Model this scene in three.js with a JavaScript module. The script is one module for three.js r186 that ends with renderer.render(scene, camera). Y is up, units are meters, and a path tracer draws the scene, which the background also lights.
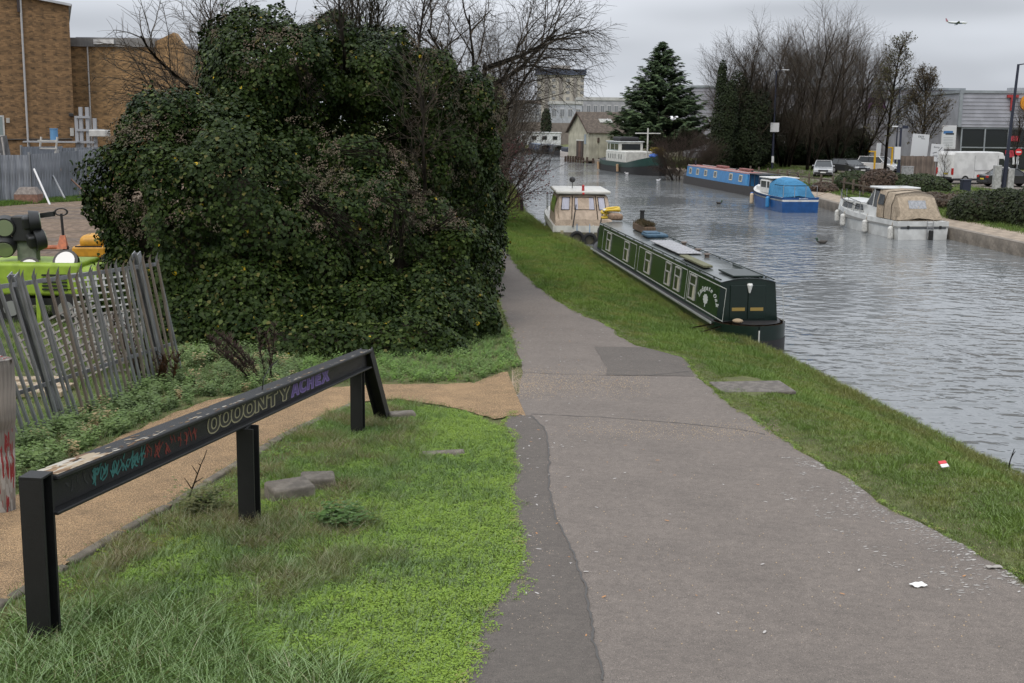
import * as THREE from 'three';
import { mergeGeometries } from 'three/addons/utils/BufferGeometryUtils.js';
import { RoundedBoxGeometry } from 'three/addons/geometries/RoundedBoxGeometry.js';
import { TextGeometry } from 'three/addons/geometries/TextGeometry.js';
import { FontLoader } from 'three/addons/loaders/FontLoader.js';

// ---------- camera, sky, sun, exposure ----------
const scene = new THREE.Scene();
const W = 1024, H = 683, FPX = 1100, EYE = 5.6;
const camera = new THREE.PerspectiveCamera(2 * Math.atan(H / 2 / FPX) * 180 / Math.PI, W / H, 0.1, 8000);
camera.position.set(0, EYE, 0);
camera.rotation.order = 'YXZ';
camera.rotation.set(-8.5 * Math.PI / 180, 0, 0.6 * Math.PI / 180);
camera.setViewOffset(W, H, 0, 54, W, H);          // a lens shifted down a little
camera.updateMatrixWorld(true);
const renderer = new THREE.WebGLRenderer({ antialias: true });
renderer.setSize(W, H);
renderer.toneMapping = THREE.LinearToneMapping;
renderer.toneMappingExposure = 1.0;
renderer.shadowMap.enabled = true;

// ---------- random and noise ----------
function rng(seed) { let a = seed >>> 0; return () => { a = (a + 0x6D2B79F5) | 0; let t = Math.imul(a ^ (a >>> 15), 1 | a); t = (t + Math.imul(t ^ (t >>> 7), 61 | t)) ^ t; return ((t ^ (t >>> 14)) >>> 0) / 4294967296; }; }
const hash = (x, y, s = 0) => { let n = Math.imul(x | 0, 374761393) ^ Math.imul(y | 0, 668265263) ^ Math.imul(s | 0, 2246822519); n = Math.imul(n ^ (n >>> 13), 1274126177); return ((n ^ (n >>> 16)) >>> 0) / 4294967296; };
const fade = t => t * t * (3 - 2 * t);
function vnoise(x, y, s = 0, period = 0) {
  const xi = Math.floor(x), yi = Math.floor(y), fx = fade(x - xi), fy = fade(y - yi);
  const m = v => period ? ((v % period) + period) % period : v;
  const a = hash(m(xi), m(yi), s), b = hash(m(xi + 1), m(yi), s), c = hash(m(xi), m(yi + 1), s), d = hash(m(xi + 1), m(yi + 1), s);
  return a + (b - a) * fx + (c - a) * fy + (a - b - c + d) * fx * fy;
}
function fbm(x, y, oct = 4, s = 0, period = 0) { let v = 0, a = 0.5, t = 0; for (let i = 0; i < oct; i++) { v += a * vnoise(x, y, s + i * 17, period); t += a; a *= 0.5; x *= 2; y *= 2; period *= 2; } return v / t; }
const clamp = (v, a = 0, b = 1) => Math.min(b, Math.max(a, v));
const lerp = (a, b, t) => a + (b - a) * t;
const sstep = (a, b, x) => fade(clamp((x - a) / (b - a)));
const V = (x, y, z) => new THREE.Vector3(x, y, z);

// ---------- overcast sky ----------
{
  const w = 1024, h = 512, d = new Float32Array(w * h * 4);
  for (let j = 0; j < h; j++) for (let i = 0; i < w; i++) {
    const el = ((j + 0.5) / h - 0.5) * Math.PI, az = ((i + 0.5) / w) * 2 * Math.PI;
    const sn = Math.max(0, Math.sin(el));
    // layered stratus: long soft bands, flatter towards the horizon
    const k = 1 / (sn + 0.09);
    const cx = Math.cos(az) * k, cz = Math.sin(az) * k;
    const band = fbm(cx * 0.55 + 20, cz * 0.55 + 40, 5, 3), fine = fbm(cx * 1.9 + 9, cz * 1.9 + 5, 4, 77);
    const long_ = fbm(Math.cos(az) * 3 + Math.sin(az) * 2 + 8, el * 42 + Math.sin(az) * 2 + 30, 5, 11);
    let b = 0.60 + 1.2 * sn;
    b *= 1 + 0.22 * (band - 0.5) + 0.12 * (fine - 0.5) + 0.85 * (long_ - 0.5) * (1 - sn);
    b *= 1 + 0.10 * (1 - sstep(0.0, 0.09, el));
    const cool = 0.5 + 0.9 * (0.5 - band) + 0.6 * (0.5 - long_);
    let r = b * (0.965 - 0.03 * cool), g = b * 1.0, bl = b * (1.062 + 0.04 * cool);
    if (el < 0) { r = 0.20; g = 0.20; bl = 0.19; }
    const o = (j * w + i) * 4; d[o] = r; d[o + 1] = g; d[o + 2] = bl; d[o + 3] = 1;
  }
  const t = new THREE.DataTexture(d, w, h, THREE.RGBAFormat, THREE.FloatType);
  t.mapping = THREE.EquirectangularReflectionMapping; t.magFilter = THREE.LinearFilter; t.minFilter = THREE.LinearFilter; t.needsUpdate = true;
  scene.background = t; scene.environment = t;
}
const sun = new THREE.DirectionalLight(0xfff1e0, 1.3);
sun.position.set(-40, 95, 25); sun.target.position.set(0, 0, -40);
sun.castShadow = true; sun.shadow.radius = 40;
Object.assign(sun.shadow.camera, { left: -120, right: 120, top: 160, bottom: -120, near: 1, far: 400 });
sun.shadow.mapSize.set(2048, 2048);
scene.add(sun, sun.target);

// ---------- from photo pixels to places ----------
const CY = H / 2 - 54;
const ray = (px, py) => V((px - W / 2) / FPX, -(py - CY) / FPX, -1).applyQuaternion(camera.quaternion);
const G = (px, py, h = 0) => { const r = ray(px, py), t = (h - EYE) / r.y; return V(r.x * t, h, r.z * t); };     // on the level h
const D = (px, py, d) => { const r = ray(px, py), t = -d / r.z; return V(r.x * t, EYE + r.y * t, r.z * t); };     // at d metres ahead
const qi = camera.quaternion.clone().invert();
const pix = p => { const q = p.clone().sub(camera.position).applyQuaternion(qi); return [W / 2 - FPX * q.x / q.z, CY + FPX * q.y / q.z]; };
const hAt = (x, z, py) => { let lo = -5, hi = 60; for (let i = 0; i < 40; i++) { const m = (lo + hi) / 2; if (pix(V(x, m, z))[1] > py) lo = m; else hi = m; } return lo; };   // height whose pixel row is py
const alongPx = (A, B, px) => { let lo = -1, hi = 2; const up = pix(B)[0] > pix(A)[0]; for (let i = 0; i < 40; i++) { const m = (lo + hi) / 2; if ((pix(A.clone().lerp(B, m))[0] < px) === up) lo = m; else hi = m; } return lo; };

// ---------- textures ----------
function dataTex(n, fn, srgb = true, m = n) {
  const d = new Uint8Array(n * m * 4);
  for (let j = 0; j < m; j++) for (let i = 0; i < n; i++) { const c = fn(i / n, j / m, i, j), o = (j * n + i) * 4; d[o] = clamp(c[0] * 255, 0, 255); d[o + 1] = clamp(c[1] * 255, 0, 255); d[o + 2] = clamp(c[2] * 255, 0, 255); d[o + 3] = c[3] === undefined ? 255 : c[3] * 255; }
  const t = new THREE.DataTexture(d, n, m, THREE.RGBAFormat);
  t.wrapS = t.wrapT = THREE.RepeatWrapping; t.magFilter = THREE.LinearFilter; t.minFilter = THREE.LinearMipmapLinearFilter; t.generateMipmaps = true;
  if (srgb) t.colorSpace = THREE.SRGBColorSpace; t.needsUpdate = true; return t;
}
const rep = (t, sx, sy = sx) => { const c = t.clone(); c.repeat.set(1 / sx, 1 / sy); c.needsUpdate = true; return c; };
const grey = v => [v, v, v];
const TX = {};
TX.patch = dataTex(512, (u, v) => grey(0.82 + 0.18 * sstep(0.25, 0.75, fbm(u * 6, v * 6, 6, 5, 6))));
TX.soft = dataTex(512, (u, v) => grey(0.90 + 0.10 * sstep(0.25, 0.75, fbm(u * 6, v * 6, 6, 5, 6))));
TX.grain = dataTex(512, (u, v, i, j) => grey(0.80 + 0.20 * (0.5 * hash(i, j, 3) + 0.5 * fbm(u * 64, v * 64, 3, 9, 64))));
TX.grainBump = dataTex(512, (u, v, i, j) => grey(0.55 * hash(i, j, 3) + 0.45 * fbm(u * 64, v * 64, 3, 9, 64)), false);
TX.streak = dataTex(512, (u, v) => grey(0.70 + 0.30 * sstep(0.2, 0.8, 0.7 * fbm(u * 48, v * 4, 4, 21, 4) + 0.3 * fbm(u * 5, v * 5, 4, 33, 5))));
TX.wood = dataTex(512, (u, v) => { const g = fbm(u * 40, v * 3, 5, 61, 1) * 0.7 + 0.3 * fbm(u * 6, v * 2, 3, 71, 2); return grey(0.5 + 0.5 * sstep(0.2, 0.8, g)); });

// ---------- materials ----------
function mat(c, rough = 0.8, o = {}) {
  const M = o.transmission || o.clearcoat || o.sheen || o.ior ? THREE.MeshPhysicalMaterial : THREE.MeshStandardMaterial;
  const m = new M({ roughness: rough, side: THREE.DoubleSide, ...o });
  if (Array.isArray(c)) m.color.setRGB(...c); else m.color.set(c);
  return m;
}
const painted = (c, rough = 0.5, sc = 1.4) => mat(c, rough, { map: rep(TX.soft, sc), bumpMap: rep(TX.grainBump, 0.6), bumpScale: 0.0006 });
const weathered = (c, rough = 0.85, sx = 1.2, sy = 2.5) => mat(c, rough, { map: rep(TX.streak, sx, sy), bumpMap: rep(TX.grainBump, 0.5), bumpScale: 0.002 });

// ---------- geometry helpers ----------
function metreUV(g) {           // uv in metres from the face's own plane
  const p = g.attributes.position, n = g.attributes.normal, uv = new Float32Array(p.count * 2);
  for (let i = 0; i < p.count; i++) {
    const ax = Math.abs(n.getX(i)), ay = Math.abs(n.getY(i)), az = Math.abs(n.getZ(i));
    if (ay > ax && ay > az) { uv[2 * i] = p.getX(i); uv[2 * i + 1] = p.getZ(i); }
    else if (ax > az) { uv[2 * i] = p.getZ(i); uv[2 * i + 1] = p.getY(i); }
    else { uv[2 * i] = p.getX(i); uv[2 * i + 1] = p.getY(i); }
  }
  g.setAttribute('uv', new THREE.BufferAttribute(uv, 2)); return g;
}
function plainGeo(g) { let q = g.index ? g.toNonIndexed() : g; for (const k of Object.keys(q.attributes)) if (!['position', 'normal', 'color'].includes(k)) q.deleteAttribute(k); if (!q.attributes.normal) q.computeVertexNormals(); return q; }
const box = (x, y, z, sx, sy, sz, ry = 0, rx = 0, rz = 0) => { const g = new THREE.BoxGeometry(sx, sy, sz); if (rx) g.rotateX(rx); if (rz) g.rotateZ(rz); if (ry) g.rotateY(ry); g.translate(x, y, z); return g; };
const rbox = (x, y, z, sx, sy, sz, r = 0.02, ry = 0, rx = 0, rz = 0, seg = 2) => { const g = new RoundedBoxGeometry(sx, sy, sz, seg, Math.min(r, sx / 2.01, sy / 2.01, sz / 2.01)); if (rx) g.rotateX(rx); if (rz) g.rotateZ(rz); if (ry) g.rotateY(ry); g.translate(x, y, z); return g; };
const cyl = (x, y, z, r0, r1, h, seg = 12, rx = 0, rz = 0, ry = 0) => { const g = new THREE.CylinderGeometry(r1, r0, h, seg); if (rx) g.rotateX(rx); if (rz) g.rotateZ(rz); if (ry) g.rotateY(ry); g.translate(x, y, z); return g; };
const ball = (x, y, z, rx, ry = rx, rz = rx, a = 12, b = 8) => { const g = new THREE.SphereGeometry(1, a, b); g.scale(rx, ry, rz); g.translate(x, y, z); return g; };
function bar(a, b, r0, r1 = r0, seg = 6) { const d = b.clone().sub(a), g = new THREE.CylinderGeometry(r1, r0, d.length(), seg, 1); g.applyQuaternion(new THREE.Quaternion().setFromUnitVectors(V(0, 1, 0), d.clone().normalize())); g.translate((a.x + b.x) / 2, (a.y + b.y) / 2, (a.z + b.z) / 2); return g; }
function beamBox(a, b, w, h) { const d = b.clone().sub(a), g = new THREE.BoxGeometry(w, h, d.length()); const m = new THREE.Matrix4().lookAt(a, b, V(0, 1, 0)); g.applyMatrix4(new THREE.Matrix4().extractRotation(m)); g.translate((a.x + b.x) / 2, (a.y + b.y) / 2, (a.z + b.z) / 2); return g; }
function extrude(pts, depth, bevel = 0, holes = []) {       // outline in x,y, depth along z centred on 0
  const s = new THREE.Shape(pts.map(p => new THREE.Vector2(p[0], p[1])));
  for (const h of holes) s.holes.push(new THREE.Path(h.map(p => new THREE.Vector2(p[0], p[1]))));
  const g = new THREE.ExtrudeGeometry(s, { depth: depth - 2 * bevel, bevelEnabled: bevel > 0, bevelSize: bevel, bevelThickness: bevel, bevelOffset: -bevel, bevelSegments: 2, curveSegments: 8 });
  g.translate(0, 0, -(depth - 2 * bevel) / 2); return g;
}
function loft(sections, closed = false, caps = false) {     // rows of points, same count in each
  const n = sections[0].length, pos = [], idx = [];
  for (const s of sections) for (const p of s) pos.push(p[0], p[1], p[2]);
  const m = closed ? n : n - 1;
  for (let i = 0; i + 1 < sections.length; i++) for (let j = 0; j < m; j++) { const a = i * n + j, b = i * n + (j + 1) % n, c = a + n, d = b + n; idx.push(a, b, c, b, d, c); }
  if (caps) for (const i of [0, sections.length - 1]) for (let j = 1; j + 1 < n; j++) i ? idx.push(i * n, i * n + j + 1, i * n + j) : idx.push(0, j, j + 1);
  const g = new THREE.BufferGeometry(); g.setAttribute('position', new THREE.Float32BufferAttribute(pos, 3)); g.setIndex(idx); g.computeVertexNormals(); return g;
}
function quadGeo(a, b, c, d) { const g = new THREE.BufferGeometry(); g.setAttribute('position', new THREE.Float32BufferAttribute([a, b, c, a, c, d].flatMap(p => [p.x, p.y, p.z]), 3)); g.computeVertexNormals(); return g; }
const flatShade = g => { const q = g.index ? g.toNonIndexed() : g; q.computeVertexNormals(); return q; };
const crease = (g) => flatShade(g);
const moved = (g, x, y, z, ry = 0) => { if (ry) g.rotateY(ry); g.translate(x, y, z); return g; };
class Tubes {                    // many tapered branches in one geometry
  constructor() { this.p = []; this.n = []; this.i = []; this.c = []; this.colored = false; }
  add(pts, r0, r1, sides = 4, col) {
    const base = this.p.length / 3, N = pts.length; let up = V(0.31, 0.9, 0.3);
    for (let k = 0; k < N; k++) {
      const a = pts[Math.max(0, k - 1)], b = pts[Math.min(N - 1, k + 1)], t = V(b.x - a.x, b.y - a.y, b.z - a.z).normalize();
      const u = V().crossVectors(t, up); if (u.lengthSq() < 1e-4) u.set(1, 0, 0); u.normalize(); const w = V().crossVectors(u, t); const r = lerp(r0, r1, k / (N - 1));
      for (let s = 0; s < sides; s++) { const q = s / sides * Math.PI * 2, cx = Math.cos(q), sx = Math.sin(q), nx = u.x * cx + w.x * sx, ny = u.y * cx + w.y * sx, nz = u.z * cx + w.z * sx; this.p.push(pts[k].x + nx * r, pts[k].y + ny * r, pts[k].z + nz * r); this.n.push(nx, ny, nz); if (col) this.c.push(...col); }
      if (k) for (let s = 0; s < sides; s++) { const a0 = base + (k - 1) * sides + s, a1 = base + (k - 1) * sides + (s + 1) % sides; this.i.push(a0, a1, a0 + sides, a1, a1 + sides, a0 + sides); }
    }
  }
  geo() { const g = new THREE.BufferGeometry(); g.setAttribute('position', new THREE.Float32BufferAttribute(this.p, 3)); g.setAttribute('normal', new THREE.Float32BufferAttribute(this.n, 3)); if (this.c.length) g.setAttribute('color', new THREE.Float32BufferAttribute(this.c, 3)); g.setIndex(this.i); return g; }
}

// ---------- things, parts, setting ----------
const used = {};
function numbered(n) { used[n] = (used[n] ?? -1) + 1; return used[n] ? `${n}_${String(used[n]).padStart(3, '0')}` : n; }
function shadows(o) { o.traverse(m => { if (m.isMesh) { m.castShadow = m.receiveShadow = true; } }); return o; }
function thing(name, label, category, pos = [0, 0, 0], turn = 0, group) {
  const o = new THREE.Group(); o.name = numbered(name); o.position.set(...(pos.isVector3 ? pos.toArray() : pos)); o.rotation.y = turn;
  o.userData = { label, category }; if (group) o.userData.group = group; scene.add(o); return o;
}
function build(name, geos, m, raw = false) {
  let g = Array.isArray(geos) ? geos : [geos];
  if (!raw) g = g.map(plainGeo);
  g = g.length > 1 ? mergeGeometries(g) : g[0];
  if (!raw) metreUV(g);
  const o = new THREE.Mesh(g, m); o.name = name; o.castShadow = o.receiveShadow = true; return o;
}
function part(parent, name, geos, m, o = {}) { const q = build(name, geos, m, o.raw); if (o.label) q.userData.label = o.label; if (o.kind) q.userData.kind = o.kind; parent.add(q); return q; }
function single(name, label, category, geos, m, pos = [0, 0, 0], turn = 0, group, raw) { const q = build(numbered(name), geos, m, raw); q.position.set(...(pos.isVector3 ? pos.toArray() : pos)); q.rotation.y = turn; q.userData = { label, category }; if (group) q.userData.group = group; scene.add(q); return q; }
function struct(name, label, category, geos, m, raw) { const q = build(numbered(name), geos, m, raw); q.userData = { label, category, kind: 'structure' }; scene.add(q); return q; }
function copyOf(o, label, pos, turn, scale) { const c = o.clone(); c.name = numbered(o.name.replace(/_\d{3}$/, '')); c.userData = { ...o.userData, label: label || o.userData.label }; c.position.set(...(pos.isVector3 ? pos.toArray() : pos)); c.rotation.y = turn; if (scale) Array.isArray(scale) ? c.scale.set(...scale) : c.scale.setScalar(scale); scene.add(c); return c; }
function scatter(name, g, m, list, o = {}) {        // list of [x,y,z, ry, tilt, tiltDir, scale, scaleY, colour]
  const im = new THREE.InstancedMesh(g, m, list.length), M4 = new THREE.Matrix4(), q = new THREE.Quaternion(), q2 = new THREE.Quaternion(), c = new THREE.Color();
  list.forEach((e, i) => {
    if (e.q) q.copy(e.q); else { q.setFromAxisAngle(V(0, 1, 0), e.ry || 0); if (e.tilt) { q2.setFromAxisAngle(V(Math.cos(e.dir), 0, Math.sin(e.dir)), e.tilt); q.premultiply(q2); } }
    M4.compose(V(e.x, e.y, e.z), q, V(e.s, e.sy ?? e.s, e.s)); im.setMatrixAt(i, M4); if (e.c) im.setColorAt(i, c.setRGB(...e.c));
  });
  im.name = name; im.castShadow = im.receiveShadow = true; im.userData.kind = 'stuff';
  if (o.parent) { o.parent.add(im); if (o.label) im.userData.label = o.label; }
  else { im.name = numbered(name); im.userData = { kind: 'stuff', label: o.label, category: o.category }; scene.add(im); }
  return im;
}
// ---------- banks and the lie of the land (water level is y = 0) ----------
function curveOf(list) {      // [[d, x]...] sorted by d -> x(d)
  list = list.slice().sort((a, b) => a[0] - b[0]);
  return d => {
    const n = list.length; if (d <= list[0][0]) { const [a, b] = list; return a[1] + (b[1] - a[1]) / (b[0] - a[0]) * (d - a[0]); }
    if (d >= list[n - 1][0]) return list[n - 1][1];
    let i = 0; while (list[i + 1][0] < d) i++;
    return lerp(list[i][1], list[i + 1][1], (d - list[i][0]) / (list[i + 1][0] - list[i][0]));
  };
}
const nearBank = curveOf([[1110, 520], [1024, 476], [960, 445], [900, 415], [840, 385], [783, 355], [700, 321], [650, 289], [610, 262], [597, 253], [570, 241], [545, 229], [530, 218], [522, 212]].map(([x, y]) => { const p = G(x, y, 0.45); return [-p.z, p.x]; }).concat([[80, 0.1], [105, -0.6], [200, -1.2], [320, -2]]));
const farBank = curveOf([[-20, 23.4], [30, 22.9], [48, 22.5], [54.5, 22.2], [64, 21.9], [72, 21.3], [88, 21.7], [100, 20.4], [111, 19.2], [122, 18.7], [140, 15.6], [150, 13.2], [163, 10.6], [178, 9.6], [215, 6], [240, 4], [320, 3]]);
const profile = curveOf([[-30, 4.4], [-4, 4.2], [0, 3.9], [3, 3.15], [6.5, 2.35], [10, 1.98], [15, 1.58], [20, 1.22], [26, 0.86], [33, 0.64], [45, 0.6], [400, 0.6]]);
function profS(d) { return (profile(d - 1.2) + 2 * profile(d) + profile(d + 1.2)) / 4; }
function hgt(x, z) {
  const d = -z, e = nearBank(d) - x, f = x - farBank(d);
  const yard = sstep(-3.5, -7, x) * sstep(11, 17, d);
  const base = lerp(profS(d), 1.45, yard) + 0.03 * (fbm(x * 0.35 + 50, z * 0.35, 3, 4) - 0.5);
  let nearLand = e >= 0 ? lerp(0.45, base, sstep(0, 3.6, e)) : lerp(0.45, -0.8, sstep(0, 0.55, -e));
  let farLand = f > 0.1 ? lerp(-0.8, 0.54, sstep(0.3, 1.6, f)) + 0.4 * sstep(3, 14, f) : -0.8;
  const end = lerp(-0.8, 0.7, sstep(236, 241, d));
  return Math.max(nearLand, farLand, end);
}
function T(px, py) { let h = 1, p; for (let i = 0; i < 40; i++) { p = G(px, py, h); h = lerp(h, hgt(p.x, p.z), 0.6); } return V(p.x, hgt(p.x, p.z), p.z); }
const onGround = (x, z, up = 0) => V(x, hgt(x, z) + up, z);
const polyXZ = list => list.map(([x, y]) => { const p = T(x, y); return [p.x, p.z]; });
function inside(poly, x, z) { let c = false; for (let i = 0, j = poly.length - 1; i < poly.length; j = i++) { const [xi, zi] = poly[i], [xj, zj] = poly[j]; if ((zi > z) !== (zj > z) && x < (xj - xi) * (z - zi) / (zj - zi) + xi) c = !c; } return c; }

// ground sheet
{
  const span = (a, b, s) => { const o = []; for (let v = a; v < b - 1e-6; v += s) o.push(v); return o; };
  const xs = [-2500, -1200, -600, -300, -160, -100, ...span(-70, -14, 4), ...span(-14, 11, 0.25), ...span(11, 32, 0.7), ...span(32, 80, 4), 80, 120, 200, 400, 800, 1500, 2500];
  const ds = [-60, -30, -12, -6, ...span(-3, 70, 0.3), ...span(70, 130, 0.8), ...span(130, 250, 2), ...span(250, 400, 25), 400, 600, 1000, 2000, 4000];
  const pos = [], col = [], uv = [], idx = [];
  for (const d of ds) for (const x of xs) {
    pos.push(x, hgt(x, -d), -d); uv.push(x, -d);
    const n = fbm(x * 0.5, d * 0.5, 4, 8), dirt = sstep(-5, -8, x) * sstep(22, 27, d) * (1 - sstep(70, 80, d));
    const g = [lerp(0.12, 0.18, n), lerp(0.15, 0.18, n), lerp(0.04, 0.065, n)], b = [lerp(0.17, 0.25, n), lerp(0.125, 0.18, n), lerp(0.088, 0.12, n)];
    col.push(lerp(g[0], b[0], dirt), lerp(g[1], b[1], dirt), lerp(g[2], b[2], dirt));
  }
  const nx = xs.length; for (let j = 0; j + 1 < ds.length; j++) for (let i = 0; i + 1 < nx; i++) { const a = j * nx + i, c = a + nx; idx.push(a, a + 1, c, a + 1, c + 1, c); }
  const g = new THREE.BufferGeometry(); g.setAttribute('position', new THREE.Float32BufferAttribute(pos, 3)); g.setAttribute('color', new THREE.Float32BufferAttribute(col, 3)); g.setAttribute('uv', new THREE.Float32BufferAttribute(uv, 2)); g.setIndex(idx); g.computeVertexNormals();
  struct('ground', 'grassy soil of the canal banks and the bare earth of the yard', 'ground', g, mat([1, 1, 1], 0.95, { vertexColors: true, map: rep(TX.patch, 1.3), bumpMap: rep(TX.grainBump, 0.8), bumpScale: 0.02 }), true);
}

// canal water
{
  const n = 2048, per = 23;
  const tex = dataTex(n, (u, v) => {          // small wind ripples in calm and ruffled patches
    const wa = 0.12 * fbm(u * 15, v * 15, 2, 91, 15), a = vnoise(u * 66 + wa * 8, v * 86 + wa * 6, 5, 0 || 66), b = fbm(u * 140 + wa * 9, v * 170, 2, 6, 140), c = fbm(u * 20, v * 26, 2, 12, 20), amp = 0.30 + 1.0 * sstep(0.32, 0.68, fbm(u * 4, v * 5, 3, 23, 4));
    return grey(0.5 + amp * (0.40 * (c - 0.5) + 0.42 * (a - 0.5) + 0.2 * (b - 0.5)));
  }, false);
  const g = new THREE.PlaneGeometry(60, 290, 1, 1); g.rotateX(-Math.PI / 2); g.translate(14, 0, -115);
  const p = g.attributes.position, uv = []; for (let i = 0; i < p.count; i++) uv.push(p.getX(i) / per, p.getZ(i) / per); g.setAttribute('uv', new THREE.Float32BufferAttribute(uv, 2));
  struct('canal_water', 'grey rippled canal water between the banks', 'canal', g, mat([0.155, 0.165, 0.17], 0.06, { ior: 1.333, bumpMap: tex, bumpScale: 0.09 }), true);
}

// ---------- paths ----------
const polyL = [[400, 830], [440, 760], [468, 683], [477, 644], [485, 619], [514, 582], [522, 565], [524, 541], [518, 524], [512, 499], [516, 470], [514, 437], [505, 425], [515, 405], [520, 385], [523, 367], [512, 338], [504, 315], [494, 290], [492, 275], [498, 257], [500, 249], [497, 242], [470, 230]];
const polyR = [[1420, 830], [1240, 700], [1020, 581], [957, 545], [893, 512], [846, 480], [799, 452], [775, 435], [735, 409], [712, 390], [696, 375], [684, 359], [640, 347], [620, 337], [607, 325], [582, 315], [562, 305], [540, 289], [520, 270], [506, 250], [500, 241], [476, 229]];
const asCurve = list => curveOf(list.map(([x, y]) => { const p = T(x, y); return [-p.z, p.x]; }));
const pathL0 = asCurve(polyL), pathR0 = asCurve(polyR);
const pathL = d => pathL0(d) + 0.06 * (fbm(d * 2.1, 3, 4, 15) - 0.5), pathR = d => pathR0(d) + 0.16 * (fbm(d * 2.3, 7, 4, 16) - 0.5) ;
function drape(L, R, d0, d1, up, cols = 16, step = 0.16) {
  const pos = [], uv = [], idx = []; let rows = 0;
  for (let d = d0; d <= d1 + 1e-6; d += step, rows++) for (let c = 0; c <= cols; c++) { const x = lerp(L(d), R(d), c / cols); pos.push(x, hgt(x, -d) + up, -d); uv.push(x, -d); }
  for (let j = 0; j + 1 < rows; j++) for (let c = 0; c < cols; c++) { const a = j * (cols + 1) + c, b = a + cols + 1; idx.push(a, a + 1, b, a + 1, b + 1, b); }
  const g = new THREE.BufferGeometry(); g.setAttribute('position', new THREE.Float32BufferAttribute(pos, 3)); g.setAttribute('uv', new THREE.Float32BufferAttribute(uv, 2)); g.setIndex(idx); g.computeVertexNormals(); return g;
}
const asphalt = dataTex(1024, (u, v, i, j) => {      // worn chippings: pale and dark stones, brown dust
  const st = hash(i >> 1, j >> 1, 7), st2 = hash(i, j, 9), blot = fbm(u * 5, v * 5, 5, 31, 5), mid = fbm(u * 40, v * 40, 3, 35, 40);
  let b = 0.42 + 0.05 * (blot - 0.5) + 0.07 * (mid - 0.5) + 0.13 * (st - 0.5) + 0.08 * (st2 - 0.5); if (st > 0.985) b += 0.16; if (st < 0.02) b -= 0.12;
  return [b * 1.055, b * 0.99, b * 0.93];
});
const aspBump = dataTex(512, (u, v, i, j) => grey(0.5 * hash(i, j, 7) + 0.5 * fbm(u * 80, v * 80, 2, 8, 80)), false);
const mAsph = mat([0.84, 0.815, 0.80], 0.92, { map: rep(asphalt, 2.3), bumpMap: rep(aspBump, 1.3), bumpScale: 0.006 });
const mAsphNew = mat([0.56, 0.55, 0.54], 0.9, { map: rep(asphalt, 1.7), bumpMap: rep(aspBump, 1.1), bumpScale: 0.006 });
struct('towpath', 'worn grey asphalt towpath running down beside the canal', 'path', drape(pathL, pathR, 1.5, 62, 0.012, 24), mAsph, true);
const stripR = (() => { const c = asCurve([[640, 830], [602, 683], [592, 630], [585, 590], [573, 555], [556, 520], [548, 490], [549, 460], [545, 430], [530, 415]]); return d => c(d) + 0.05 * (fbm(d * 3, 1, 4, 19) - 0.5); })();
{
  const dEnd = -T(530, 415).z;
  struct('path_repair_strip', 'darker asphalt repair strip along the grassy edge of the towpath', 'path', drape(d => pathL(d) - 0.02, stripR, 1.5, dEnd, 0.017, 8), mAsphNew, true);
  const pl = asCurve([[604, 376], [605, 368], [593, 347]]), pr = asCurve([[692, 372], [686, 358], [672, 346]]);
  struct('path_repair_patch', 'dark asphalt repair patch beside the grass where the paths meet', 'path', drape(d => pl(d) + 0.05 * fbm(d * 4, 2, 3, 2), d => Math.min(pr(d), pathR(d) + 0.02), -T(604, 376).z, -T(593, 347).z, 0.017, 8), mAsphNew, true);
}
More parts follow.
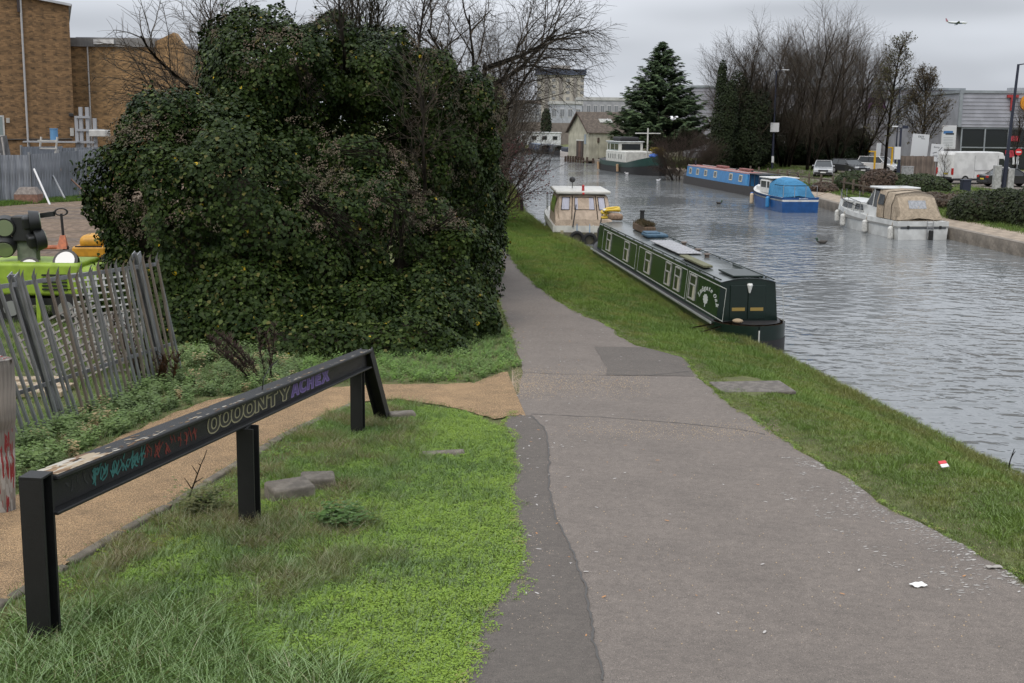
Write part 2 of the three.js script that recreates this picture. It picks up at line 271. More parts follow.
// tan resin-bound gravel path
const ochrePairs = [[[-330, 720], [-330, 860]], [[-60, 545], [-60, 645]], [[0, 508], [0, 606]], [[84, 455], [104, 544]], [[150, 424], [193, 493]], [[206, 401], [277, 440]], [[300, 390], [354, 404]], [[389, 385], [397, 400]], [[440, 385], [440, 406]], [[474, 384], [465, 411]], [[498, 375], [492, 420]], [[508, 372], [528, 416]]];
const ochreTex = dataTex(1024, (u, v, i, j) => {
  const st = hash(i >> 2, j >> 2, 17), st2 = hash(i >> 1, j >> 1, 19), b = fbm(u * 5, v * 5, 4, 37, 5), k = 0.49 + 0.30 * (st - 0.5) + 0.30 * (st2 - 0.5) + 0.16 * (b - 0.5);
  const w = st2 > 0.9 ? 0.15 : 0; return [k * 1.10 + w, k * 0.90 + w, k * 0.655 + w];
});
const ochreFar = [], ochreNear = [];
{
  const pos = [], uv = [], idx = []; const N = 10; let rows = 0;
  for (let s = 0; s + 1 < ochrePairs.length; s++) for (let k = 0; k < 14; k++) {
    const t = k / 14, A = T(lerp(ochrePairs[s][0][0], ochrePairs[s + 1][0][0], t), lerp(ochrePairs[s][0][1], ochrePairs[s + 1][0][1], t)), B = T(lerp(ochrePairs[s][1][0], ochrePairs[s + 1][1][0], t), lerp(ochrePairs[s][1][1], ochrePairs[s + 1][1][1], t));
    const j1 = 0.10 * (fbm(s + t * 5, 4, 3, 5) - 0.5), j2 = 0.07 * (fbm(s * 3 + t * 9, 9, 3, 6) - 0.5);
    ochreFar.push([A.x, A.z]); ochreNear.push([B.x, B.z]);
    for (let c = 0; c <= N; c++) { const f = c / N * (1 + j2 + j1) - j1, x = lerp(A.x, B.x, f), z = lerp(A.z, B.z, f); pos.push(x, hgt(x, z) + 0.021, z); uv.push(x, z); } rows++;
  }
  for (let j = 0; j + 1 < rows; j++) for (let c = 0; c < N; c++) { const a = j * (N + 1) + c, b = a + N + 1; idx.push(a, b, a + 1, a + 1, b, b + 1); }
  const g = new THREE.BufferGeometry(); g.setAttribute('position', new THREE.Float32BufferAttribute(pos, 3)); g.setAttribute('uv', new THREE.Float32BufferAttribute(uv, 2)); g.setIndex(idx); g.computeVertexNormals();
  struct('gravel_path', 'tan gravel side path curving off behind the black railing', 'path', g, mat([0.96, 0.96, 0.96], 0.95, { map: rep(ochreTex, 1.6), bumpMap: rep(TX.grainBump, 0.9), bumpScale: 0.012 }), true);
}
const ochrePoly = [...ochreFar, ...ochreNear.slice().reverse()];
// mossy concrete edging of the gravel path, in lengths
{
  const mEdge = mat([0.27, 0.235, 0.18], 0.95, { map: rep(TX.patch, 0.7), bumpMap: rep(TX.grainBump, 0.25), bumpScale: 0.012 });
  const t = thing('path_edging', 'low mossy concrete edging stones along the gravel path under the railing', 'kerb');
  const r = rng(5); let acc = 0, start = null;
  const pts = ochreNear.filter(([x, z]) => z < -4.5).slice(0, 95);
  for (let i = 0; i + 1 < pts.length; i++) {
    const a = pts[i], b = pts[i + 1]; start = start || a; acc = Math.hypot(b[0] - start[0], b[1] - start[1]);
    if (acc > 0.85) {
      const A = onGround(...start), B = onGround(...b), L = A.distanceTo(B), ang = Math.atan2(-(B.z - A.z), B.x - A.x);
      const q = part(t, 'edging_stone', rbox(0, 0, 0, L - 0.012 - 0.1 * r(), 0.12, 0.09 + 0.04 * r(), 0.025), mEdge);
      q.position.set((A.x + B.x) / 2, (A.y + B.y) / 2 - 0.045 + 0.03 * r(), (A.z + B.z) / 2); q.rotation.set(0, ang, Math.asin((B.y - A.y) / L) + 0.03 * (r() - 0.5), 'YXZ'); start = b;
    }
  }
}

// seams, scuffs and cracks of the asphalt
{
  const ribbon = (pix, w, up) => { const P = []; for (let i = 0; i + 1 < pix.length; i++) for (let k = 0; k < 16; k++) { const t = k / 16; P.push(T(lerp(pix[i][0], pix[i + 1][0], t), lerp(pix[i][1], pix[i + 1][1], t))); } const rows = P.map((p, i) => { const q = P[Math.min(P.length - 1, i + 1)], o = P[Math.max(0, i - 1)], dx = q.x - o.x, dz = q.z - o.z, L = Math.hypot(dx, dz) || 1, ww = w * (0.35 + 1.1 * fbm(i * 0.35, w * 900, 3, 3)), j = 0.05 * (fbm(i * 0.5, w * 300 + 9, 3, 6) - 0.5), nx = -dz / L, nz = dx / L; return [-1, 1].map(s => { const x = p.x + nx * (s * ww / 2 + j), z = p.z + nz * (s * ww / 2 + j); return [x, hgt(x, z) + up, z]; }); }); return loft(rows); };
  const mSeam = mat([0.075, 0.07, 0.066], 0.85);
  struct('asphalt_seam', 'dark tar seam along the asphalt repair strip', 'path', ribbon([[602, 683], [592, 630], [585, 590], [573, 555], [556, 520], [548, 490], [549, 460], [545, 430], [530, 416]], 0.016, 0.0205), mSeam);
  struct('asphalt_seam', 'dark joint across the towpath below the gravel junction', 'path', ribbon([[531, 415], [600, 418], [680, 424], [745, 431], [768, 436]], 0.02, 0.0165), mSeam);
  struct('asphalt_seam', 'dark joint across the towpath at the gravel junction', 'path', ribbon([[522, 373], [560, 375], [604, 376], [650, 376], [692, 372]], 0.02, 0.0205), mSeam);
}
// ---------- grass and weeds ----------
function tuftGeo(seed, n, spread, h, w, bend, segs = 3) {
  const r = rng(seed), pos = [], nor = [], idx = [];
  for (let k = 0; k < n; k++) {
    const a = r() * 6.283, rr = spread * Math.sqrt(r()), x0 = Math.cos(a) * rr, z0 = Math.sin(a) * rr, b = a + (r() - 0.5) * 2.2, L = h * (0.55 + 0.45 * r()), be = bend * (0.3 + 0.9 * r()), f = r() * 6.283, base = pos.length / 3;
    for (let s = 0; s <= segs; s++) {
      const t = s / segs, out = be * L * t * t, y = L * t * (1 - 0.35 * be * t), ww = w * (1 - t * 0.92) * 0.5, cx = x0 + Math.cos(b) * out, cz = z0 + Math.sin(b) * out, px = -Math.sin(f) * ww, pz = Math.cos(f) * ww;
      pos.push(cx - px, y, cz - pz, cx + px, y, cz + pz);
      const nx = 0.45 * Math.cos(f), nz = 0.45 * Math.sin(f); for (let q = 0; q < 2; q++) nor.push(nx, 0.85, nz);
      if (s) { const o = base + (s - 1) * 2; idx.push(o, o + 1, o + 2, o + 1, o + 3, o + 2); }
    }
  }
  const g = new THREE.BufferGeometry(); g.setAttribute('position', new THREE.Float32BufferAttribute(pos, 3)); g.setAttribute('normal', new THREE.Float32BufferAttribute(nor, 3)); g.setIndex(idx); return g;
}
function leafGeoInto(pos, nor, idx, c, dir, nrm, L, Wd) {       // a folded pointed leaf of six triangles
  const s = V().crossVectors(dir, nrm).normalize(), n2 = V().crossVectors(s, dir).normalize(), b = pos.length / 3;
  const P = (t, u, v) => { const p = c.clone().addScaledVector(dir, t * L).addScaledVector(s, u * Wd).addScaledVector(n2, v * L); pos.push(p.x, p.y, p.z); };
  P(0, 0, 0); P(0.3, -0.5, 0.07); P(0.3, 0, 0); P(0.3, 0.5, 0.07); P(0.68, -0.36, 0.03); P(0.68, 0, -0.03); P(0.68, 0.36, 0.03); P(1, 0, -0.12);
  const nl = n2.clone().addScaledVector(s, 0.3).normalize(), nr = n2.clone().addScaledVector(s, -0.3).normalize();
  for (const q of [n2, nl, n2, nr, nl, n2, nr, n2]) nor.push(q.x, q.y, q.z);
  for (const t of [[0, 2, 1], [0, 3, 2], [1, 2, 4], [2, 5, 4], [2, 3, 5], [3, 6, 5], [4, 5, 7], [5, 6, 7]]) idx.push(...t.map(v => v + b));
}
function clumpGeo(seed, n, spread, h, L, flat = 0.5) {          // low leafy clump, chickweed or clover
  const r = rng(seed), pos = [], nor = [], idx = [];
  for (let k = 0; k < n; k++) { const a = r() * 6.283, rr = spread * Math.sqrt(r()), c = V(Math.cos(a) * rr, h * (0.25 + 0.75 * r()) * (1 - 0.5 * (rr / spread) ** 2), Math.sin(a) * rr), b = r() * 6.283; const dir = V(Math.cos(b), (r() - 0.3) * (1 - flat), Math.sin(b)).normalize(); leafGeoInto(pos, nor, idx, c, dir, V((r() - 0.5) * 0.8, 1, (r() - 0.5) * 0.8).normalize(), L * (0.6 + 0.7 * r()), L * 0.55); }
  const g = new THREE.BufferGeometry(); g.setAttribute('position', new THREE.Float32BufferAttribute(pos, 3)); g.setAttribute('normal', new THREE.Float32BufferAttribute(nor, 3)); g.setIndex(idx); return g;
}
function weedGeo(seed, stems, h, L) {                           // upright leafy weed, nettle or bramble shoot
  const r = rng(seed), pos = [], nor = [], idx = [];
  for (let s = 0; s < stems; s++) {
    const a = r() * 6.283, lean = 0.25 + 0.5 * r(), hh = h * (0.5 + 0.5 * r()), x0 = (r() - 0.5) * 0.14, z0 = (r() - 0.5) * 0.14, nl = 7 + (r() * 5 | 0);
    for (let k = 0; k < nl; k++) { const t = (k + 1) / nl, c = V(x0 + Math.cos(a) * lean * hh * t * t, hh * t * (1 - 0.2 * lean * t), z0 + Math.sin(a) * lean * hh * t * t), b = k * 2.4 + r(); leafGeoInto(pos, nor, idx, c, V(Math.cos(b), 0.25 - 0.5 * r(), Math.sin(b)).normalize(), V(0, 1, 0), L * (1.15 - 0.6 * t) * (0.7 + 0.5 * r()), L * 0.5); }
  }
  const g = new THREE.BufferGeometry(); g.setAttribute('position', new THREE.Float32BufferAttribute(pos, 3)); g.setAttribute('normal', new THREE.Float32BufferAttribute(nor, 3)); g.setIndex(idx); return g;
}
const mGrass = mat([1, 1, 1], 1, { transmission: 0.5, thickness: 0, ior: 1.4, specularIntensity: 0.25 }), mLeafy = mat([1, 1, 1], 0.95, { transmission: 0.4, thickness: 0, ior: 1.4, specularIntensity: 0.35 });
const mixc = (a, b, t) => [lerp(a[0], b[0], t), lerp(a[1], b[1], t), lerp(a[2], b[2], t)];
const cDark = [0.13, 0.26, 0.045], cMid = [0.23, 0.37, 0.065], cLime = [0.28, 0.40, 0.065], cStraw = [0.42, 0.33, 0.17], cMoss = [0.21, 0.20, 0.02];
const islandPix = [[-330, 860], [-60, 648], [0, 610], [59, 572], [104, 548], [143, 526], [193, 497], [240, 470], [277, 443], [329, 415], [354, 406], [397, 402], [465, 413], [497, 427], [513, 440], [515, 470], [511, 499], [516, 524], [523, 541], [521, 565], [512, 582], [484, 619], [475, 644], [466, 683], [440, 760], [400, 860]];
const island = polyXZ(islandPix);
{
  const r = rng(101), lawn = [], clump = [], mid = [], straw = [], long_ = [];
  const longPoly = polyXZ([[-330, 800], [-60, 640], [20, 628], [70, 612], [120, 630], [165, 616], [225, 640], [250, 668], [330, 676], [360, 700], [390, 860]]);
  const bb = island.reduce((b, [x, z]) => [Math.min(b[0], x), Math.max(b[1], x), Math.min(b[2], z), Math.max(b[3], z)], [9, -9, 9, -99]);
  const stones = [T(272, 495), T(312, 486)];
  for (let k = 0; k < 42000; k++) {
    const x = lerp(bb[0], bb[1], r()), z = lerp(bb[2], bb[3], r()); if (z > -4.6 || !inside(island, x, z)) continue;
    const d = -z, [px] = pix(V(x, hgt(x, z), z)); const n = fbm(x * 1.1 + 7, z * 1.1, 4, 51), n2 = fbm(x * 0.45, z * 0.45, 3, 52), n3 = fbm(x * 3, z * 3, 3, 53);
    if (stones.some(s => Math.hypot(s.x - x, s.z - z) < 0.28)) continue;
    const toPath = pathL(d) - x, edgeO = Math.min(...ochreNear.filter((_, i) => i % 3 === 0).map(([ox, oz]) => Math.hypot(ox - x, oz - z)));
    const bare = edgeO < 0.55 && d < 13 && n3 < 0.62 && r() < 0.8; if (bare) { if (r() < 0.35) clump.push({ x, y: hgt(x, z) - 0.01, z, ry: r() * 6, s: 0.35 + 0.3 * r(), c: mixc(cMoss, [0.12, 0.12, 0.05], r()) }); continue; }
    const y = hgt(x, z) - 0.005, e = { x, y, z, ry: r() * 6.3, tilt: 0.15 * r(), dir: r() * 6.3 };
    if (inside(longPoly, x, z)) { if (r() < 0.7) long_.push({ ...e, s: 0.5 + 0.5 * r() * (0.6 + n), c: mixc(mixc([0.17, 0.31, 0.07], [0.27, 0.44, 0.11], n + 0.25 * r()), cStraw, r() < 0.06 ? 0.7 : 0) }); continue; }
    const limey = clamp(1.0 - toPath * 0.36 + (n - 0.5) * 2.4), moss = clamp((0.42 - n2) * 6) * sstep(1.2, 3, toPath);
    const dry = clamp((n3 - 0.45) * 3) * sstep(0.6, 1.8, toPath) * sstep(5.8, 8.5, d);
    if (r() < 0.5 * limey + 0.08) clump.push({ ...e, s: 0.55 + 0.5 * r(), c: mixc(mixc(cMid, cLime, clamp(limey * 0.75 + 0.5 * (r() - 0.4))), cMoss, moss * 0.6) });
    else if (dry > 0.15 && r() < 0.75) { (r() < dry ? straw : mid).push({ ...e, s: 0.55 + 0.6 * r(), c: mixc(mixc(cMid, cDark, r()), cStraw, clamp(dry + 0.5 * (r() - 0.5))) }); }
    else lawn.push({ ...e, s: 0.6 + 0.6 * r(), c: mixc(mixc(cDark, cMid, clamp(n * 1.2)), cLime, limey * 0.5 * r()) });
  }
  scatter('lawn_grass', tuftGeo(1, 11, 0.05, 0.085, 0.0055, 0.7), mGrass, lawn, { label: 'short green grass of the verge between railing and towpath', category: 'grass' });
  scatter('clover', clumpGeo(2, 26, 0.075, 0.05, 0.024), mLeafy, clump, { label: 'low bright green chickweed spreading along the towpath edge', category: 'weeds' });
  scatter('meadow_grass', tuftGeo(3, 12, 0.06, 0.17, 0.006, 0.9), mGrass, mid, { label: 'knee-low green and straw grass around the railing posts', category: 'grass' });
  scatter('dry_grass', tuftGeo(4, 14, 0.08, 0.15, 0.005, 1.3), mGrass, straw, { label: 'withered straw-coloured grass near the concrete lumps', category: 'grass' });
  scatter('long_grass', tuftGeo(6, 16, 0.08, 0.24, 0.009, 1.6, 6), mGrass, long_, { label: 'long lush grass at the foot of the first railing post', category: 'grass' });
}
{ // bank between towpath and water
  const r = rng(202), a = [], b = [];
  const slabs = polyXZ([[722, 379], [758, 378], [786, 393], [752, 398]]);
  for (let d = 6; d < 92; d += 0.1) {
    const x0 = d < 60 ? pathR(d) : nearBank(d) - 3, x1 = nearBank(d) + 0.12, dens = 560 * Math.min(1, Math.pow(15 / d, 1.15)), n = dens * (x1 - x0) * 0.1, sc = Math.max(1, Math.pow(d / 17, 0.75));
    for (let k = 0; k < n; k++) {
      const x = lerp(x0, x1, r()), z = -d - 0.1 * r(); if (inside(slabs, x, z)) continue;
      const e = { x, y: Math.max(0, hgt(x, z)) - 0.005, z, ry: r() * 6.3, tilt: 0.2 * r(), dir: r() * 6.3 }, n1 = fbm(x * 0.9, z * 0.5, 4, 61), n2 = fbm(x * 2.6 + 3, z * 2.2, 3, 62), edge = (x1 - x) < 0.5, near = (x - x0) < 0.35 && d < 30;
      let c = mixc(mixc(mixc(cDark, cMid, 0.3), [0.30, 0.46, 0.075], clamp(n1 * 1.7 - 0.2 + 0.4 * (r() - 0.5))), [0.42, 0.42, 0.10], clamp((n2 - 0.46) * 3.0) * 0.7);
      if (edge) c = mixc(c, [0.36, 0.31, 0.12], 0.6 * r());
      if (near) { c = mixc(c, cLime, 0.5 * r()); }
      (edge || n2 < 0.35 ? b : a).push({ ...e, s: sc * (0.55 + 0.5 * r()) * (near ? 0.7 : 1), c });
    }
  }
  scatter('bank_grass', tuftGeo(8, 13, 0.07, 0.06, 0.006, 1.0), mGrass, a, { label: 'green grass bank between the towpath and the canal', category: 'grass' });
  scatter('bank_edge_grass', tuftGeo(9, 13, 0.08, 0.12, 0.0065, 1.1), mGrass, b, { label: 'rough tufted grass overhanging the water along the bank', category: 'grass' });
}
{ // weeds beyond the gravel path, under the fence and the ivy
  const r = rng(303), w = [], g = [], w2 = [];
  const vp = polyXZ([[-330, 716], [-60, 541], [0, 504], [84, 452], [150, 421], [206, 398], [300, 388], [389, 383], [474, 382], [505, 371], [520, 366], [513, 345], [500, 325], [490, 300], [470, 315], [440, 350], [300, 350], [180, 352], [120, 388], [40, 432], [-60, 470], [-330, 560]]);
  const bb = vp.reduce((b, [x, z]) => [Math.min(b[0], x), Math.max(b[1], x), Math.min(b[2], z), Math.max(b[3], z)], [9, -99, 9, -99]);
  for (let k = 0; k < 26000; k++) {
    const x = lerp(bb[0], bb[1], r()), z = lerp(bb[2], bb[3], r()); if (!inside(vp, x, z)) continue;
    const e = { x, y: hgt(x, z) - 0.01, z, ry: r() * 6.3, tilt: 0.2 * r(), dir: r() * 6.3 }, n = fbm(x * 0.9, z * 0.9, 3, 71), [px, py] = pix(V(x, e.y, z));
    const c = mixc(mixc(cDark, cMid, n + 0.4 * (r() - 0.5)), [0.13, 0.17, 0.08], 0.5 * r());
    if (r() < 0.30 && px < 300) w.push({ ...e, s: 0.45 + 0.8 * r() * (0.4 + n), c: r() < 0.07 ? cStraw : mixc(c, [0.15, 0.19, 0.09], 0.5) });
    else if (px >= 300 && r() < 0.22) w2.push({ ...e, s: 0.4 + 0.7 * r() * n, c });
    else if (r() < 0.5) g.push({ ...e, s: 0.6 + 0.6 * r(), c: r() < 0.12 ? mixc(c, cStraw, 0.7) : c });
  }
  scatter('fence_weeds', weedGeo(11, 6, 0.30, 0.075), mLeafy, w, { label: 'grey-green leafy weeds between the leaning fence and the gravel path', category: 'weeds' });
  scatter('hedge_weeds', weedGeo(12, 6, 0.32, 0.09), mLeafy, w2, { label: 'dark leafy weeds under the ivy beside the path junction', category: 'weeds' });
  scatter('verge_grass', tuftGeo(13, 11, 0.06, 0.16, 0.007, 0.9), mGrass, g, { label: 'rough grass at the foot of the ivy thicket', category: 'grass' });
  // yard grass behind the fence
  const y = []; for (let k = 0; k < 5000; k++) { const x = -16 + 10.5 * r(), z = -12 - 12 * r(); y.push({ x, y: hgt(x, z) - 0.01, z, ry: r() * 6, s: 0.9 + 0.8 * r(), c: mixc(cMid, [0.12, 0.22, 0.04], r()) }); }
  scatter('yard_grass', tuftGeo(14, 11, 0.09, 0.14, 0.008, 0.8), mGrass, y, { label: 'fresh green grass seen through the leaning fence', category: 'grass' });
}

{ // ragged grass and clover creeping over the path edges, and grit on the asphalt
  const r = rng(515), g = [], c = [], st = [];
  for (let d = 5.2; d < 46; d += 0.02) for (const side of [0, 1]) {
    if (d > 20 && r() < 0.5) continue; const L = side === 0, bulge = Math.pow(fbm(d * 1.7, side * 9 + 3, 3, 44), 2) * 0.34, x = L ? pathL(d) + bulge * r() * 0.9 - 0.05 : pathR(d) - bulge * r() * 0.7 + 0.05, z = -d - 0.03 * r();
    if (L && d > 15 && d < 21.5) continue; const sc = Math.max(1, Math.pow(d / 17, 0.7)), e = { x, y: hgt(x, z) + 0.012, z, ry: r() * 6.3, tilt: 0.3 * r(), dir: r() * 6.3, s: sc * (0.4 + 0.45 * r()), c: mixc(mixc(cMid, cLime, r()), cStraw, r() < 0.22 ? 0.6 : 0) };
    (r() < (L && d < 16 ? 0.65 : 0.25) ? c : g).push(e);
  }
  for (const [line, sg] of [[ochreNear, 1], [ochreFar, -1]]) for (let i = 0; i + 1 < line.length; i++) { const [ax, az] = line[i], [bx, bz] = line[i + 1], L = Math.hypot(bx - ax, bz - az), nx = -(bz - az) / (L || 1), nz = (bx - ax) / (L || 1); if (az > -4.6) continue; for (let k = 0; k < L * 34; k++) { const t = r(), o = (0.13 * r() - 0.05 - 0.07 * fbm(i * 0.9, sg, 2, 9)) * sg, x = lerp(ax, bx, t) + nx * o, z = lerp(az, bz, t) + nz * o; if (x > pathL(-z) - 0.05) continue; g.push({ x, y: hgt(x, z) + 0.008, z, ry: r() * 6.3, tilt: 0.35 * r(), dir: r() * 6.3, s: 0.4 + 0.6 * r(), c: mixc(mixc(cDark, cMid, r()), cStraw, r() < 0.3 ? 0.6 : 0) }); } }
  scatter('edge_grass', tuftGeo(15, 10, 0.05, 0.06, 0.006, 1.2), mGrass, g, { label: 'ragged grass creeping over the towpath edges', category: 'grass' });
  scatter('edge_clover', clumpGeo(16, 20, 0.065, 0.035, 0.022), mLeafy, c, { label: 'small leafy weeds creeping onto the asphalt edges', category: 'weeds' });
  const grit = (n, px0, px1, py0, py1, sx) => { for (let k = 0; k < n; k++) { const q = r(), p = T(lerp(px0, px1, Math.pow(r(), sx)), lerp(py0, py1, (r() + r()) / 2)); st.push({ x: p.x, y: p.y + 0.014, z: p.z, ry: r() * 6, s: 0.0025 + 0.0045 * r(), c: mixc([0.42, 0.31, 0.19], [0.32, 0.28, 0.24], r()) }); } };
  grit(4500, 512, 650, 366, 402, 2.0); grit(1400, 560, 780, 418, 444, 0.7); grit(500, 500, 1000, 440, 683, 1); grit(500, 505, 560, 400, 683, 1);
  scatter('stray_gravel', new THREE.IcosahedronGeometry(1, 0), mat([1, 1, 1], 0.9), st, { label: 'tan gravel grains strewn over the asphalt at the path junction', category: 'gravel' });
}

{ // single plants standing out of the lawn
  const plant = (name, lab, px, py, n, geo, s, c0, c1, spread) => { const p = T(px, py), r = rng(px), t = thing(name, lab, 'plant', p), l = []; for (let k = 0; k < n; k++) { const a = r() * 6.3, q = spread * Math.sqrt(r()); l.push({ x: Math.cos(a) * q, y: -0.02, z: Math.sin(a) * q, ry: r() * 6.3, tilt: 0.25 * r(), dir: r() * 6.3, s: s * (0.7 + 0.5 * r()), c: mixc(c0, c1, r()) }); } scatter('leaves', geo, mGrass, l, { parent: t }); };
  plant('sedge_tuft', 'bright tuft of arching sword leaves in the lawn past the middle post', 312, 524, 12, tuftGeo(71, 12, 0.07, 0.26, 0.016, 1.3, 6), 1, [0.2, 0.33, 0.09], [0.32, 0.45, 0.14], 0.12);
  plant('leafy_plant', 'dark green leafy plant beside the sword-leaf tuft', 345, 526, 16, weedGeo(72, 6, 0.2, 0.075), 1, [0.08, 0.16, 0.04], [0.14, 0.24, 0.06], 0.22);
  plant('straw_tuft', 'dead straw tuft next to the concrete lumps', 340, 492, 14, tuftGeo(73, 14, 0.07, 0.2, 0.007, 1.4, 5), 1, [0.4, 0.31, 0.17], [0.5, 0.4, 0.24], 0.16);
  plant('bramble_shoot', 'leafy bramble shoots at the gravel edge before the middle post', 205, 512, 12, weedGeo(74, 5, 0.34, 0.07), 1, [0.12, 0.16, 0.06], [0.2, 0.2, 0.08], 0.2);
  plant('straw_tuft', 'dead straw tuft wrapped round the foot of the middle post', 262, 534, 12, tuftGeo(75, 14, 0.07, 0.22, 0.006, 1.3, 5), 1, [0.36, 0.29, 0.16], [0.3, 0.32, 0.12], 0.16);
}
// ---------- black steel railing ----------
function hSection(w, h, t, len) {            // H-shaped steel section, along y from 0 to len
  return [box(0, len / 2, -h / 2 + t / 2, w, len, t), box(0, len / 2, h / 2 - t / 2, w, len, t), box(0, len / 2, 0, t * 0.8, len - 0.004, h - 2 * t)];
}
const mSteel = mat([0.007, 0.007, 0.0075], 0.55, { map: rep(TX.patch, 0.8), bumpMap: rep(TX.grainBump, 0.3), bumpScale: 0.0015 });
{
  const P1 = T(40, 652), P3 = T(358, 432), P4 = T(388, 417), P2 = T(250, 523);
  const top1 = hAt(P1.x, P1.z, 483), top3 = hAt(P3.x, P3.z, 353);
  const dir = V(P3.x - P1.x, 0, P3.z - P1.z).normalize();
  const A = V(P1.x, top1, P1.z).addScaledVector(dir, 0.14), E0 = V(P3.x, top3, P3.z), B = E0.clone().addScaledVector(E0.clone().sub(A).normalize(), 0.42);
  const ang = Math.atan2(-dir.z, dir.x), L = A.distanceTo(B), pitch = Math.asin((B.y - A.y) / L);
  const t = thing('barrier_railing', 'black steel beam railing with graffiti along the tan gravel path', 'railing', P1, ang);
  const up = 0.2;
  // beam: frame at A, x along the beam, y up; flanges on top and below
  const beam = new THREE.Group(); beam.name = 'beam'; beam.position.copy(V(A.x - P1.x, A.y - P1.y, A.z - P1.z).applyAxisAngle(V(0, 1, 0), -ang)); beam.rotation.z = pitch; t.add(beam);
  const bw = 0.19, bh = 0.235, bt = 0.022;
  part(beam, 'top_flange', rbox(L / 2, -bt / 2, 0, L, bt * 1.6, bw, 0.012), mSteel);
  part(beam, 'bottom_flange', rbox(L / 2, -bh + bt / 2, 0, L, bt, bw, 0.008), mSteel);
  part(beam, 'web', box(L / 2, -bh / 2, 0, L - 0.02, bh - 2 * bt - 0.004, 0.05), mSteel);
  // worn patches of bare paint on the top edge
  const c = document.createElement('canvas'); c.width = 2048; c.height = 64; const k = c.getContext('2d'); const r = rng(9);
  for (let i = 0; i < 900; i++) { const u = Math.pow(r(), 2.6), x = u * 2048, edge = r(), y = edge < 0.75 ? 46 + 18 * r() : 64 * r(), s = (u < 0.08 ? 3 + 15 * r() : 1 + 6 * r()); if (u > 0.08 && r() < 0.8) continue; k.fillStyle = ['#c9b79a', '#a98a66', '#d9d2c4', '#8a6a4a'][(r() * 4) | 0]; k.beginPath(); k.ellipse(x, y, s * 1.8, s * 0.55, r() * 0.4, 0, 6.3); k.fill(); }
  for (let i = 0; i < 22; i++) { const x = 2048 * r(); k.fillStyle = '#b8b2a6'; k.fillRect(x, 54 + 8 * r(), 8 + 16 * r(), 3 + 3 * r()); }
  const flat = (w, h) => new THREE.PlaneGeometry(w, h);
  const tc = new THREE.CanvasTexture(c); tc.colorSpace = THREE.SRGBColorSpace;
  const wear = flat(L - 0.01, bw - 0.02); wear.rotateX(-Math.PI / 2); wear.translate(L / 2, bt * 0.3 + 0.003, 0);
  part(beam, 'worn_paint', wear, mat([0.55, 0.55, 0.55], 0.8, { map: tc, transparent: true, alphaTest: 0.5 }), { raw: true });
  // graffiti on the web
  const c2 = document.createElement('canvas'); c2.width = 2048; c2.height = 64; const q = c2.getContext('2d'); q.lineCap = q.lineJoin = 'round';
  const px2u = px => { const s = alongPx(A, B, px); return s * 2048; };
  const scrib = (x0, x1, col, n, lw) => { q.strokeStyle = col; q.lineWidth = lw; for (let i = 0; i < n; i++) { const x = lerp(px2u(x0), px2u(x1), r()); q.beginPath(); q.moveTo(x, 8 + 50 * r()); q.bezierCurveTo(x + 26 * (r() - 0.5), 60 * r(), x + 34 * (r() - 0.5), 60 * r(), x + 46 * (r() - 0.5), 6 + 54 * r()); q.stroke(); } };
  scrib(88, 140, '#35706b', 34, 4); scrib(140, 202, '#7c3026', 26, 3); scrib(60, 90, '#3c3c3c', 5, 2);
  const tag = (txt, a, b, fill, line) => { const n = txt.length; [...txt].forEach((ch, i) => { const u = px2u(lerp(a, b, i / n)), v = px2u(lerp(a, b, (i + 1) / n)); q.save(); q.translate((u + v) / 2, 56 - 5 * r()); q.rotate(0.12 * (r() - 0.5)); q.scale(Math.abs(v - u) / 42, 1.05 + 0.15 * r()); q.font = 'bold 62px sans-serif'; q.textAlign = 'center'; q.lineWidth = 7; q.strokeStyle = line; q.strokeText(ch, 0, 0); q.fillStyle = fill; q.fillText(ch, 0, 0); q.restore(); }); };
  tag('OOOONTY', 205, 288, '#35332b', '#9a9473'); tag('ACHEX', 289, 327, '#5d4b80', '#7d6aa0');
  const t2 = new THREE.CanvasTexture(c2); t2.colorSpace = THREE.SRGBColorSpace;
  const gp = flat(L, bh - 2 * bt - 0.02); gp.translate(L / 2, -bh / 2, 0.028);
  part(beam, 'graffiti', gp, mat([0.85, 0.85, 0.85], 0.7, { map: t2, transparent: true, alphaTest: 0.45 }), { raw: true, label: 'graffiti letters in beige, purple, teal and red' });
  // posts
  const post = (P, lab) => {
    const s = alongPx(A, B, pix(P)[0]), h = lerp(A.y, B.y, clamp((V(P.x - A.x, 0, P.z - A.z).dot(dir)) / (L * Math.cos(pitch)))) - bh - P.y;
    const g = part(t, 'post', hSection(0.15, 0.16, 0.02, h + 0.4), mSteel); const off = V(P.x - P1.x, 0, P.z - P1.z).applyAxisAngle(V(0, 1, 0), -ang); g.position.set(off.x, P.y - P1.y - 0.4, off.z); g.rotation.y = Math.PI / 2; return g;
  };
  post(P2); const proj = P3.clone(); post(proj);
  const p1 = part(t, 'post', [...hSection(0.14, 0.13, 0.02, top1 - P1.y + 0.4 + 0.02), box(0, top1 - P1.y + 0.427, 0, 0.14, 0.012, 0.13)], mSteel); p1.position.set(0.06, -0.4, 0.0); p1.rotation.y = Math.PI / 2;
  // raking brace at the far end
  const loc = p => V(p.x - P1.x, p.y - P1.y, p.z - P1.z).applyAxisAngle(V(0, 1, 0), -ang);
  const a = loc(B.clone().add(V(0, -0.02, 0))), b = loc(P4.clone().add(V(0, -0.3, 0))), dv = a.clone().sub(b);
  const br = part(t, 'brace', hSection(0.16, 0.17, 0.02, dv.length()), mSteel); br.position.copy(b); br.quaternion.setFromUnitVectors(V(0, 1, 0), dv.normalize());
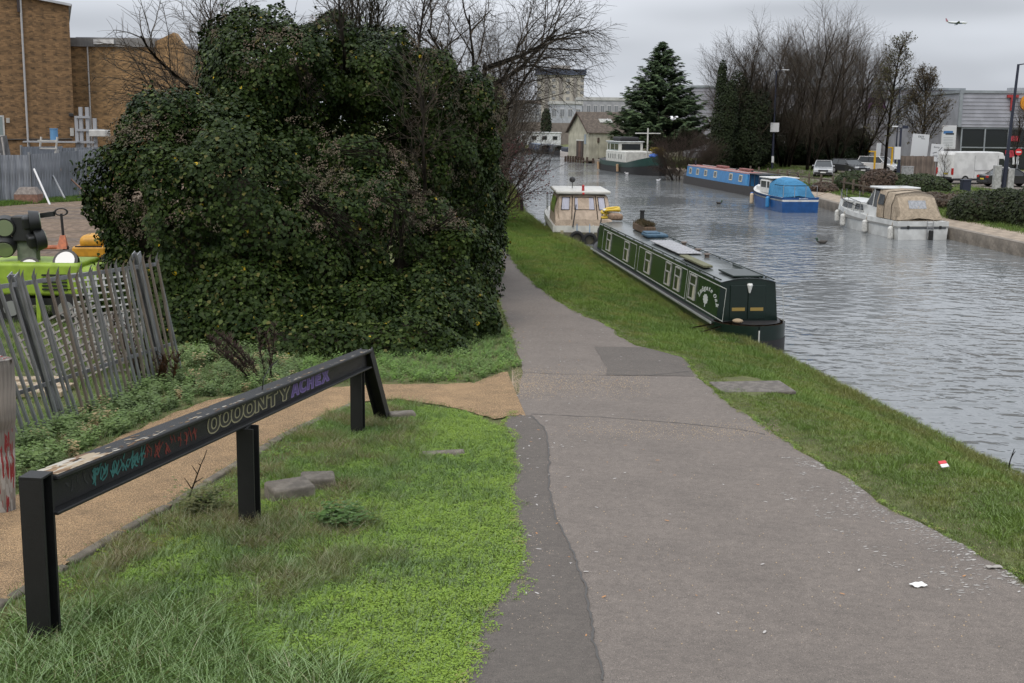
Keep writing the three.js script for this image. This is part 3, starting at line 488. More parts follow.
  // bent white cable tie sticking up from the beam
  const u = alongPx(A, B, 262), w = A.clone().lerp(B, u), tb = new Tubes(); tb.add([w, w.clone().add(V(0.02, 0.12, 0)), w.clone().add(V(0.075, 0.22, -0.02)), w.clone().add(V(0.15, 0.28, -0.03))].map(loc), 0.006, 0.006, 5); part(t, 'cable_tie', tb.geo(), mat([0.6, 0.6, 0.6], 0.5), { label: 'bent white cable tie' });
}
// concrete lumps in the grass
{
  const mC = mat([0.36, 0.315, 0.26], 0.95, { map: rep(TX.patch, 0.5), bumpMap: rep(TX.grainBump, 0.3), bumpScale: 0.02 });
  const lump = (px, py, w, h, d, ry, lab) => { const p = T(px, py), g = new RoundedBoxGeometry(w, h, d, 5, 0.03); const a = g.attributes.position; for (let i = 0; i < a.count; i++) { const n = 0.05 * (fbm(a.getX(i) * 7 + px, a.getZ(i) * 7 + a.getY(i) * 5, 3, 3) - 0.5); a.setXYZ(i, a.getX(i) * (1 + n), a.getY(i) + n * 0.7, a.getZ(i) * (1 + n)); } g.computeVertexNormals(); single('concrete_lump', lab, 'concrete block', g, mC, [p.x, p.y + h * 0.2, p.z], ry); };
  lump(290, 497, 0.42, 0.2, 0.34, 0.5, 'broken concrete lump with a pitted face in the grass by the middle post');
  lump(318, 486, 0.34, 0.17, 0.3, 0.2, 'smaller concrete lump touching the pitted one in the grass');
  lump(402, 418, 0.36, 0.12, 0.2, 0.3, 'low stone at the foot of the raking brace');
  lump(443, 455, 0.5, 0.06, 0.16, 0.1, 'flat sunken stone in the lawn beside the towpath');
  const s = T(752, 388); single('concrete_cover', 'flat grey concrete cover slab set in the canal bank grass', 'slab', rbox(0, 0, 0, 1.2, 0.06, 0.75, 0.02), mat([0.24, 0.215, 0.19], 0.95, { map: rep(TX.patch, 0.5), bumpMap: rep(TX.grainBump, 0.3), bumpScale: 0.015 }), [s.x, s.y + 0.0, s.z], 0.12);
}
// weathered wooden post with red and white paint at the edge of the gravel path
{
  const b = T(3, 512), hTop = hAt(b.x, b.z, 357) - b.y;
  const secs = [], N = 26; for (let j = 0; j <= 28; j++) { const t = j / 28, y = t * hTop, row = []; for (let i = 0; i < N; i++) { const a = i / N * 6.2832, ridge = fbm(i / N * 22, t * 3, 3, 12, 22), rr = 0.15 * (1 - 0.10 * Math.sin(t * 5)) * (t > 0.97 ? 0.93 : 1) * (t < 0.5 ? lerp(0.72, 1, t * 2) : 1) + 0.028 * (ridge - 0.5) - (t > 0.36 && t < 0.58 ? 0.03 * Math.max(0, Math.cos(a - 1.0)) : 0); row.push([Math.cos(a) * rr, y + (t === 1 ? 0.012 * (ridge - 0.5) : 0), Math.sin(a) * rr]); } secs.push(row); }
  const wt = dataTex(512, (u, v, i, j) => { const g = 0.30 + 0.3 * fbm(u * 50, v * 4, 4, 81, 2), red = v < 0.56 && fbm(u * 40 + 2, v * 10, 4, 82) > 0.57, wh = v < 0.42 && fbm(u * 26, v * 8, 4, 83) > 0.5; if (red) return [0.48 * (0.6 + g), 0.17, 0.17]; if (wh) return [0.62, 0.6, 0.58]; return [g * 1.04, g * 0.98, g * 0.92]; });
  const g = loft(secs, true, true), p = g.attributes.position, uv = []; for (let i = 0; i < p.count; i++) uv.push((Math.atan2(p.getZ(i), p.getX(i)) / 6.2832 + 0.5), p.getY(i) / hTop); g.setAttribute('uv', new THREE.Float32BufferAttribute(uv, 2));
  const q = single('wooden_post', 'gnarled grey wooden post flecked with red and white paint', 'post', g, mat([0.95, 0.95, 0.95], 0.95, { map: wt, bumpMap: rep(TX.wood, 0.5, 1), bumpScale: 0.012 }), [b.x, b.y - 0.02, b.z], 0, undefined, true);
}
// ---------- leaning palisade fence ----------
{
  const b0 = T(72, 421), b1 = T(150, 386), dir = V(b1.x - b0.x, 0, b1.z - b0.z).normalize(), ang = Math.atan2(-dir.z, dir.x);
  const hP = (hAt(b0.x, b0.z, 262) - b0.y) * 1.10, t = thing('palisade_fence', 'grey steel palisade fence leaning over beside the ivy thicket', 'fence', b0, ang);
  const mG = mat([0.33, 0.335, 0.35], 0.55, { metalness: 0.25, map: rep(TX.streak, 0.4, 1.2), bumpMap: rep(TX.grainBump, 0.3), bumpScale: 0.001 }), mR = mat([0.30, 0.25, 0.21], 0.7, { metalness: 0.15, map: rep(TX.streak, 0.3, 1) });
  const r = rng(17), shear = 0.42, Lr = b0.distanceTo(b1) + 1.15, Ll = 4.2;
  const paleG = h => { const w = 0.062, sh = [[-w / 2, 0, 0], [-w / 2 + 0.012, 0, 0.022], [0, 0, 0.03], [w / 2 - 0.012, 0, 0.022], [w / 2, 0, 0]]; const row = (y, k = 1, dz = 0) => sh.map(p => [p[0] * k, y, p[2] * k + dz]); return flatShade(loft([row(0), row(h - 0.12), row(h - 0.05, 0.55, 0.03), row(h, 0.12, 0.06)])); };
  const gs = [paleG(hP), paleG(hP * 0.98), paleG(hP * 1.02)];
  let i = 0;
  for (let x = -Ll; x < Lr; x += 0.165 + 0.02 * (r() - 0.5), i++) {
    const wx = b0.x + dir.x * x, wz = b0.z + dir.z * x, gy = hgt(wx, wz) - b0.y, q = part(t, 'pale', gs[i % 3].clone(), x > 0.2 && r() < 0.5 ? mR : mG); q.position.set(x, gy + 0.03, 0.03); q.rotation.z = shear + 0.05 * (r() - 0.5) - 0.02 * x / Lr; q.scale.y = 1 - 0.06 * Math.max(0, x / Lr); q.rotation.x = 0.05 * (r() - 0.5) + 0.04;
  }
  for (const hh of [0.78, 0.2]) part(t, 'rail', [-Ll, Lr].slice(0, 1).map(() => { const A = V(-Ll - shear * hP * hh, hgt(b0.x - dir.x * Ll, b0.z - dir.z * Ll) - b0.y + hP * hh, 0), B = V(Lr - shear * hP * hh, hgt(b0.x + dir.x * Lr, b0.z + dir.z * Lr) - b0.y + hP * (hh + 0.02), 0); return beamBox(A, B, 0.012, 0.055); }), mG);
  for (const [x, k, l] of [[-2.75, 1, 0], [0, 1, 0], [Lr - 0.3, 0.98, -0.03]]) { const q = part(t, 'fence_post', hSection(0.12, 0.10, 0.012, hP * k + 0.3), mG); q.position.set(x, hgt(b0.x + dir.x * x, b0.z + dir.z * x) - b0.y - 0.3, -0.07); q.rotation.set(0, 0, shear + l); }
}
// litter
{
  const flake = (name, lab, cat, px, py, w, d, col, ry) => { const p = T(px, py), g = new THREE.BoxGeometry(w, 0.004, d, 4, 1, 4), a = g.attributes.position; for (let i = 0; i < a.count; i++) a.setY(i, a.getY(i) + 0.012 * vnoise(a.getX(i) * 40 + px, a.getZ(i) * 40, 2)); g.computeVertexNormals(); single(name, lab, cat, g, mat(col, 0.6), [p.x, p.y + 0.022, p.z], ry); };
  flake('paper_scrap', 'crumpled white paper scrap on the grey asphalt', 'litter', 918, 588, 0.11, 0.07, [0.7, 0.7, 0.68], 0.3);
  const p = T(943, 472), g = thing('snack_packet', 'small red and white packet dropped on the canal bank grass', 'litter', [p.x, p.y + 0.09, p.z], 0.2); part(g, 'white_half', rbox(0, 0, 0.03, 0.11, 0.02, 0.06, 0.008), mat([0.7, 0.7, 0.7], 0.4)); part(g, 'red_half', rbox(0, 0.001, -0.03, 0.112, 0.021, 0.06, 0.008), mat([0.55, 0.04, 0.05], 0.4)); g.rotation.x = 0.5; g.scale.setScalar(0.8);
  flake('leaf_scrap', 'curled grey leaf lying where asphalt meets bank grass', 'litter', 994, 570, 0.12, 0.05, [0.3, 0.28, 0.25], 0.1);
  const s = T(1008, 470), tb = new Tubes(); tb.add([V(0, -0.1, 0), V(0.02, 0.14, 0), V(0.05, 0.26, 0), V(0.06, 0.34, 0.02)], 0.011, 0.006, 5); tb.add([V(0.03, 0.19, 0), V(0.09, 0.3, 0)], 0.008, 0.004, 4); single('broken_stem', 'bare forked plant stem sticking up at the water edge', 'stem', tb.geo(), mat([0.10, 0.075, 0.055], 0.9), s);
  // pale leaf flakes pressed into the asphalt along the grass
  const r = rng(44), fl = []; for (let k = 0; k < 2000; k++) { const d = 7.5 + 7.2 * r(), off = Math.pow(r(), 2.0) * 0.9 * sstep(15, 10, d), x = pathR(d) - off - 0.02; if (fbm(x * 3, d * 2, 3, 5) < 0.47) continue; fl.push({ x, y: hgt(x, -d) + 0.016, z: -d, ry: r() * 0.7 + (r() < 0.5 ? 0 : 2.9), s: 0.28 + 0.65 * r() * r(), c: mixc([0.40, 0.38, 0.355], [0.2, 0.185, 0.17], r()) }); }
  for (let k = 0; k < 260; k++) { const d = 6.5 + 25 * r(), x = r() < 0.5 ? pathL(d) + Math.pow(r(), 2) * 1.2 : lerp(pathL(d), pathR(d), r()); fl.push({ x, y: hgt(x, -d) + 0.022, z: -d, ry: r() * 6, s: 0.3 + 0.5 * r(), c: r() < 0.3 ? [0.4, 0.2, 0.08] : [0.4, 0.38, 0.36] }); }
  const lg = new THREE.CircleGeometry(0.035, 6); lg.rotateX(-Math.PI / 2); lg.scale(1, 1, 0.35);
  scatter('leaf_flakes', lg, mat([1, 1, 1], 0.8), fl, { label: 'pale flattened leaf flakes scattered along the towpath edge', category: 'leaves' });
}
// ---------- woody growth ----------
function grow(seed, o) {            // returns {trunk, crown} geometries, base at the origin
  const r = rng(seed), tr = new Tubes(), cr = new Tubes();
  const P = { levels: 4, len: [6, 3, 1.6, 0.8], rad: [0.2, 0.08, 0.03, 0.012], kids: [9, 8, 7, 0], ang: [0.7, 0.7, 0.8], wander: 0.22, rise: [0.1, 0.06, 0.02, 0], from: [0.3, 0.2, 0.15], tip: 0.35, segs: [8, 6, 4, 3], taper: 0.3, ...o };
  const go = (p, dir, len, rad, lv) => {
    const n = P.segs[Math.min(lv, 3)], pts = [p.clone()], q = p.clone(), d = dir.clone(), ds = [d.clone()];
    for (let i = 1; i <= n; i++) { d.x += (r() - 0.5) * P.wander; d.z += (r() - 0.5) * P.wander; d.y += (r() - 0.5) * P.wander * 0.7 + P.rise[Math.min(lv, 3)]; if (P.lean && lv === 0) d.add(P.lean); d.normalize(); q.addScaledVector(d, len / n); pts.push(q.clone()); ds.push(d.clone()); }
    (lv <= (P.trunkLv ?? 0) ? tr : cr).add(pts, rad, lv === P.levels - 1 ? rad * 0.5 : rad * P.taper, lv === 0 ? 8 : lv === 1 ? 5 : 3);
    if (lv + 1 >= P.levels) return;
    const K = Math.round(P.kids[lv] * (0.75 + 0.5 * r()));
    for (let k = 0; k < K; k++) {
      const t = lerp(P.from[lv], 1, (k + r()) / K), f = t * n, i = Math.min(n - 1, Math.floor(f)), s = pts[i].clone().lerp(pts[i + 1], f - i), ax = ds[i + 1];
      const a = k * 2.399 + r() * 1.2, u = V().crossVectors(ax, Math.abs(ax.y) > 0.9 ? V(1, 0, 0) : V(0, 1, 0)).normalize(), w = V().crossVectors(ax, u), an = P.ang[lv] * (0.65 + 0.6 * r());
      const nd = ax.clone().multiplyScalar(Math.cos(an)).addScaledVector(u, Math.sin(an) * Math.cos(a)).addScaledVector(w, Math.sin(an) * Math.sin(a)).normalize();
      const shape = P.cone ? lerp(1.15, 0.25, t) : lerp(1, 0.6, Math.abs(t - 0.55) * 1.6);
      go(s, nd, P.len[lv + 1] * shape * (0.7 + 0.6 * r()), Math.min(P.rad[lv + 1], rad * 0.8) * (0.7 + 0.5 * r()), lv + 1);
    }
  };
  for (const st of P.stems || [[V(0, 0, 0), V(0, 1, 0), 1]]) go(st[0], st[1].normalize(), P.len[0] * st[2], P.rad[0] * Math.sqrt(st[2]), 0);
  return { trunk: tr.geo(), crown: cr.geo() };
}
const bark = (c, s = 0.5) => mat(c, 0.95, { map: rep(TX.wood, s, s * 2) });
const mBark = bark([0.29, 0.25, 0.195]), mTwig = mat([0.30, 0.25, 0.195], 0.95), mTwigPale = mat([0.38, 0.32, 0.25], 0.95), mTwigDry = mat([0.42, 0.35, 0.28], 0.95), mTwigRed = mat([0.28, 0.2, 0.165], 0.95);
function bareTree(name, label, seed, pos, o, mt = mTwig, mb = mBark, turn = 0, group) {
  const g = grow(seed, o), t = thing(name, label, 'tree', pos, turn, group); part(t, 'trunk', g.trunk, mb); part(t, 'crown', g.crown, mt); return t;
}
// ---------- foliage on lobes ----------
const leafBlade = (() => { const pos = [], nor = [], idx = []; leafGeoInto(pos, nor, idx, V(0, 0, 0), V(0, 0, 1), V(0, 1, 0), 1, 0.95); const g = new THREE.BufferGeometry(); g.setAttribute('position', new THREE.Float32BufferAttribute(pos, 3)); g.setAttribute('normal', new THREE.Float32BufferAttribute(nor, 3)); g.setIndex(idx); return g; })();
const noise3 = (x, y, z, s) => (fbm(x, y + z * 0.37, 3, s) + fbm(y + 31, z - x * 0.41, 3, s + 5) + fbm(z + 7, x + y * 0.29, 3, s + 9)) / 3;
function lobeLeaves(seed, lobes, perM2, size, colour, o = {}) {      // lobes: {c, r:[rx,ry,rz]}
  const r = rng(seed), out = [], up = V(0, 1, 0), M = new THREE.Matrix4();
  for (const L of lobes) {
    const [a, b, c] = L.r, area = 4 * Math.PI * Math.pow((Math.pow(a * b, 1.6) + Math.pow(a * c, 1.6) + Math.pow(b * c, 1.6)) / 3, 1 / 1.6), n = Math.round(area * perM2 * (L.k ?? 1));
    for (let k = 0; k < n; k++) {
      const cz = 2 * r() - 1, th = r() * 6.2832, sr = Math.sqrt(1 - cz * cz), d = V(sr * Math.cos(th), cz, sr * Math.sin(th));
      if (o.cull && d.z < -0.35 && r() < 0.8) continue;
      const layer = r(), depth = 1 - (o.deep ?? 0.3) * layer * layer;
      const bx = L.c.x + d.x * a, by = L.c.y + d.y * b, bz = L.c.z + d.z * c, ns = noise3(bx * (o.f ?? 1.1), by * (o.f ?? 1.1), bz * (o.f ?? 1.1), seed), ns2 = noise3(bx * 3.3, by * 3.3, bz * 3.3, seed + 3);
      const k2 = depth * (1 + (o.lump ?? 0.3) * (ns - 0.5) * 2 + 0.10 * (ns2 - 0.5) * 2 + (r() < 0.04 ? 0.06 * r() : 0));
      const x = L.c.x + d.x * a * k2, y = L.c.y + d.y * b * k2, z = L.c.z + d.z * c * k2;
      if (o.floor !== undefined && y < hgt(x, z) + o.floor) continue;
      if (o.skip && o.skip(x, y, z, r)) continue;
      let hid = false; for (const q of lobes) if (q !== L && ((x - q.c.x) / q.r[0]) ** 2 + ((y - q.c.y) / q.r[1]) ** 2 + ((z - q.c.z) / q.r[2]) ** 2 < 0.66) { hid = true; break; } if (hid) continue;
      const nrm = V(d.x / a, d.y / b, d.z / c).normalize().addScaledVector(up, 0.45); nrm.x += (r() - 0.5) * 1.7; nrm.y += (r() - 0.5) * 1.4; nrm.z += (r() - 0.5) * 1.7; nrm.normalize();
      const hang = V((r() - 0.5) * 1.6, -1, (r() - 0.5) * 1.6), fw = hang.addScaledVector(nrm, -hang.dot(nrm)).normalize(), s = V().crossVectors(nrm, fw);
      M.makeBasis(s, nrm, fw);
      out.push({ x, y, z, q: new THREE.Quaternion().setFromRotationMatrix(M), s: size * (0.55 + 0.75 * r()), c: colour(r, ns2, layer, d, y) });
    }
  }
  return out;
}
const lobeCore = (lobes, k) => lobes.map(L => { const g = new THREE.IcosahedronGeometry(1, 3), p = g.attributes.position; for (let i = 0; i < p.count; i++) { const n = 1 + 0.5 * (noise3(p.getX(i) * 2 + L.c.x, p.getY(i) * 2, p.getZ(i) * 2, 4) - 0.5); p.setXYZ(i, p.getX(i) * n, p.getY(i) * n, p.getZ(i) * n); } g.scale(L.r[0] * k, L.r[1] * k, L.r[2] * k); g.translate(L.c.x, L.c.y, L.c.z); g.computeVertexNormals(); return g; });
const lobePx = (px, py, d, rx, ry, rz, k) => { const s = d / FPX; return { c: D(px, py, d), r: [rx * s, ry * s, rz], k }; };
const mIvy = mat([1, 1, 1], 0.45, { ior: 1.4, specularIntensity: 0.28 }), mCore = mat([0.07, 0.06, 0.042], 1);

// ---------- the ivy thicket ----------
{
  const lobes = [lobePx(232, 245, 24, 112, 116, 2.5), lobePx(184, 152, 25, 62, 52, 2), lobePx(158, 250, 24.5, 48, 102, 1.7), lobePx(275, 96, 27, 66, 70, 2.2), lobePx(368, 86, 28.5, 78, 58, 2.5), lobePx(428, 150, 30, 66, 80, 2.6),
    lobePx(425, 285, 25.5, 66, 76, 2.0), lobePx(330, 235, 25.5, 100, 115, 2.4), lobePx(240, 326, 22.4, 112, 52, 1.6), lobePx(375, 322, 23, 92, 48, 1.5), lobePx(195, 336, 21.6, 62, 34, 1.1), lobePx(300, 348, 21.1, 80, 32, 1.1), lobePx(395, 344, 21.5, 68, 36, 1.1), lobePx(452, 322, 23.6, 38, 42, 1.1), lobePx(462, 215, 35, 38, 74, 3), lobePx(458, 300, 30, 34, 46, 2), lobePx(478, 240, 41, 22, 52, 3)];
  { const q = rng(55), extra = []; for (const L of lobes) for (let i = 0; i < 9; i++) { const th = q() * 6.283, cz = q() * 1.3 - 0.45, sr = Math.sqrt(Math.max(0, 1 - cz * cz)), d = V(sr * Math.cos(th), cz, sr * Math.sin(th)); if (d.z < -0.2) d.z *= -1; const k = 0.2 + 0.16 * q(), s = Math.min(...L.r) * (0.8 + 0.5 * q()); extra.push({ c: V(L.c.x + d.x * L.r[0] * 0.84, L.c.y + d.y * L.r[1] * 0.84, L.c.z + d.z * L.r[2] * 0.84), r: [s * k * 1.5, s * k * 1.25, s * k * 1.4], sub: true }); } lobes.push(...extra); }
  const base = onGround(-4, -24.5), t = thing('ivy_thicket', 'huge dark ivy-covered thicket at the fork of the paths', 'ivy', base);
  for (const L of lobes) L.c.sub(base);
  const H0 = base.y;
  const col = (r, n, layer, d, y) => { const q = r(); if (q < 0.002) return [0.42, 0.30, 0.02]; if (q < 0.03) return [0.09, 0.085, 0.025]; return mixc(mixc([0.010, 0.021, 0.005], [0.034, 0.053, 0.010], clamp(n * 1.6 - 0.4 + 0.5 * (r() - 0.5))), [0.075, 0.10, 0.025], r() < 0.06 ? 0.7 : 0); };
  const hollow = [D(318, 222, 21.6), D(395, 235, 22.4), D(345, 130, 25), D(300, 60, 24)].map(p => p.sub(base)), hr = [0.62, 0.5, 0.6, 0.5];
  const skip = (x, y, z, r) => hollow.some((h, i) => Math.hypot(x - h.x, (y - h.y) * 1.25, (z - h.z) * 0.55) < hr[i] * (0.75 + 0.5 * r()));
  const save = hgt, list = lobeLeaves(7, lobes, 640, 0.088, col, { cull: true, deep: 0.26, lump: 0.85, f: 1.3, skip });
  { const q = rng(404), out = list.filter(e => e.y > -0.25), n = out.length; for (let i = 0; i < 900; i++) { const e = out[(q() * n) | 0], o = V(e.x * 0.25, 0.4 + e.y * 0.12, 1.2).normalize(), L = 0.12 + 0.38 * q(), dir = V(o.x + 1.2 * (q() - 0.5), o.y + 0.9 * (q() - 0.4), o.z + 0.6 * (q() - 0.5)).normalize(); for (let k = 0; k < 11; k++) { const u = L * k / 11, f = out[(q() * n) | 0]; out.push({ ...f, x: e.x + dir.x * u + 0.09 * (q() - 0.5), y: e.y + dir.y * u + 0.09 * (q() - 0.5), z: e.z + dir.z * u + 0.09 * (q() - 0.5), s: f.s * 0.85 }); } }
  scatter('ivy_leaves', leafBlade, mIvy, out, { parent: t, label: 'dark glossy ivy leaves' }); }
  // brown seed heads over the upper surfaces
  const hd = clumpGeo(31, 14, 0.07, 0.09, 0.035, 0.1), r = rng(71);
  const heads = lobeLeaves(8, lobes, 24, 1, (r) => mixc([0.12, 0.085, 0.062], [0.07, 0.065, 0.035], r()), { cull: true, deep: 0.0, lump: 0.26, skip }).filter(e => e.y > 2.2 && noise3(e.x * 0.8, e.y * 0.8, e.z * 0.8, 3) > 0.5).map(e => ({ ...e, s: 0.8 + 0.7 * r() }));
  scatter('ivy_seed_heads', hd, mat([1, 1, 1], 0.9), heads, { parent: t, label: 'brown withered ivy seed heads' });
  part(t, 'inner_stems', lobeCore(lobes.filter(L => !L.sub), 0.58), mCore, { kind: 'stuff' });
  // dead twigs hanging out of the hollow, and a pale bare sapling
  const tb = new Tubes(), rr = rng(19);
  const spray = (px, py, d, n, ax, ay, len) => { const p0 = D(px, py, d).sub(base); for (let i = 0; i < n; i++) { let p = p0.clone().add(V((rr() - 0.5) * 0.3, (rr() - 0.5) * 0.25, 0.1 * rr())); const dir = V(ax + 0.7 * (rr() - 0.5), ay + 0.6 * (rr() - 0.5), 0.5 * rr()).normalize(), pts = [p.clone()]; for (let k = 0; k < 5; k++) { dir.x += 0.35 * (rr() - 0.5); dir.y += 0.35 * (rr() - 0.5) - 0.03; dir.normalize(); p.addScaledVector(dir, len * (0.5 + 0.6 * rr()) / 5); pts.push(p.clone()); if (k > 1 && rr() < 0.7) { const e = p.clone().add(V((rr() - 0.3) * 0.5, (rr() - 0.5) * 0.4, 0.1)); tb.add([p.clone(), p.clone().lerp(e, 0.5).add(V(0, 0.03, 0)), e], 0.006, 0.003, 3); } } tb.add(pts, 0.011, 0.004, 4); } };
  spray(308, 200, 21.0, 22, 0.8, -0.55, 1.7); spray(385, 195, 22, 12, 0.6, -0.2, 1.2); spray(300, 62, 24, 10, 0.4, -0.8, 1.3); spray(400, 215, 22.6, 14, 0.3, -0.9, 1.2); spray(430, 230, 24, 10, 0.5, 0.4, 1.4); spray(345, 150, 23, 10, 0.9, 0.1, 1.4);
  part(t, 'dead_twigs', tb.geo(), mat([0.13, 0.10, 0.085], 0.95), { label: 'pale dead twigs hanging from the ivy' });
  for (const [n, px, py, d, len, lean, lab] of [['bare_sapling', 425, 195, 26, 2.3, 0.03, 'pale bare sapling growing out of the ivy thicket'], ['bare_sapling', 470, 235, 33, 3.6, 0.06, 'twiggy bare sapling on the canal side of the ivy thicket'], ['bare_sapling', 345, 70, 26.5, 2.0, -0.02, 'bare sapling poking out of the crest of the ivy thicket'], ['bare_sapling', 415, 75, 28.5, 2.2, 0.02, 'brushy bare sapling above the shoulder of the ivy thicket'], ['bare_sapling', 478, 250, 37, 3.2, 0.09, 'bare hawthorn leaning from the thicket towards the water']])
    bareTree(n, lab, px, D(px, py, d), { len: [len, len * 0.55, len * 0.36, len * 0.2], rad: [0.05, 0.022, 0.011, 0.006], kids: [9, 6, 4, 0], from: [0.15, 0.1, 0.1], lean: V(lean, 0, 0) }, mTwigDry, mTwigDry);
  // brown dead dock stalks at the foot
  const dock = (px, py, hpx, n, lean, lab, col, fuzz = 13) => { const p = T(px, py), tb2 = new Tubes(), h = hpx * -p.z / FPX, q = rng(px); for (let i = 0; i < n; i++) { const a = V((q() - 0.5) * 0.5 + lean, 1, (q() - 0.5) * 0.3).normalize(); let c = V((q() - 0.5) * 0.35, 0, (q() - 0.5) * 0.25); const pts = [c.clone()], L = h * (0.6 + 0.5 * q()); for (let k = 0; k < 7; k++) { a.x += lean * 0.16 + 0.1 * (q() - 0.5); a.normalize(); c.addScaledVector(a, L / 7); pts.push(c.clone()); if (k > 1) for (let m = 0; m < fuzz; m++) { const b = c.clone().addScaledVector(a, -L / 7 * q()), e = b.clone().add(V((q() - 0.5) * 0.16, 0.03 + 0.09 * q(), (q() - 0.5) * 0.16)); tb2.add([b, e], 0.007, 0.003, 3); } } tb2.add(pts, 0.010, 0.004, 4); } single('dead_dock', lab, 'weed', tb2.geo(), mat(col, 0.95), p); };
  dock(258, 384, 66, 9, -0.55, 'purple-brown dead dock stalks leaning out of the ivy behind the railing', [0.30, 0.21, 0.185]);
  dock(142, 386, 70, 7, -0.12, 'dead brown stalks growing through the end of the leaning fence', [0.32, 0.22, 0.185]);
  dock(165, 386, 34, 8, 0.1, 'rusty brown withered weeds between fence and ivy', [0.3, 0.16, 0.08], 6);
  dock(262, 386, 78, 3, -0.08, 'upright brown dock stalk against the dark ivy', [0.30, 0.21, 0.185]);
  dock(182, 502, 52, 1, 0.1, 'thin dry seed stalk beside the gravel path edging', [0.12, 0.09, 0.07], 1);
}
// ---------- big bare trees behind the thicket ----------
{
  const broad = { levels: 5, len: [7, 6.5, 3.6, 1.7, 0.8], rad: [0.34, 0.15, 0.05, 0.018, 0.009], kids: [10, 10, 8, 6, 0], ang: [0.85, 0.65, 0.7, 0.8], rise: [0.02, 0.05, -0.03, -0.05], from: [0.3, 0.25, 0.15, 0.1], segs: [8, 8, 6, 4], wander: 0.34, trunkLv: 1 };
  const p = onGround(D(462, 150, 58).x, -58); bareTree('bare_ash_tree', 'large bare tree arching over the canal behind the ivy thicket', 411, p, { ...broad, len: [8.5, 6.6, 3.4, 1.6, 0.8], lean: V(0.03, 0, 0) }, mTwig);
  const q = onGround(D(238, 150, 44).x, -44); bareTree('bare_thorn_tree', 'bare crooked tree spreading towards the brick buildings behind the ivy', 77, q, { ...broad, levels: 4, len: [5.4, 5.4, 2.6, 0.9], rad: [0.22, 0.10, 0.03, 0.010], kids: [13, 15, 15, 0], lean: V(-0.05, 0, 0) }, mTwigPale, bark([0.14, 0.115, 0.085]));
  const s = onGround(D(365, 150, 48).x, -48); bareTree('bare_brush_tree', 'twiggy pale bare tree rising above the middle of the ivy thicket', 91, s, { ...broad, levels: 4, len: [6.2, 5, 2.4, 1.1], rad: [0.2, 0.08, 0.03, 0.011], kids: [12, 11, 9, 0], ang: [0.5, 0.5, 0.6], rise: [0.05, 0.12, 0.05, 0] }, mat([0.16, 0.14, 0.085], 0.95));
  // scrub along the bank beyond the thicket
  const scrub = { levels: 4, len: [4.2, 2.6, 1.4, 0.7], rad: [0.06, 0.024, 0.010, 0.006], kids: [8, 7, 6, 0], ang: [0.55, 0.6, 0.7], from: [0.1, 0.1, 0.1], stems: [[V(0, 0, 0), V(0.1, 1, 0), 1], [V(0.3, 0, 0.2), V(0.45, 1, 0.1), 0.8], [V(-0.3, 0, 0.1), V(-0.3, 1, 0.2), 0.9], [V(0.1, 0, -0.3), V(0.2, 1, -0.4), 0.7]] };
  for (const [px, d, k, m, lab] of [[486, 52, 1, mTwigRed, 'brown bare bramble scrub at the bend of the towpath'], [492, 68, 1.1, mTwig, 'tangled bare scrub overhanging the canal beyond the thicket'], [498, 88, 1.5, mTwig, 'bare waterside bush with grey-brown twigs past the mooring stake'], [505, 118, 2.1, mTwigRed, 'tall bare waterside scrub opposite the boathouse'], [498, 150, 2.7, mTwig, 'tall bare trees at the far bend of the towpath'], [488, 105, 2.6, mTwig, 'bare trees massed behind the thicket crest']])
    bareTree('bare_scrub', lab, 500 + px + d, onGround(D(px, 150, d).x, -d), { ...scrub, len: scrub.len.map(v => v * k), rad: scrub.rad.map(v => v * Math.sqrt(k) * 1.1) }, m, m);
  // the bush with red berries beside the mooring stake
  const rb = onGround(D(494, 205, 58).x, -58), g = grow(33, { ...scrub, len: [2.6, 2, 1.1, 0.6], lean: V(0.06, -0.02, 0) }), t = thing('berry_bush', 'sparse bush with dull red berries leaning over the water', 'bush', rb); part(t, 'stems', g.trunk, mTwigRed, { kind: 'stuff' }); part(t, 'twigs', g.crown, mTwigRed);
  const r = rng(8), cp = g.crown.attributes.position, be = []; for (let k = 0; k < 1500; k++) { const i = (r() * cp.count) | 0; be.push({ x: cp.getX(i) + 0.05 * (r() - 0.5), y: cp.getY(i) + 0.05 * (r() - 0.5), z: cp.getZ(i), ry: r() * 6, s: 0.02 + 0.025 * r(), c: mixc([0.16, 0.03, 0.035], [0.10, 0.05, 0.04], r()) }); }
  scatter('berries', new THREE.IcosahedronGeometry(1, 0), mat([1, 1, 1], 0.6), be, { parent: t, label: 'dull red berries' });
  // evergreen ivy among the scrub
  const gl = [lobePx(486, 120, 62, 18, 42, 2), lobePx(470, 150, 55, 22, 60, 2)]; const gb = onGround(gl[0].c.x, -60), gt = thing('ivy_bush', 'olive green ivy-clad bush behind the canal side of the thicket', 'bush', gb); for (const L of gl) L.c.sub(gb);
  scatter('ivy_leaves', leafBlade, mIvy, lobeLeaves(22, gl, 130, 0.2, (r, n) => mixc([0.03, 0.05, 0.012], [0.10, 0.11, 0.03], r() * n * 1.6), { lump: 0.4, deep: 0.4 }), { parent: gt }); part(gt, 'inner_stems', lobeCore(gl, 0.5), mCore, { kind: 'stuff' });
}
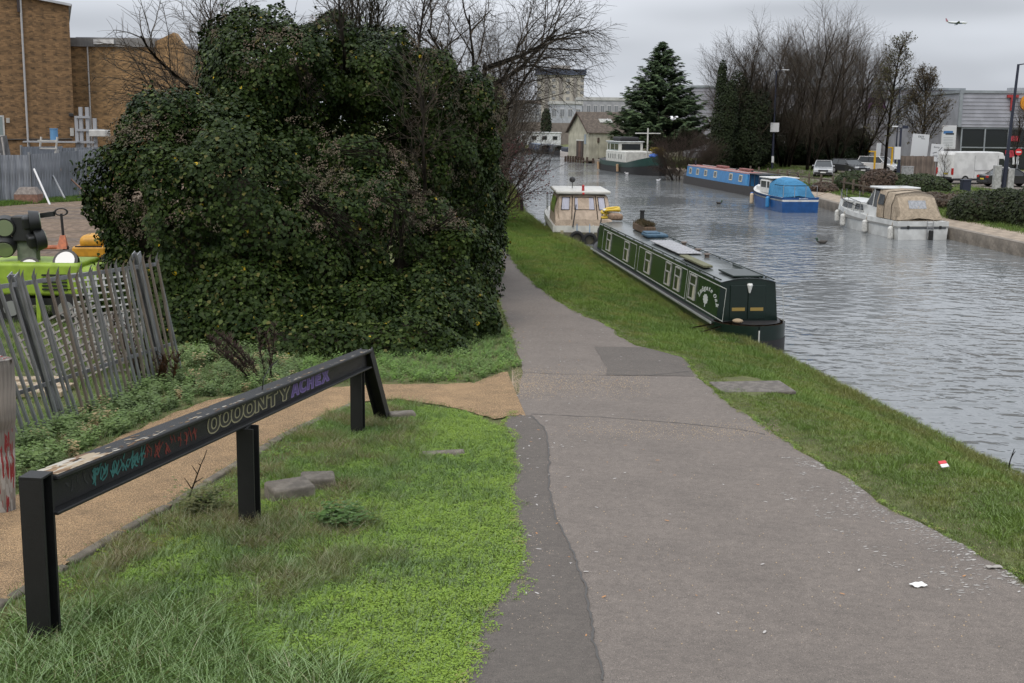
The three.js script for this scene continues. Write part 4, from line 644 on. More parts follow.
// ---------- boats (local x runs to the bow, y up from the water, +z is starboard) ----------
const heading = (stern, bow) => Math.atan2(-(bow.z - stern.z), bow.x - stern.x);
const mGlass = mat([0.02, 0.024, 0.026], 0.06, { ior: 1.5 }), mChrome = mat([0.45, 0.45, 0.46], 0.35, { metalness: 0.8 }), mRubber = mat([0.012, 0.012, 0.012], 0.8), mWhiteGel = painted([0.62, 0.62, 0.59], 0.35), mRope = mat([0.30, 0.23, 0.15], 0.95);
const mAlu = mat([0.52, 0.52, 0.48], 0.45, { metalness: 0.2, map: rep(TX.patch, 0.5) }), mCurtain = mat([0.42, 0.40, 0.30], 0.9);
function hullBand(len, hb, yTop, yBot, o = {}) {       // shell between two heights round the whole boat; bow at +len/2
  const { bow = 2.2, stern = 0.95, sheer = 0, flare = 0, sheerStern = 0, rake = 0, sternFull = false, pow = 1.9 } = o, st = [];
  const half = x => { let h = hb; const a = x - (len / 2 - bow), b = -len / 2 + stern - x; if (a > 0) h *= 1 - Math.pow(a / bow, pow); if (b > 0 && !sternFull) h *= Math.sqrt(Math.max(0, 1 - (b / stern) ** 2)); return Math.max(h, 0.012); };
  const secs = [], N = 44; for (let i = 0; i <= N; i++) { const u = i / N, c = 0.5 - 0.5 * Math.cos(Math.PI * u), x = (c - 0.5) * len, h = half(x), f = Math.max(0, (x - (len / 2 - bow * 1.6)) / (bow * 1.6)), b = Math.max(0, (-x - len * 0.2) / (len * 0.3)), yt = yTop + sheer * f * f + sheerStern * b * b;
    const row = []; for (let k = 0; k <= 4; k++) { const t = k / 4, y = lerp(yt, yBot, t), n = h * (1 - flare * t * (0.35 + f)), xx = x - rake * f * t; row.push([xx, y, -n]); } for (let k = 4; k >= 0; k--) { const [a, y, n] = row[k]; row.push([a, y, -n]); } secs.push(row); }
  const shell = loft(secs.map(s => s.slice(0, 5))), shell2 = loft(secs.map(s => s.slice(5)));
  const deck = loft(secs.map(s => [[s[0][0], s[0][1] - 0.02, s[0][2] * 0.99], [s[9][0], s[9][1] - 0.02, s[9][2] * 0.99]]));
  const end = []; if (sternFull) end.push(loft([secs[0].slice(0, 5), secs[0].slice(5).reverse()]));
  return { shell: [shell, shell2, ...end], deck };
}
function cabinShell(x0, x1, y0, y1, w0, w1, camber, n = 1) { // sides, roof and ends of a narrowboat cabin
  const sides = [-1, 1].map(s => quadGeo(V(x0, y0, s * w0), V(x1, y0, s * w0), V(x1, y1, s * w1), V(x0, y1, s * w1)));
  const row = x => Array.from({ length: 9 }, (_, i) => { const t = i / 4 - 1; return [x, y1 + camber * (1 - t * t), t * (w1 + 0.015)]; });
  const roof = loft([row(x0 - 0.03), row(x1 + 0.03)]);
  const end = x => { const g = new THREE.Shape([[-w0, y0], [w0, y0], [w1, y1], [w1 * 0.5, y1 + camber * 0.75], [0, y1 + camber], [-w1 * 0.5, y1 + camber * 0.75], [-w1, y1]].map(p => new THREE.Vector2(...p))); const q = new THREE.ShapeGeometry(g); q.rotateY(Math.PI / 2); q.translate(x, 0, 0); return q; };
  return { sides, roof, ends: [end(x0), end(x1)] };
}
// a frame on the sloping cabin side: rectangles given by x range and v range (0 bottom, 1 top)
function sideFrame(S, side, xa, xb, va, vb, w, proud, th = 0.012) { const at = (x, v, o) => V(x, lerp(S.y0, S.y1, v), side * (lerp(S.w0, S.w1, v) + o)); const hx = Math.abs(S.y1 - S.y0), g = []; const bx = (x0, x1, v0, v1) => { const a = at(x0, v0, proud), b = at(x1, v0, proud), c = at(x1, v1, proud), d = at(x0, v1, proud), a2 = at(x0, v0, proud - th), b2 = at(x1, v0, proud - th), c2 = at(x1, v1, proud - th), d2 = at(x0, v1, proud - th); g.push(quadGeo(a, b, c, d), quadGeo(a, b, b2, a2), quadGeo(b, c, c2, b2), quadGeo(c, d, d2, c2), quadGeo(d, a, a2, d2)); }; const wv = w / hx; if (w <= 0) { bx(xa, xb, va, vb); return g; } bx(xa, xb, vb - wv, vb); bx(xa, xb, va, va + wv); bx(xa, xa + w, va + wv, vb - wv); bx(xb - w, xb, va + wv, vb - wv); return g; }
const roundTube = (pts, r, seg = 6) => { const t = new Tubes(); t.add(pts, r, r, seg); return t.geo(); };

// green narrowboat
const GB = {};
{
  const near = G(716, 321, 0.7), far = G(597, 249, 0.7), Lc = near.distanceTo(far), dir = far.clone().sub(near).normalize(), right = V(-dir.z, 0, dir.x), w0 = 0.80, w1 = 0.71, y0 = 0.7, y1 = 1.69, cam = 0.10;
  const mid = near.clone().lerp(far, 0.5).addScaledVector(right, w0); mid.y = 0;
  const t = thing('green_narrowboat', 'long dark green narrowboat moored along the grass bank', 'narrowboat', mid, heading(near, far));
  const mGreen = painted([0.009, 0.030, 0.016], 0.2, 2.5), mGreenD = painted([0.006, 0.017, 0.013], 0.3, 2), mBlack = painted([0.018, 0.017, 0.018], 0.55, 0.8), mRoof = mat([0.11, 0.125, 0.125], 0.22, { map: rep(TX.patch, 1.7), bumpMap: rep(TX.patch, 2.3), bumpScale: 0.006 }), mLine = mat([0.62, 0.63, 0.60], 0.5, { map: rep(TX.patch, 0.6) }), mStrake = weathered([0.42, 0.44, 0.42], 0.6);
  const x0 = -Lc / 2, x1 = Lc / 2, LH = Lc + 0.95 + 2.4, off = (2.4 - 0.95) / 2, hb = 0.95;
  const up = hullBand(LH, hb, 0.70, 0.36, { bow: 2.6, sheer: 0.25, sheerStern: 0.03 }), lo = hullBand(LH, hb * 1.012, 0.36, -0.5, { bow: 2.6 });
  for (const g of [...up.shell, up.deck, ...lo.shell]) g.translate(off, 0, 0);
  part(t, 'hull', lo.shell, mBlack, { label: 'black lower hull' }); part(t, 'hull_side', up.shell, mGreenD); part(t, 'deck', up.deck, mBlack);
  const S = { y0, y1, w0, w1 }, C = cabinShell(x0, x1, y0, y1, w0, w1, cam);
  part(t, 'cabin_side', C.sides[0], mGreen); part(t, 'cabin_side', C.sides[1], mGreen); part(t, 'roof', C.roof, mRoof);
  const back = part(t, 'rear_bulkhead', C.ends[0], mGreenD); part(t, 'front_bulkhead', C.ends[1], mGreenD);
  for (const s of [-1, 1]) { part(t, 'gunwale_strip', box((x0 + x1) / 2 + 0.2, 0.675, s * (hb + 0.012), Lc + 0.6, 0.055, 0.03), mStrake); part(t, 'handrail', [rbox(0, y1 + 0.055, s * (w1 - 0.02), Lc - 0.1, 0.035, 0.035, 0.01), ...Array.from({ length: 12 }, (_, i) => box(lerp(x0, x1, (i + 0.5) / 12), y1 + 0.02, s * (w1 - 0.02), 0.05, 0.05, 0.025))], mGreenD); }
  part(t, 'rubbing_strake', [box(0.2, 0.36, -hb - 0.016, Lc + 0.6, 0.04, 0.03), box(0.2, 0.36, hb + 0.016, Lc + 0.6, 0.04, 0.03)].slice(0, 1), mBlack);
  // from photo columns to places along the port side
  const sx = px => lerp(x1, x0, alongPx(far, near, px));
  const panels = [[601.5, 634], [636.5, 684], [682.5 + 3, 722]].map(([a, b]) => [sx(a), sx(b)]);
  for (const [a, b] of panels) for (const s of [-1, 1]) part(t, 'coach_line', sideFrame(S, s, Math.min(a, b), Math.max(a, b), 0.07, 0.91, 0.022, 0.004, 0.004), mLine);
  for (const px of [607.5, 625, 646, 666, 675.5, 690.5]) {
    const c = sx(px), w = px > 660 ? 0.62 : 0.74;
    for (const s of [-1, 1]) {
      const f = part(t, 'window_frame', sideFrame(S, s, c - w / 2, c + w / 2, 0.18, 0.86, 0.035, 0.03, 0.03), mAlu);
      part(f, 'pane', sideFrame(S, s, c - w / 2 + 0.02, c + w / 2 - 0.02, 0.20, 0.58, 0, 0.012, 0.008), s < 0 ? mGlass : mGlass); part(f, 'pane', sideFrame(S, s, c - w / 2 + 0.02, c + w / 2 - 0.02, 0.60, 0.84, 0, 0.016, 0.008), mGlass); part(f, 'glazing_bar', sideFrame(S, s, c - w / 2 + 0.03, c + w / 2 - 0.03, 0.575, 0.61, 0, 0.03, 0.02), mAlu);
      part(f, 'curtain', sideFrame(S, s, c - w / 2 + 0.03, c - w / 2 + 0.24, 0.21, 0.56, 0, 0.0195, 0.003), mCurtain);
    }
  }
  // name panel
  const cv = document.createElement('canvas'); cv.width = 512; cv.height = 384; const k = cv.getContext('2d'); k.fillStyle = '#c9cdc9'; k.strokeStyle = '#c9cdc9'; k.lineWidth = 4;
  const arc = (txt, a0, da) => [...txt].forEach((ch, i) => { const a = a0 + da * i; k.save(); k.translate(256 + 205 * Math.sin(a), 330 - 215 * Math.cos(a)); k.rotate(a); k.font = 'italic bold 80px serif'; k.textAlign = 'center'; k.fillText(ch, 0, 0); k.strokeText(ch, 0, 0); k.restore(); });
  arc('Ludgate', -1.15, 0.235); arc('Oak', 0.66, 0.27);
  k.beginPath(); k.ellipse(205, 250, 48, 62, 0, 0, 6.3); k.fill(); k.fillRect(195, 300, 18, 60); for (let i = 0; i < 9; i++) { k.beginPath(); k.arc(205 + 42 * Math.cos(i * 0.7), 248 + 55 * Math.sin(i * 0.7), 17, 0, 6.3); k.fill(); }
  const tex = new THREE.CanvasTexture(cv); tex.colorSpace = THREE.SRGBColorSpace; const na = sx(695.5), nb = sx(717), v0 = 0.14, v1 = 0.86;
  for (const s of [-1, 1]) {
    const at = (x, v) => V(x, lerp(y0, y1, v), s * (lerp(w0, w1, v) + 0.006)), A = s < 0 ? [na, nb] : [nb, na], q = quadGeo(at(A[0], v0), at(A[1], v0), at(A[1], v1), at(A[0], v1)); q.setAttribute('uv', new THREE.Float32BufferAttribute([0, 0, 1, 0, 1, 1, 0, 0, 1, 1, 0, 1], 2));
    part(t, 'boat_name', q, mat([0.95, 0.95, 0.95], 0.5, { map: tex, transparent: true, alphaTest: 0.5 }), { raw: true, label: 'white painted name and oak tree emblem' });
  }
  // stern doors, hatch, plates
  const xr = x0 - 0.012;
  for (const s of [-1, 1]) part(t, 'stern_door', rbox(xr, 1.18, s * 0.235, 0.03, 0.86, 0.45, 0.008), mGreenD);
  for (const s of [-1, 1]) part(t, 'brass_plate', box(xr - 0.018, 1.0, s * 0.24 + 0.0, 0.008, 0.085, 0.34), mat([0.42, 0.29, 0.09], 0.35, { metalness: 0.6 }));
  part(t, 'stern_lantern', [cyl(xr - 0.04, 1.52, 0.03, 0.02, 0.075, 0.2, 10), cyl(xr - 0.04, 1.64, 0.03, 0.075, 0.06, 0.04, 10)], mat([0.7, 0.7, 0.68], 0.4));
  part(t, 'sliding_hatch', rbox(x0 + 0.75, y1 + cam + 0.03, 0, 1.3, 0.05, 0.72, 0.015), mGreenD); part(t, 'hatch_rail', [box(x0 + 1.3, y1 + cam + 0.015, 0.4, 2.4, 0.06, 0.04), box(x0 + 1.3, y1 + cam + 0.015, -0.4, 2.4, 0.06, 0.04)].slice(0, 1), mGreenD);
  part(t, 'stern_rail', roundTube(Array.from({ length: 13 }, (_, i) => { const a = -Math.PI / 2 + Math.PI * i / 12; return V(x0 - 0.06 - 0.85 * Math.cos(a), 0.735, 0.86 * Math.sin(a)); }), 0.025, 6), mat([0.20, 0.13, 0.08], 0.8));
  part(t, 'rudder_post', [bar(V(x0 - 0.97, 0.0, 0), V(x0 - 0.97, 0.62, 0), 0.02, 0.02, 6)], mLine);
  part(t, 'fender', [ball(x0 - 0.78, 0.16, -0.42, 0.12, 0.17, 0.28)], mat([0.03, 0.028, 0.025], 0.95));
  const rp = V(x0 - 0.35, 0.76, -0.35); part(t, 'mooring_rope', [roundTube([rp, V(x0 - 0.5, 0.62, -0.95), V(x0 - 0.62, 0.5, -1.5), V(x0 - 0.75, 0.52, -2.0)], 0.018), roundTube([rp, V(x0 - 0.2, 0.66, -0.95), V(x0 - 0.15, 0.52, -1.7)], 0.018), ball(rp.x, rp.y, rp.z, 0.13, 0.06, 0.14, 10, 6)].slice(0, 3), mRope, { kind: 'stuff' });
  part(t, 'rear_cover', rbox(x1 + 0.65, 1.15, 0, 1.2, 0.75, 1.2, 0.2), mat([0.015, 0.015, 0.017], 0.8), { label: 'black cover over the front well' });
  // roof fittings that belong to the boat
  const R = (px, py) => { const p = G(px, py, y1 + cam), q = p.clone().sub(mid); q.applyAxisAngle(V(0, 1, 0), -t.rotation.y); return q; };
  for (const [px, py] of [[684, 245], [698, 252], [707, 257]]) { const p = R(px, py); part(t, 'roof_vent', [cyl(p.x, y1 + cam + 0.03, p.z, 0.07, 0.07, 0.1, 12), cyl(p.x, y1 + cam + 0.095, p.z, 0.11, 0.09, 0.035, 12)], mat([0.10, 0.075, 0.06], 0.5)); }
  { const p = R(642, 222); part(t, 'chimney', [cyl(p.x, y1 + cam + 0.2, p.z, 0.09, 0.085, 0.46, 14), cyl(p.x, y1 + cam + 0.44, p.z, 0.11, 0.11, 0.05, 14)], mat([0.012, 0.012, 0.012], 0.6)); }
  GB.t = t; GB.R = R; GB.y = y1 + cam; GB.x0 = x0; GB.x1 = x1;
  const W3 = p => t.localToWorld(p.clone()); t.updateMatrixWorld(true); GB.W = W3; GB.turn = t.rotation.y;
  // things lying on the roof
  const rooft = (name, lab, cat, px0, px1, py0, py1, fn, turn = 0) => { const a = R(px0, py0), b = R(px1, py1), c = a.clone().lerp(b, 0.5); c.y = GB.y + 0.004; const w = W3(c); return fn(w, GB.turn + turn, Math.abs(a.x - b.x)); };
  { const p = W3(V(R(672, 248).x, GB.y + 0.02, -0.12)); single('ribbed_sheet', 'pale grey ribbed sheet lying on the green boat roof', 'panel', [rbox(0, 0.02, 0, 3.6, 0.03, 0.72, 0.008), ...Array.from({ length: 7 }, (_, i) => box(0, 0.04, -0.3 + i * 0.1, 3.56, 0.012, 0.02))], mat([0.44, 0.44, 0.46], 0.35, { map: rep(TX.patch, 1) }), p, GB.turn); }
  { const p = W3(V(R(704, 262).x, GB.y - 0.02, -0.45)); single('gang_plank', 'olive wooden plank on the roof edge of the green boat', 'plank', rbox(0, 0.05, 0, 2.5, 0.06, 0.26, 0.012), weathered([0.16, 0.16, 0.09]), p, GB.turn); }
  { const p = W3(V(R(662, 237).x, GB.y + 0.01, 0.05)); single('blue_tarpaulin', 'folded dull blue tarpaulin on the green boat roof', 'tarpaulin', [rbox(0, 0.06, 0, 0.9, 0.12, 0.75, 0.05), rbox(0.1, 0.13, -0.1, 0.6, 0.08, 0.5, 0.035)], mat([0.05, 0.11, 0.17], 0.7, { map: rep(TX.patch, 0.4) }), p, GB.turn); }
  { const p = W3(V(R(650, 232).x, GB.y, 0.08)), q = thing('planter_trough', 'long brown trough of straggly plants on the green boat roof', 'planter', p, GB.turn); part(q, 'trough', [rbox(0, 0.14, 0, 1.9, 0.26, 0.42, 0.05)], weathered([0.15, 0.10, 0.065])); const r = rng(3), l = []; for (let i = 0; i < 260; i++) l.push({ x: (r() - 0.5) * 1.8, y: 0.26 + 0.05 * r(), z: (r() - 0.5) * 0.4, ry: r() * 6, s: 0.5 + r(), c: mixc([0.10, 0.10, 0.04], [0.16, 0.10, 0.05], r()) }); scatter('plants', tuftGeo(41, 8, 0.05, 0.16, 0.02, 0.9), mGrass, l, { parent: q }); }
  { const p = W3(V(R(634, 219).x, GB.y, 0.05)), q = thing('hose_bundle', 'bundle of yellow and white hose coiled beside the boat chimney', 'hose', p, GB.turn); const g1 = [], g2 = [], r = rng(12); for (let i = 0; i < 7; i++) { const tg = new THREE.TorusGeometry(0.28 + 0.1 * r(), 0.055, 7, 22); tg.rotateX(Math.PI / 2 + 0.5 * (r() - 0.5)); tg.rotateZ(0.4 * (r() - 0.5)); tg.translate(0.5 * (r() - 0.5), 0.1 + 0.07 * i * 0.7, 0.25 * (r() - 0.5)); (i % 3 === 1 ? g2 : g1).push(tg); } part(q, 'yellow_hose', g1, mat([0.55, 0.38, 0.03], 0.5), { kind: 'stuff' }); part(q, 'white_hose', g2, mat([0.6, 0.6, 0.58], 0.5), { kind: 'stuff' }); part(q, 'sacking', rbox(-0.5, 0.14, 0.0, 0.8, 0.26, 0.5, 0.1), mat([0.28, 0.19, 0.13], 0.95, { map: rep(TX.patch, 0.3) })); }
}

// beige cabin cruiser beyond it
{
  const st = V(G(584, 244, 0).x, 0, G(584, 244, 0).z), bw = V(3.05, 0, -63), Lh = st.distanceTo(bw), c = st.clone().lerp(bw, 0.5);
  const t = thing('beige_cruiser', 'old beige cabin cruiser with a curtained canopy moored past the green boat', 'cruiser', c, heading(st, bw));
  const mB = painted([0.15, 0.135, 0.09], 0.5), mW = painted([0.58, 0.57, 0.52], 0.45), mCan = mat([0.44, 0.35, 0.27], 0.9, { map: rep(TX.soft, 0.9), bumpMap: rep(TX.patch, 0.5), bumpScale: 0.03 });
  const hb = 1.45, s0 = -Lh / 2, lo = hullBand(Lh, hb, 0.55, -0.4, { bow: 4.2, sternFull: true, sheer: 0.5, flare: 0.12 }), up = hullBand(Lh, hb * 1.02, 0.86, 0.55, { bow: 4.2, sternFull: true, sheer: 0.55 });
  part(t, 'hull', lo.shell, mB); part(t, 'topside', up.shell, mW); part(t, 'deck', up.deck, mW);
  // canopy: sloping canvas tent with clear windows
  const ca = s0 + 0.25, cb = s0 + 4.6, sec = (x, w, y) => [[x, 0.84, -w], [x, y * 0.55 + 0.38, -w * 0.97], [x, y, -w * 0.84], [x, y + 0.05, 0], [x, y, w * 0.84], [x, y * 0.55 + 0.38, w * 0.97], [x, 0.84, w]];
  const body = loft([sec(ca, 1.38, 0.95), sec(ca + 0.02, 1.38, 1.1), sec(ca + 0.75, 1.36, 2.2), sec(cb, 1.36, 2.25)], false, true); part(t, 'canopy', flatShade(body), mCan);
  const slope = (z, v, o = 0.02) => { const y = lerp(1.1, 2.2, v); return V(lerp(ca + 0.02, ca + 0.75, v) - o, y + o * 0.4, z * lerp(1, 0.88, v)); };
  for (const [a, b] of [[-1.12, -0.72], [-0.45, 0.55], [0.78, 1.12]]) { const f = part(t, 'canopy_window', quadGeo(slope(a, 0.42), slope(b, 0.42), slope(b, 0.93), slope(a, 0.93)), mat([0.42, 0.42, 0.50], 0.15, { clearcoat: 0.6, map: rep(TX.streak, 0.35, 2) }), { label: 'clear canopy window with pale curtains' }); part(f, 'hem', [roundTube([slope(a, 0.42, 0.03), slope(b, 0.42, 0.03), slope(b, 0.93, 0.03), slope(a, 0.93, 0.03), slope(a, 0.42, 0.03)], 0.018, 4)], mCan); }
  for (const z of [-0.58, 0.66]) part(t, 'canopy_seam', roundTube([slope(z, 0.02, 0.03), slope(z, 0.5, 0.03), slope(z, 0.98, 0.03)], 0.02, 4), mat([0.38, 0.28, 0.2], 0.9));
  part(t, 'wheelhouse_roof', rbox((ca + 0.55 + cb + 0.5) / 2, 2.36, 0, cb - ca, 0.16, 2.62, 0.07), mW);
  for (const s of [-1, 1]) { const f = part(t, 'side_window', quadGeo(V(ca + 1.2, 1.35, s * 1.36), V(cb - 0.4, 1.35, s * 1.36), V(cb - 0.4, 2.1, s * 1.24), V(ca + 1.2, 2.1, s * 1.24)), mGlass); }
  part(t, 'fore_cabin', rbox(cb + 2.0, 1.15, 0, 4.0, 0.7, 1.9, 0.15), mW);
  part(t, 'mast_ball', [bar(V(cb - 1.5, 2.4, -0.35), V(cb - 1.5, 2.75, -0.35), 0.02), ball(cb - 1.5, 2.86, -0.35, 0.15)], mat([0.02, 0.02, 0.022], 0.6), { label: 'black anchor ball on the roof' });
  part(t, 'nav_light', [cyl(ca + 0.75, 2.52, 0.0, 0.07, 0.06, 0.18, 10), ball(ca + 0.75, 2.66, 0.0, 0.07)], mat([0.4, 0.04, 0.04], 0.4)); part(t, 'roof_lamp', ball(ca + 0.52, 2.32, 0.0, 0.06), mat([0.5, 0.04, 0.04], 0.4));
  for (const [z, h, x] of [[-0.55, 1.0, -0.05], [0.72, 0.75, -0.05]]) part(t, 'boat_pole', bar(V(s0 + x, 0.8, z), V(s0 + x + 0.1, 0.85 + h, z + 0.15), 0.035, 0.025), mat([0.05, 0.045, 0.04], 0.7));
  part(t, 'transom_post', box(s0 - 0.02, 0.6, 0.42, 0.04, 0.6, 0.06), mW); part(t, 'exhaust', [box(s0 - 0.03, 0.55, -1.05, 0.06, 0.18, 0.14)], mat([0.3, 0.27, 0.17], 0.6));
  for (const [z, y, rx] of [[-0.35, 0.28, 0.2], [0.25, 0.2, -0.6]]) { const g = new THREE.TorusGeometry(0.27, 0.085, 10, 26); g.scale(1, 1, 1); g.rotateY(Math.PI / 2); g.rotateX(rx * 0.3); g.translate(s0 - 0.13, y, z); const q = part(t, 'tyre_fender', g, mRubber); part(q, 'fender_rope', bar(V(s0 - 0.06, y + 0.25, z), V(s0 - 0.04, 0.95, z), 0.012), mat([0.05, 0.25, 0.5], 0.8)); }
  const rl = []; for (let i = 0; i < 5; i++) { const x = Lh / 2 - 0.6 - i * 0.9, z = -1.3 * Math.min(1, (i + 0.6) / 3.2); rl.push(V(x, 1.3 + 0.5, z)); part(t, 'stanchion', bar(V(x, 1.0, z), V(x, 1.8, z), 0.02), mChrome); } part(t, 'bow_rail', roundTube(rl, 0.02), mChrome);
  part(t, 'deck_gear', [rbox(cb + 1.5, 1.62, -0.55, 0.7, 0.4, 0.4, 0.1)], mat([0.07, 0.09, 0.09], 0.8), { label: 'dark gear piled on the foredeck' }); part(t, 'blue_bundle', [ball(cb + 2.4, 1.65, -0.75, 0.3, 0.2, 0.2)], mat([0.03, 0.14, 0.32], 0.7));
  const a = T(551, 231), b = V(st.x - 1.25, 0.95, st.z - 0.3), g = thing('boarding_plank', 'short pale plank propped between bank and beige cruiser', 'plank', a); part(g, 'board', beamBox(V(0, 0.08, 0), b.clone().sub(a), 0.22, 0.04), weathered([0.42, 0.39, 0.34]));
}

// white cruiser with beige canopy
{
  const st = V(20.65, 0, -55.2), bw = V(19.5, 0, -65.2), Lh = st.distanceTo(bw), t = thing('white_cruiser', 'white motor cruiser with a beige canvas canopy and white fenders', 'cruiser', st.clone().lerp(bw, 0.5), heading(st, bw)), s0 = -Lh / 2;
  const mW = painted([0.60, 0.61, 0.60], 0.3, 2), mCan = mat([0.38, 0.31, 0.23], 0.92, { map: rep(TX.soft, 0.8), bumpMap: rep(TX.patch, 0.45), bumpScale: 0.05 }), mDark = mat([0.06, 0.065, 0.07], 0.4), hb = 1.32;
  const h1 = hullBand(Lh, hb, 0.62, -0.4, { bow: 4.6, sternFull: true, sheer: 0.42, flare: 0.16, rake: 0.7, pow: 2.2 }), h2 = hullBand(Lh, hb * 1.03, 0.92, 0.66, { bow: 4.6, sternFull: true, sheer: 0.5, pow: 2.2 });
  part(t, 'hull', h1.shell, mW); part(t, 'topside', h2.shell, mW); part(t, 'deck', h2.deck, mW); part(t, 'rubbing_strip', hullBand(Lh * 1.004, hb * 1.035, 0.68, 0.60, { bow: 4.6, sternFull: true, sheer: 0.46, pow: 2.2 }).shell, mat([0.22, 0.22, 0.21], 0.5));
  // fore cabin with windows
  const S = { y0: 0.95, y1: 1.52, w0: 1.02, w1: 0.90 }, xa = s0 + 4.3, xb = s0 + 8.2, fc = cabinShell(xa, xb, S.y0 - 0.05, S.y1, S.w0 + 0.01, S.w1, 0.08); part(t, 'fore_cabin', [...fc.sides, fc.roof, ...fc.ends], mW);
  for (const s of [-1, 1]) for (const [a, b] of [[xa + 0.5, xa + 1.75], [xa + 2.0, xa + 3.4]]) { const f = part(t, 'cabin_window', sideFrame(S, s, a, b, 0.16, 0.88, 0.045, 0.03, 0.03), mAlu); const m = (a + b) / 2; for (const [p, q] of [[a + 0.03, m - 0.03], [m + 0.03, b - 0.03]]) part(f, 'pane', sideFrame(S, s, p, q, 0.2, 0.84, 0, 0.018, 0.008), mGlass); }
  part(t, 'cabin_hatch', rbox(xa + 0.2, 1.2, -1.03, 0.55, 0.55, 0.04, 0.015, 0, -0.2), mW);
  // wheelhouse
  const ws = (x, w, y) => [[x, 0.9, -w], [x, y, -w * 0.86], [x, y + 0.07, 0], [x, y, w * 0.86], [x, 0.9, w]];
  const wx = s0 + 3.3; part(t, 'windscreen_frame', [bar(V(wx + 1.25, 1.5, -0.98), V(wx + 0.35, 2.35, -0.92), 0.035), bar(V(wx + 1.25, 1.5, 0.98), V(wx + 0.35, 2.35, 0.92), 0.035), bar(V(wx + 1.25, 1.52, 0), V(wx + 0.35, 2.4, 0), 0.03)].slice(0, 3), mW, { kind: 'stuff' });
  for (const s of [-1, 1]) part(t, 'windscreen', quadGeo(V(wx + 1.22, 1.52, s * 0.03), V(wx + 1.22, 1.52, s * 0.95), V(wx + 0.36, 2.33, s * 0.90), V(wx + 0.36, 2.38, s * 0.03)), mGlass);
  for (const s of [-1, 1]) { const q = part(t, 'wheelhouse_window', quadGeo(V(wx + 1.1, 1.45, s * 1.04), V(wx - 0.3, 1.4, s * 1.1), V(wx - 0.3, 2.25, s * 0.98), V(wx + 0.42, 2.28, s * 0.96)), mGlass); part(q, 'window_bar', [bar(V(wx + 0.25, 1.42, s * 1.09), V(wx + 0.25, 2.3, s * 0.98), 0.03)], mW); part(t, 'wheelhouse_side', quadGeo(V(wx + 1.3, 0.9, s * 1.10), V(wx - 0.5, 0.9, s * 1.16), V(wx - 0.5, 1.42, s * 1.10), V(wx + 1.15, 1.47, s * 1.04)), mW); }
  part(t, 'wheelhouse_roof', rbox(wx + 0.05, 2.43, 0, 1.6, 0.11, 2.1, 0.05), mW);
  const cr = (x, w, y, sag = 0) => [[x, 0.93, -w], [x, lerp(0.93, y, 0.55), -w * 0.99], [x, y - 0.08, -w * 0.84], [x, y - sag, -w * 0.45], [x, y + 0.05 - sag, 0], [x, y - sag, w * 0.45], [x, y - 0.08, w * 0.84], [x, lerp(0.93, y, 0.55), w * 0.99], [x, 0.93, w]];
  part(t, 'canopy', loft([cr(s0 + 0.45, 1.2, 1.0), cr(s0 + 0.48, 1.2, 1.25), cr(s0 + 0.62, 1.19, 1.55), cr(s0 + 0.95, 1.18, 2.12), cr(s0 + 1.2, 1.18, 2.26), cr(s0 + 2.0, 1.18, 2.34, 0.05), cr(s0 + 2.9, 1.17, 2.46)], false, true), mCan);
  const cw = (x, y, z) => V(x, y, z); part(t, 'canopy_window', quadGeo(cw(s0 + 0.58, 1.52, -0.5), cw(s0 + 0.58, 1.52, 0.42), cw(s0 + 0.79, 1.92, 0.42), cw(s0 + 0.79, 1.92, -0.5)), mat([0.3, 0.31, 0.33], 0.12, { clearcoat: 1, map: rep(TX.patch, 0.4) }), { label: 'clear plastic rear window of the canopy' });
  for (const s of [-1, 1]) part(t, 'side_canopy_window', quadGeo(cw(s0 + 2.75, 1.62, s * 1.2), cw(s0 + 2.05, 1.6, s * 1.21), cw(s0 + 2.1, 2.1, s * 1.1), cw(s0 + 2.75, 2.16, s * 1.09)), mGlass);
  for (const x of [1.15, 2.0]) part(t, 'canopy_seam', roundTube(cr(s0 + x, 1.19, x > 1.5 ? 2.36 : 2.27, x > 1.5 ? 0.05 : 0).map(p => V(p[0], p[1] + 0.008, p[2])), 0.016, 4), mCan);
  // stern
  part(t, 'transom_band', [box(s0 - 0.012, 0.60, 0, 0.02, 0.10, 2.4)], mDark); part(t, 'boarding_ladder', [bar(V(s0 - 0.06, -0.1, 0.18), V(s0 - 0.06, 0.98, 0.18), 0.02), bar(V(s0 - 0.06, -0.1, 0.5), V(s0 - 0.06, 0.98, 0.5), 0.02), ...[0.1, 0.35, 0.6, 0.85].map(y => bar(V(s0 - 0.06, y, 0.18), V(s0 - 0.06, y, 0.5), 0.015))], mChrome, { kind: 'stuff' });
  part(t, 'outboard_leg', [rbox(s0 - 0.22, 0.22, 0.32, 0.26, 0.55, 0.16, 0.05)], mRubber);
  for (const z of [-0.8, 0.9]) part(t, 'transom_vent', box(s0 - 0.02, 0.62, z, 0.03, 0.16, 0.12), mat([0.01, 0.01, 0.01], 0.5));
  const mF = mat([0.66, 0.66, 0.63], 0.5, { map: rep(TX.patch, 0.5) });
  for (const [x, y] of [[s0 + 0.55, 0.28], [s0 + 3.6, 0.34], [s0 + 6.6, 0.42], [s0 + 8.4, 0.5]]) { const a = x - (Lh / 2 - 4.6), hw = hb * (a > 0 ? 1 - Math.pow(a / 4.6, 2.2) : 1); const f = part(t, 'fender', [new THREE.CapsuleGeometry(0.155, 0.42, 5, 12).translate(x, y, -hw - 0.13)], mF); part(f, 'fender_line', bar(V(x, y + 0.35, -hw - 0.08), V(x, 1.02, -hw), 0.012), mRope); }
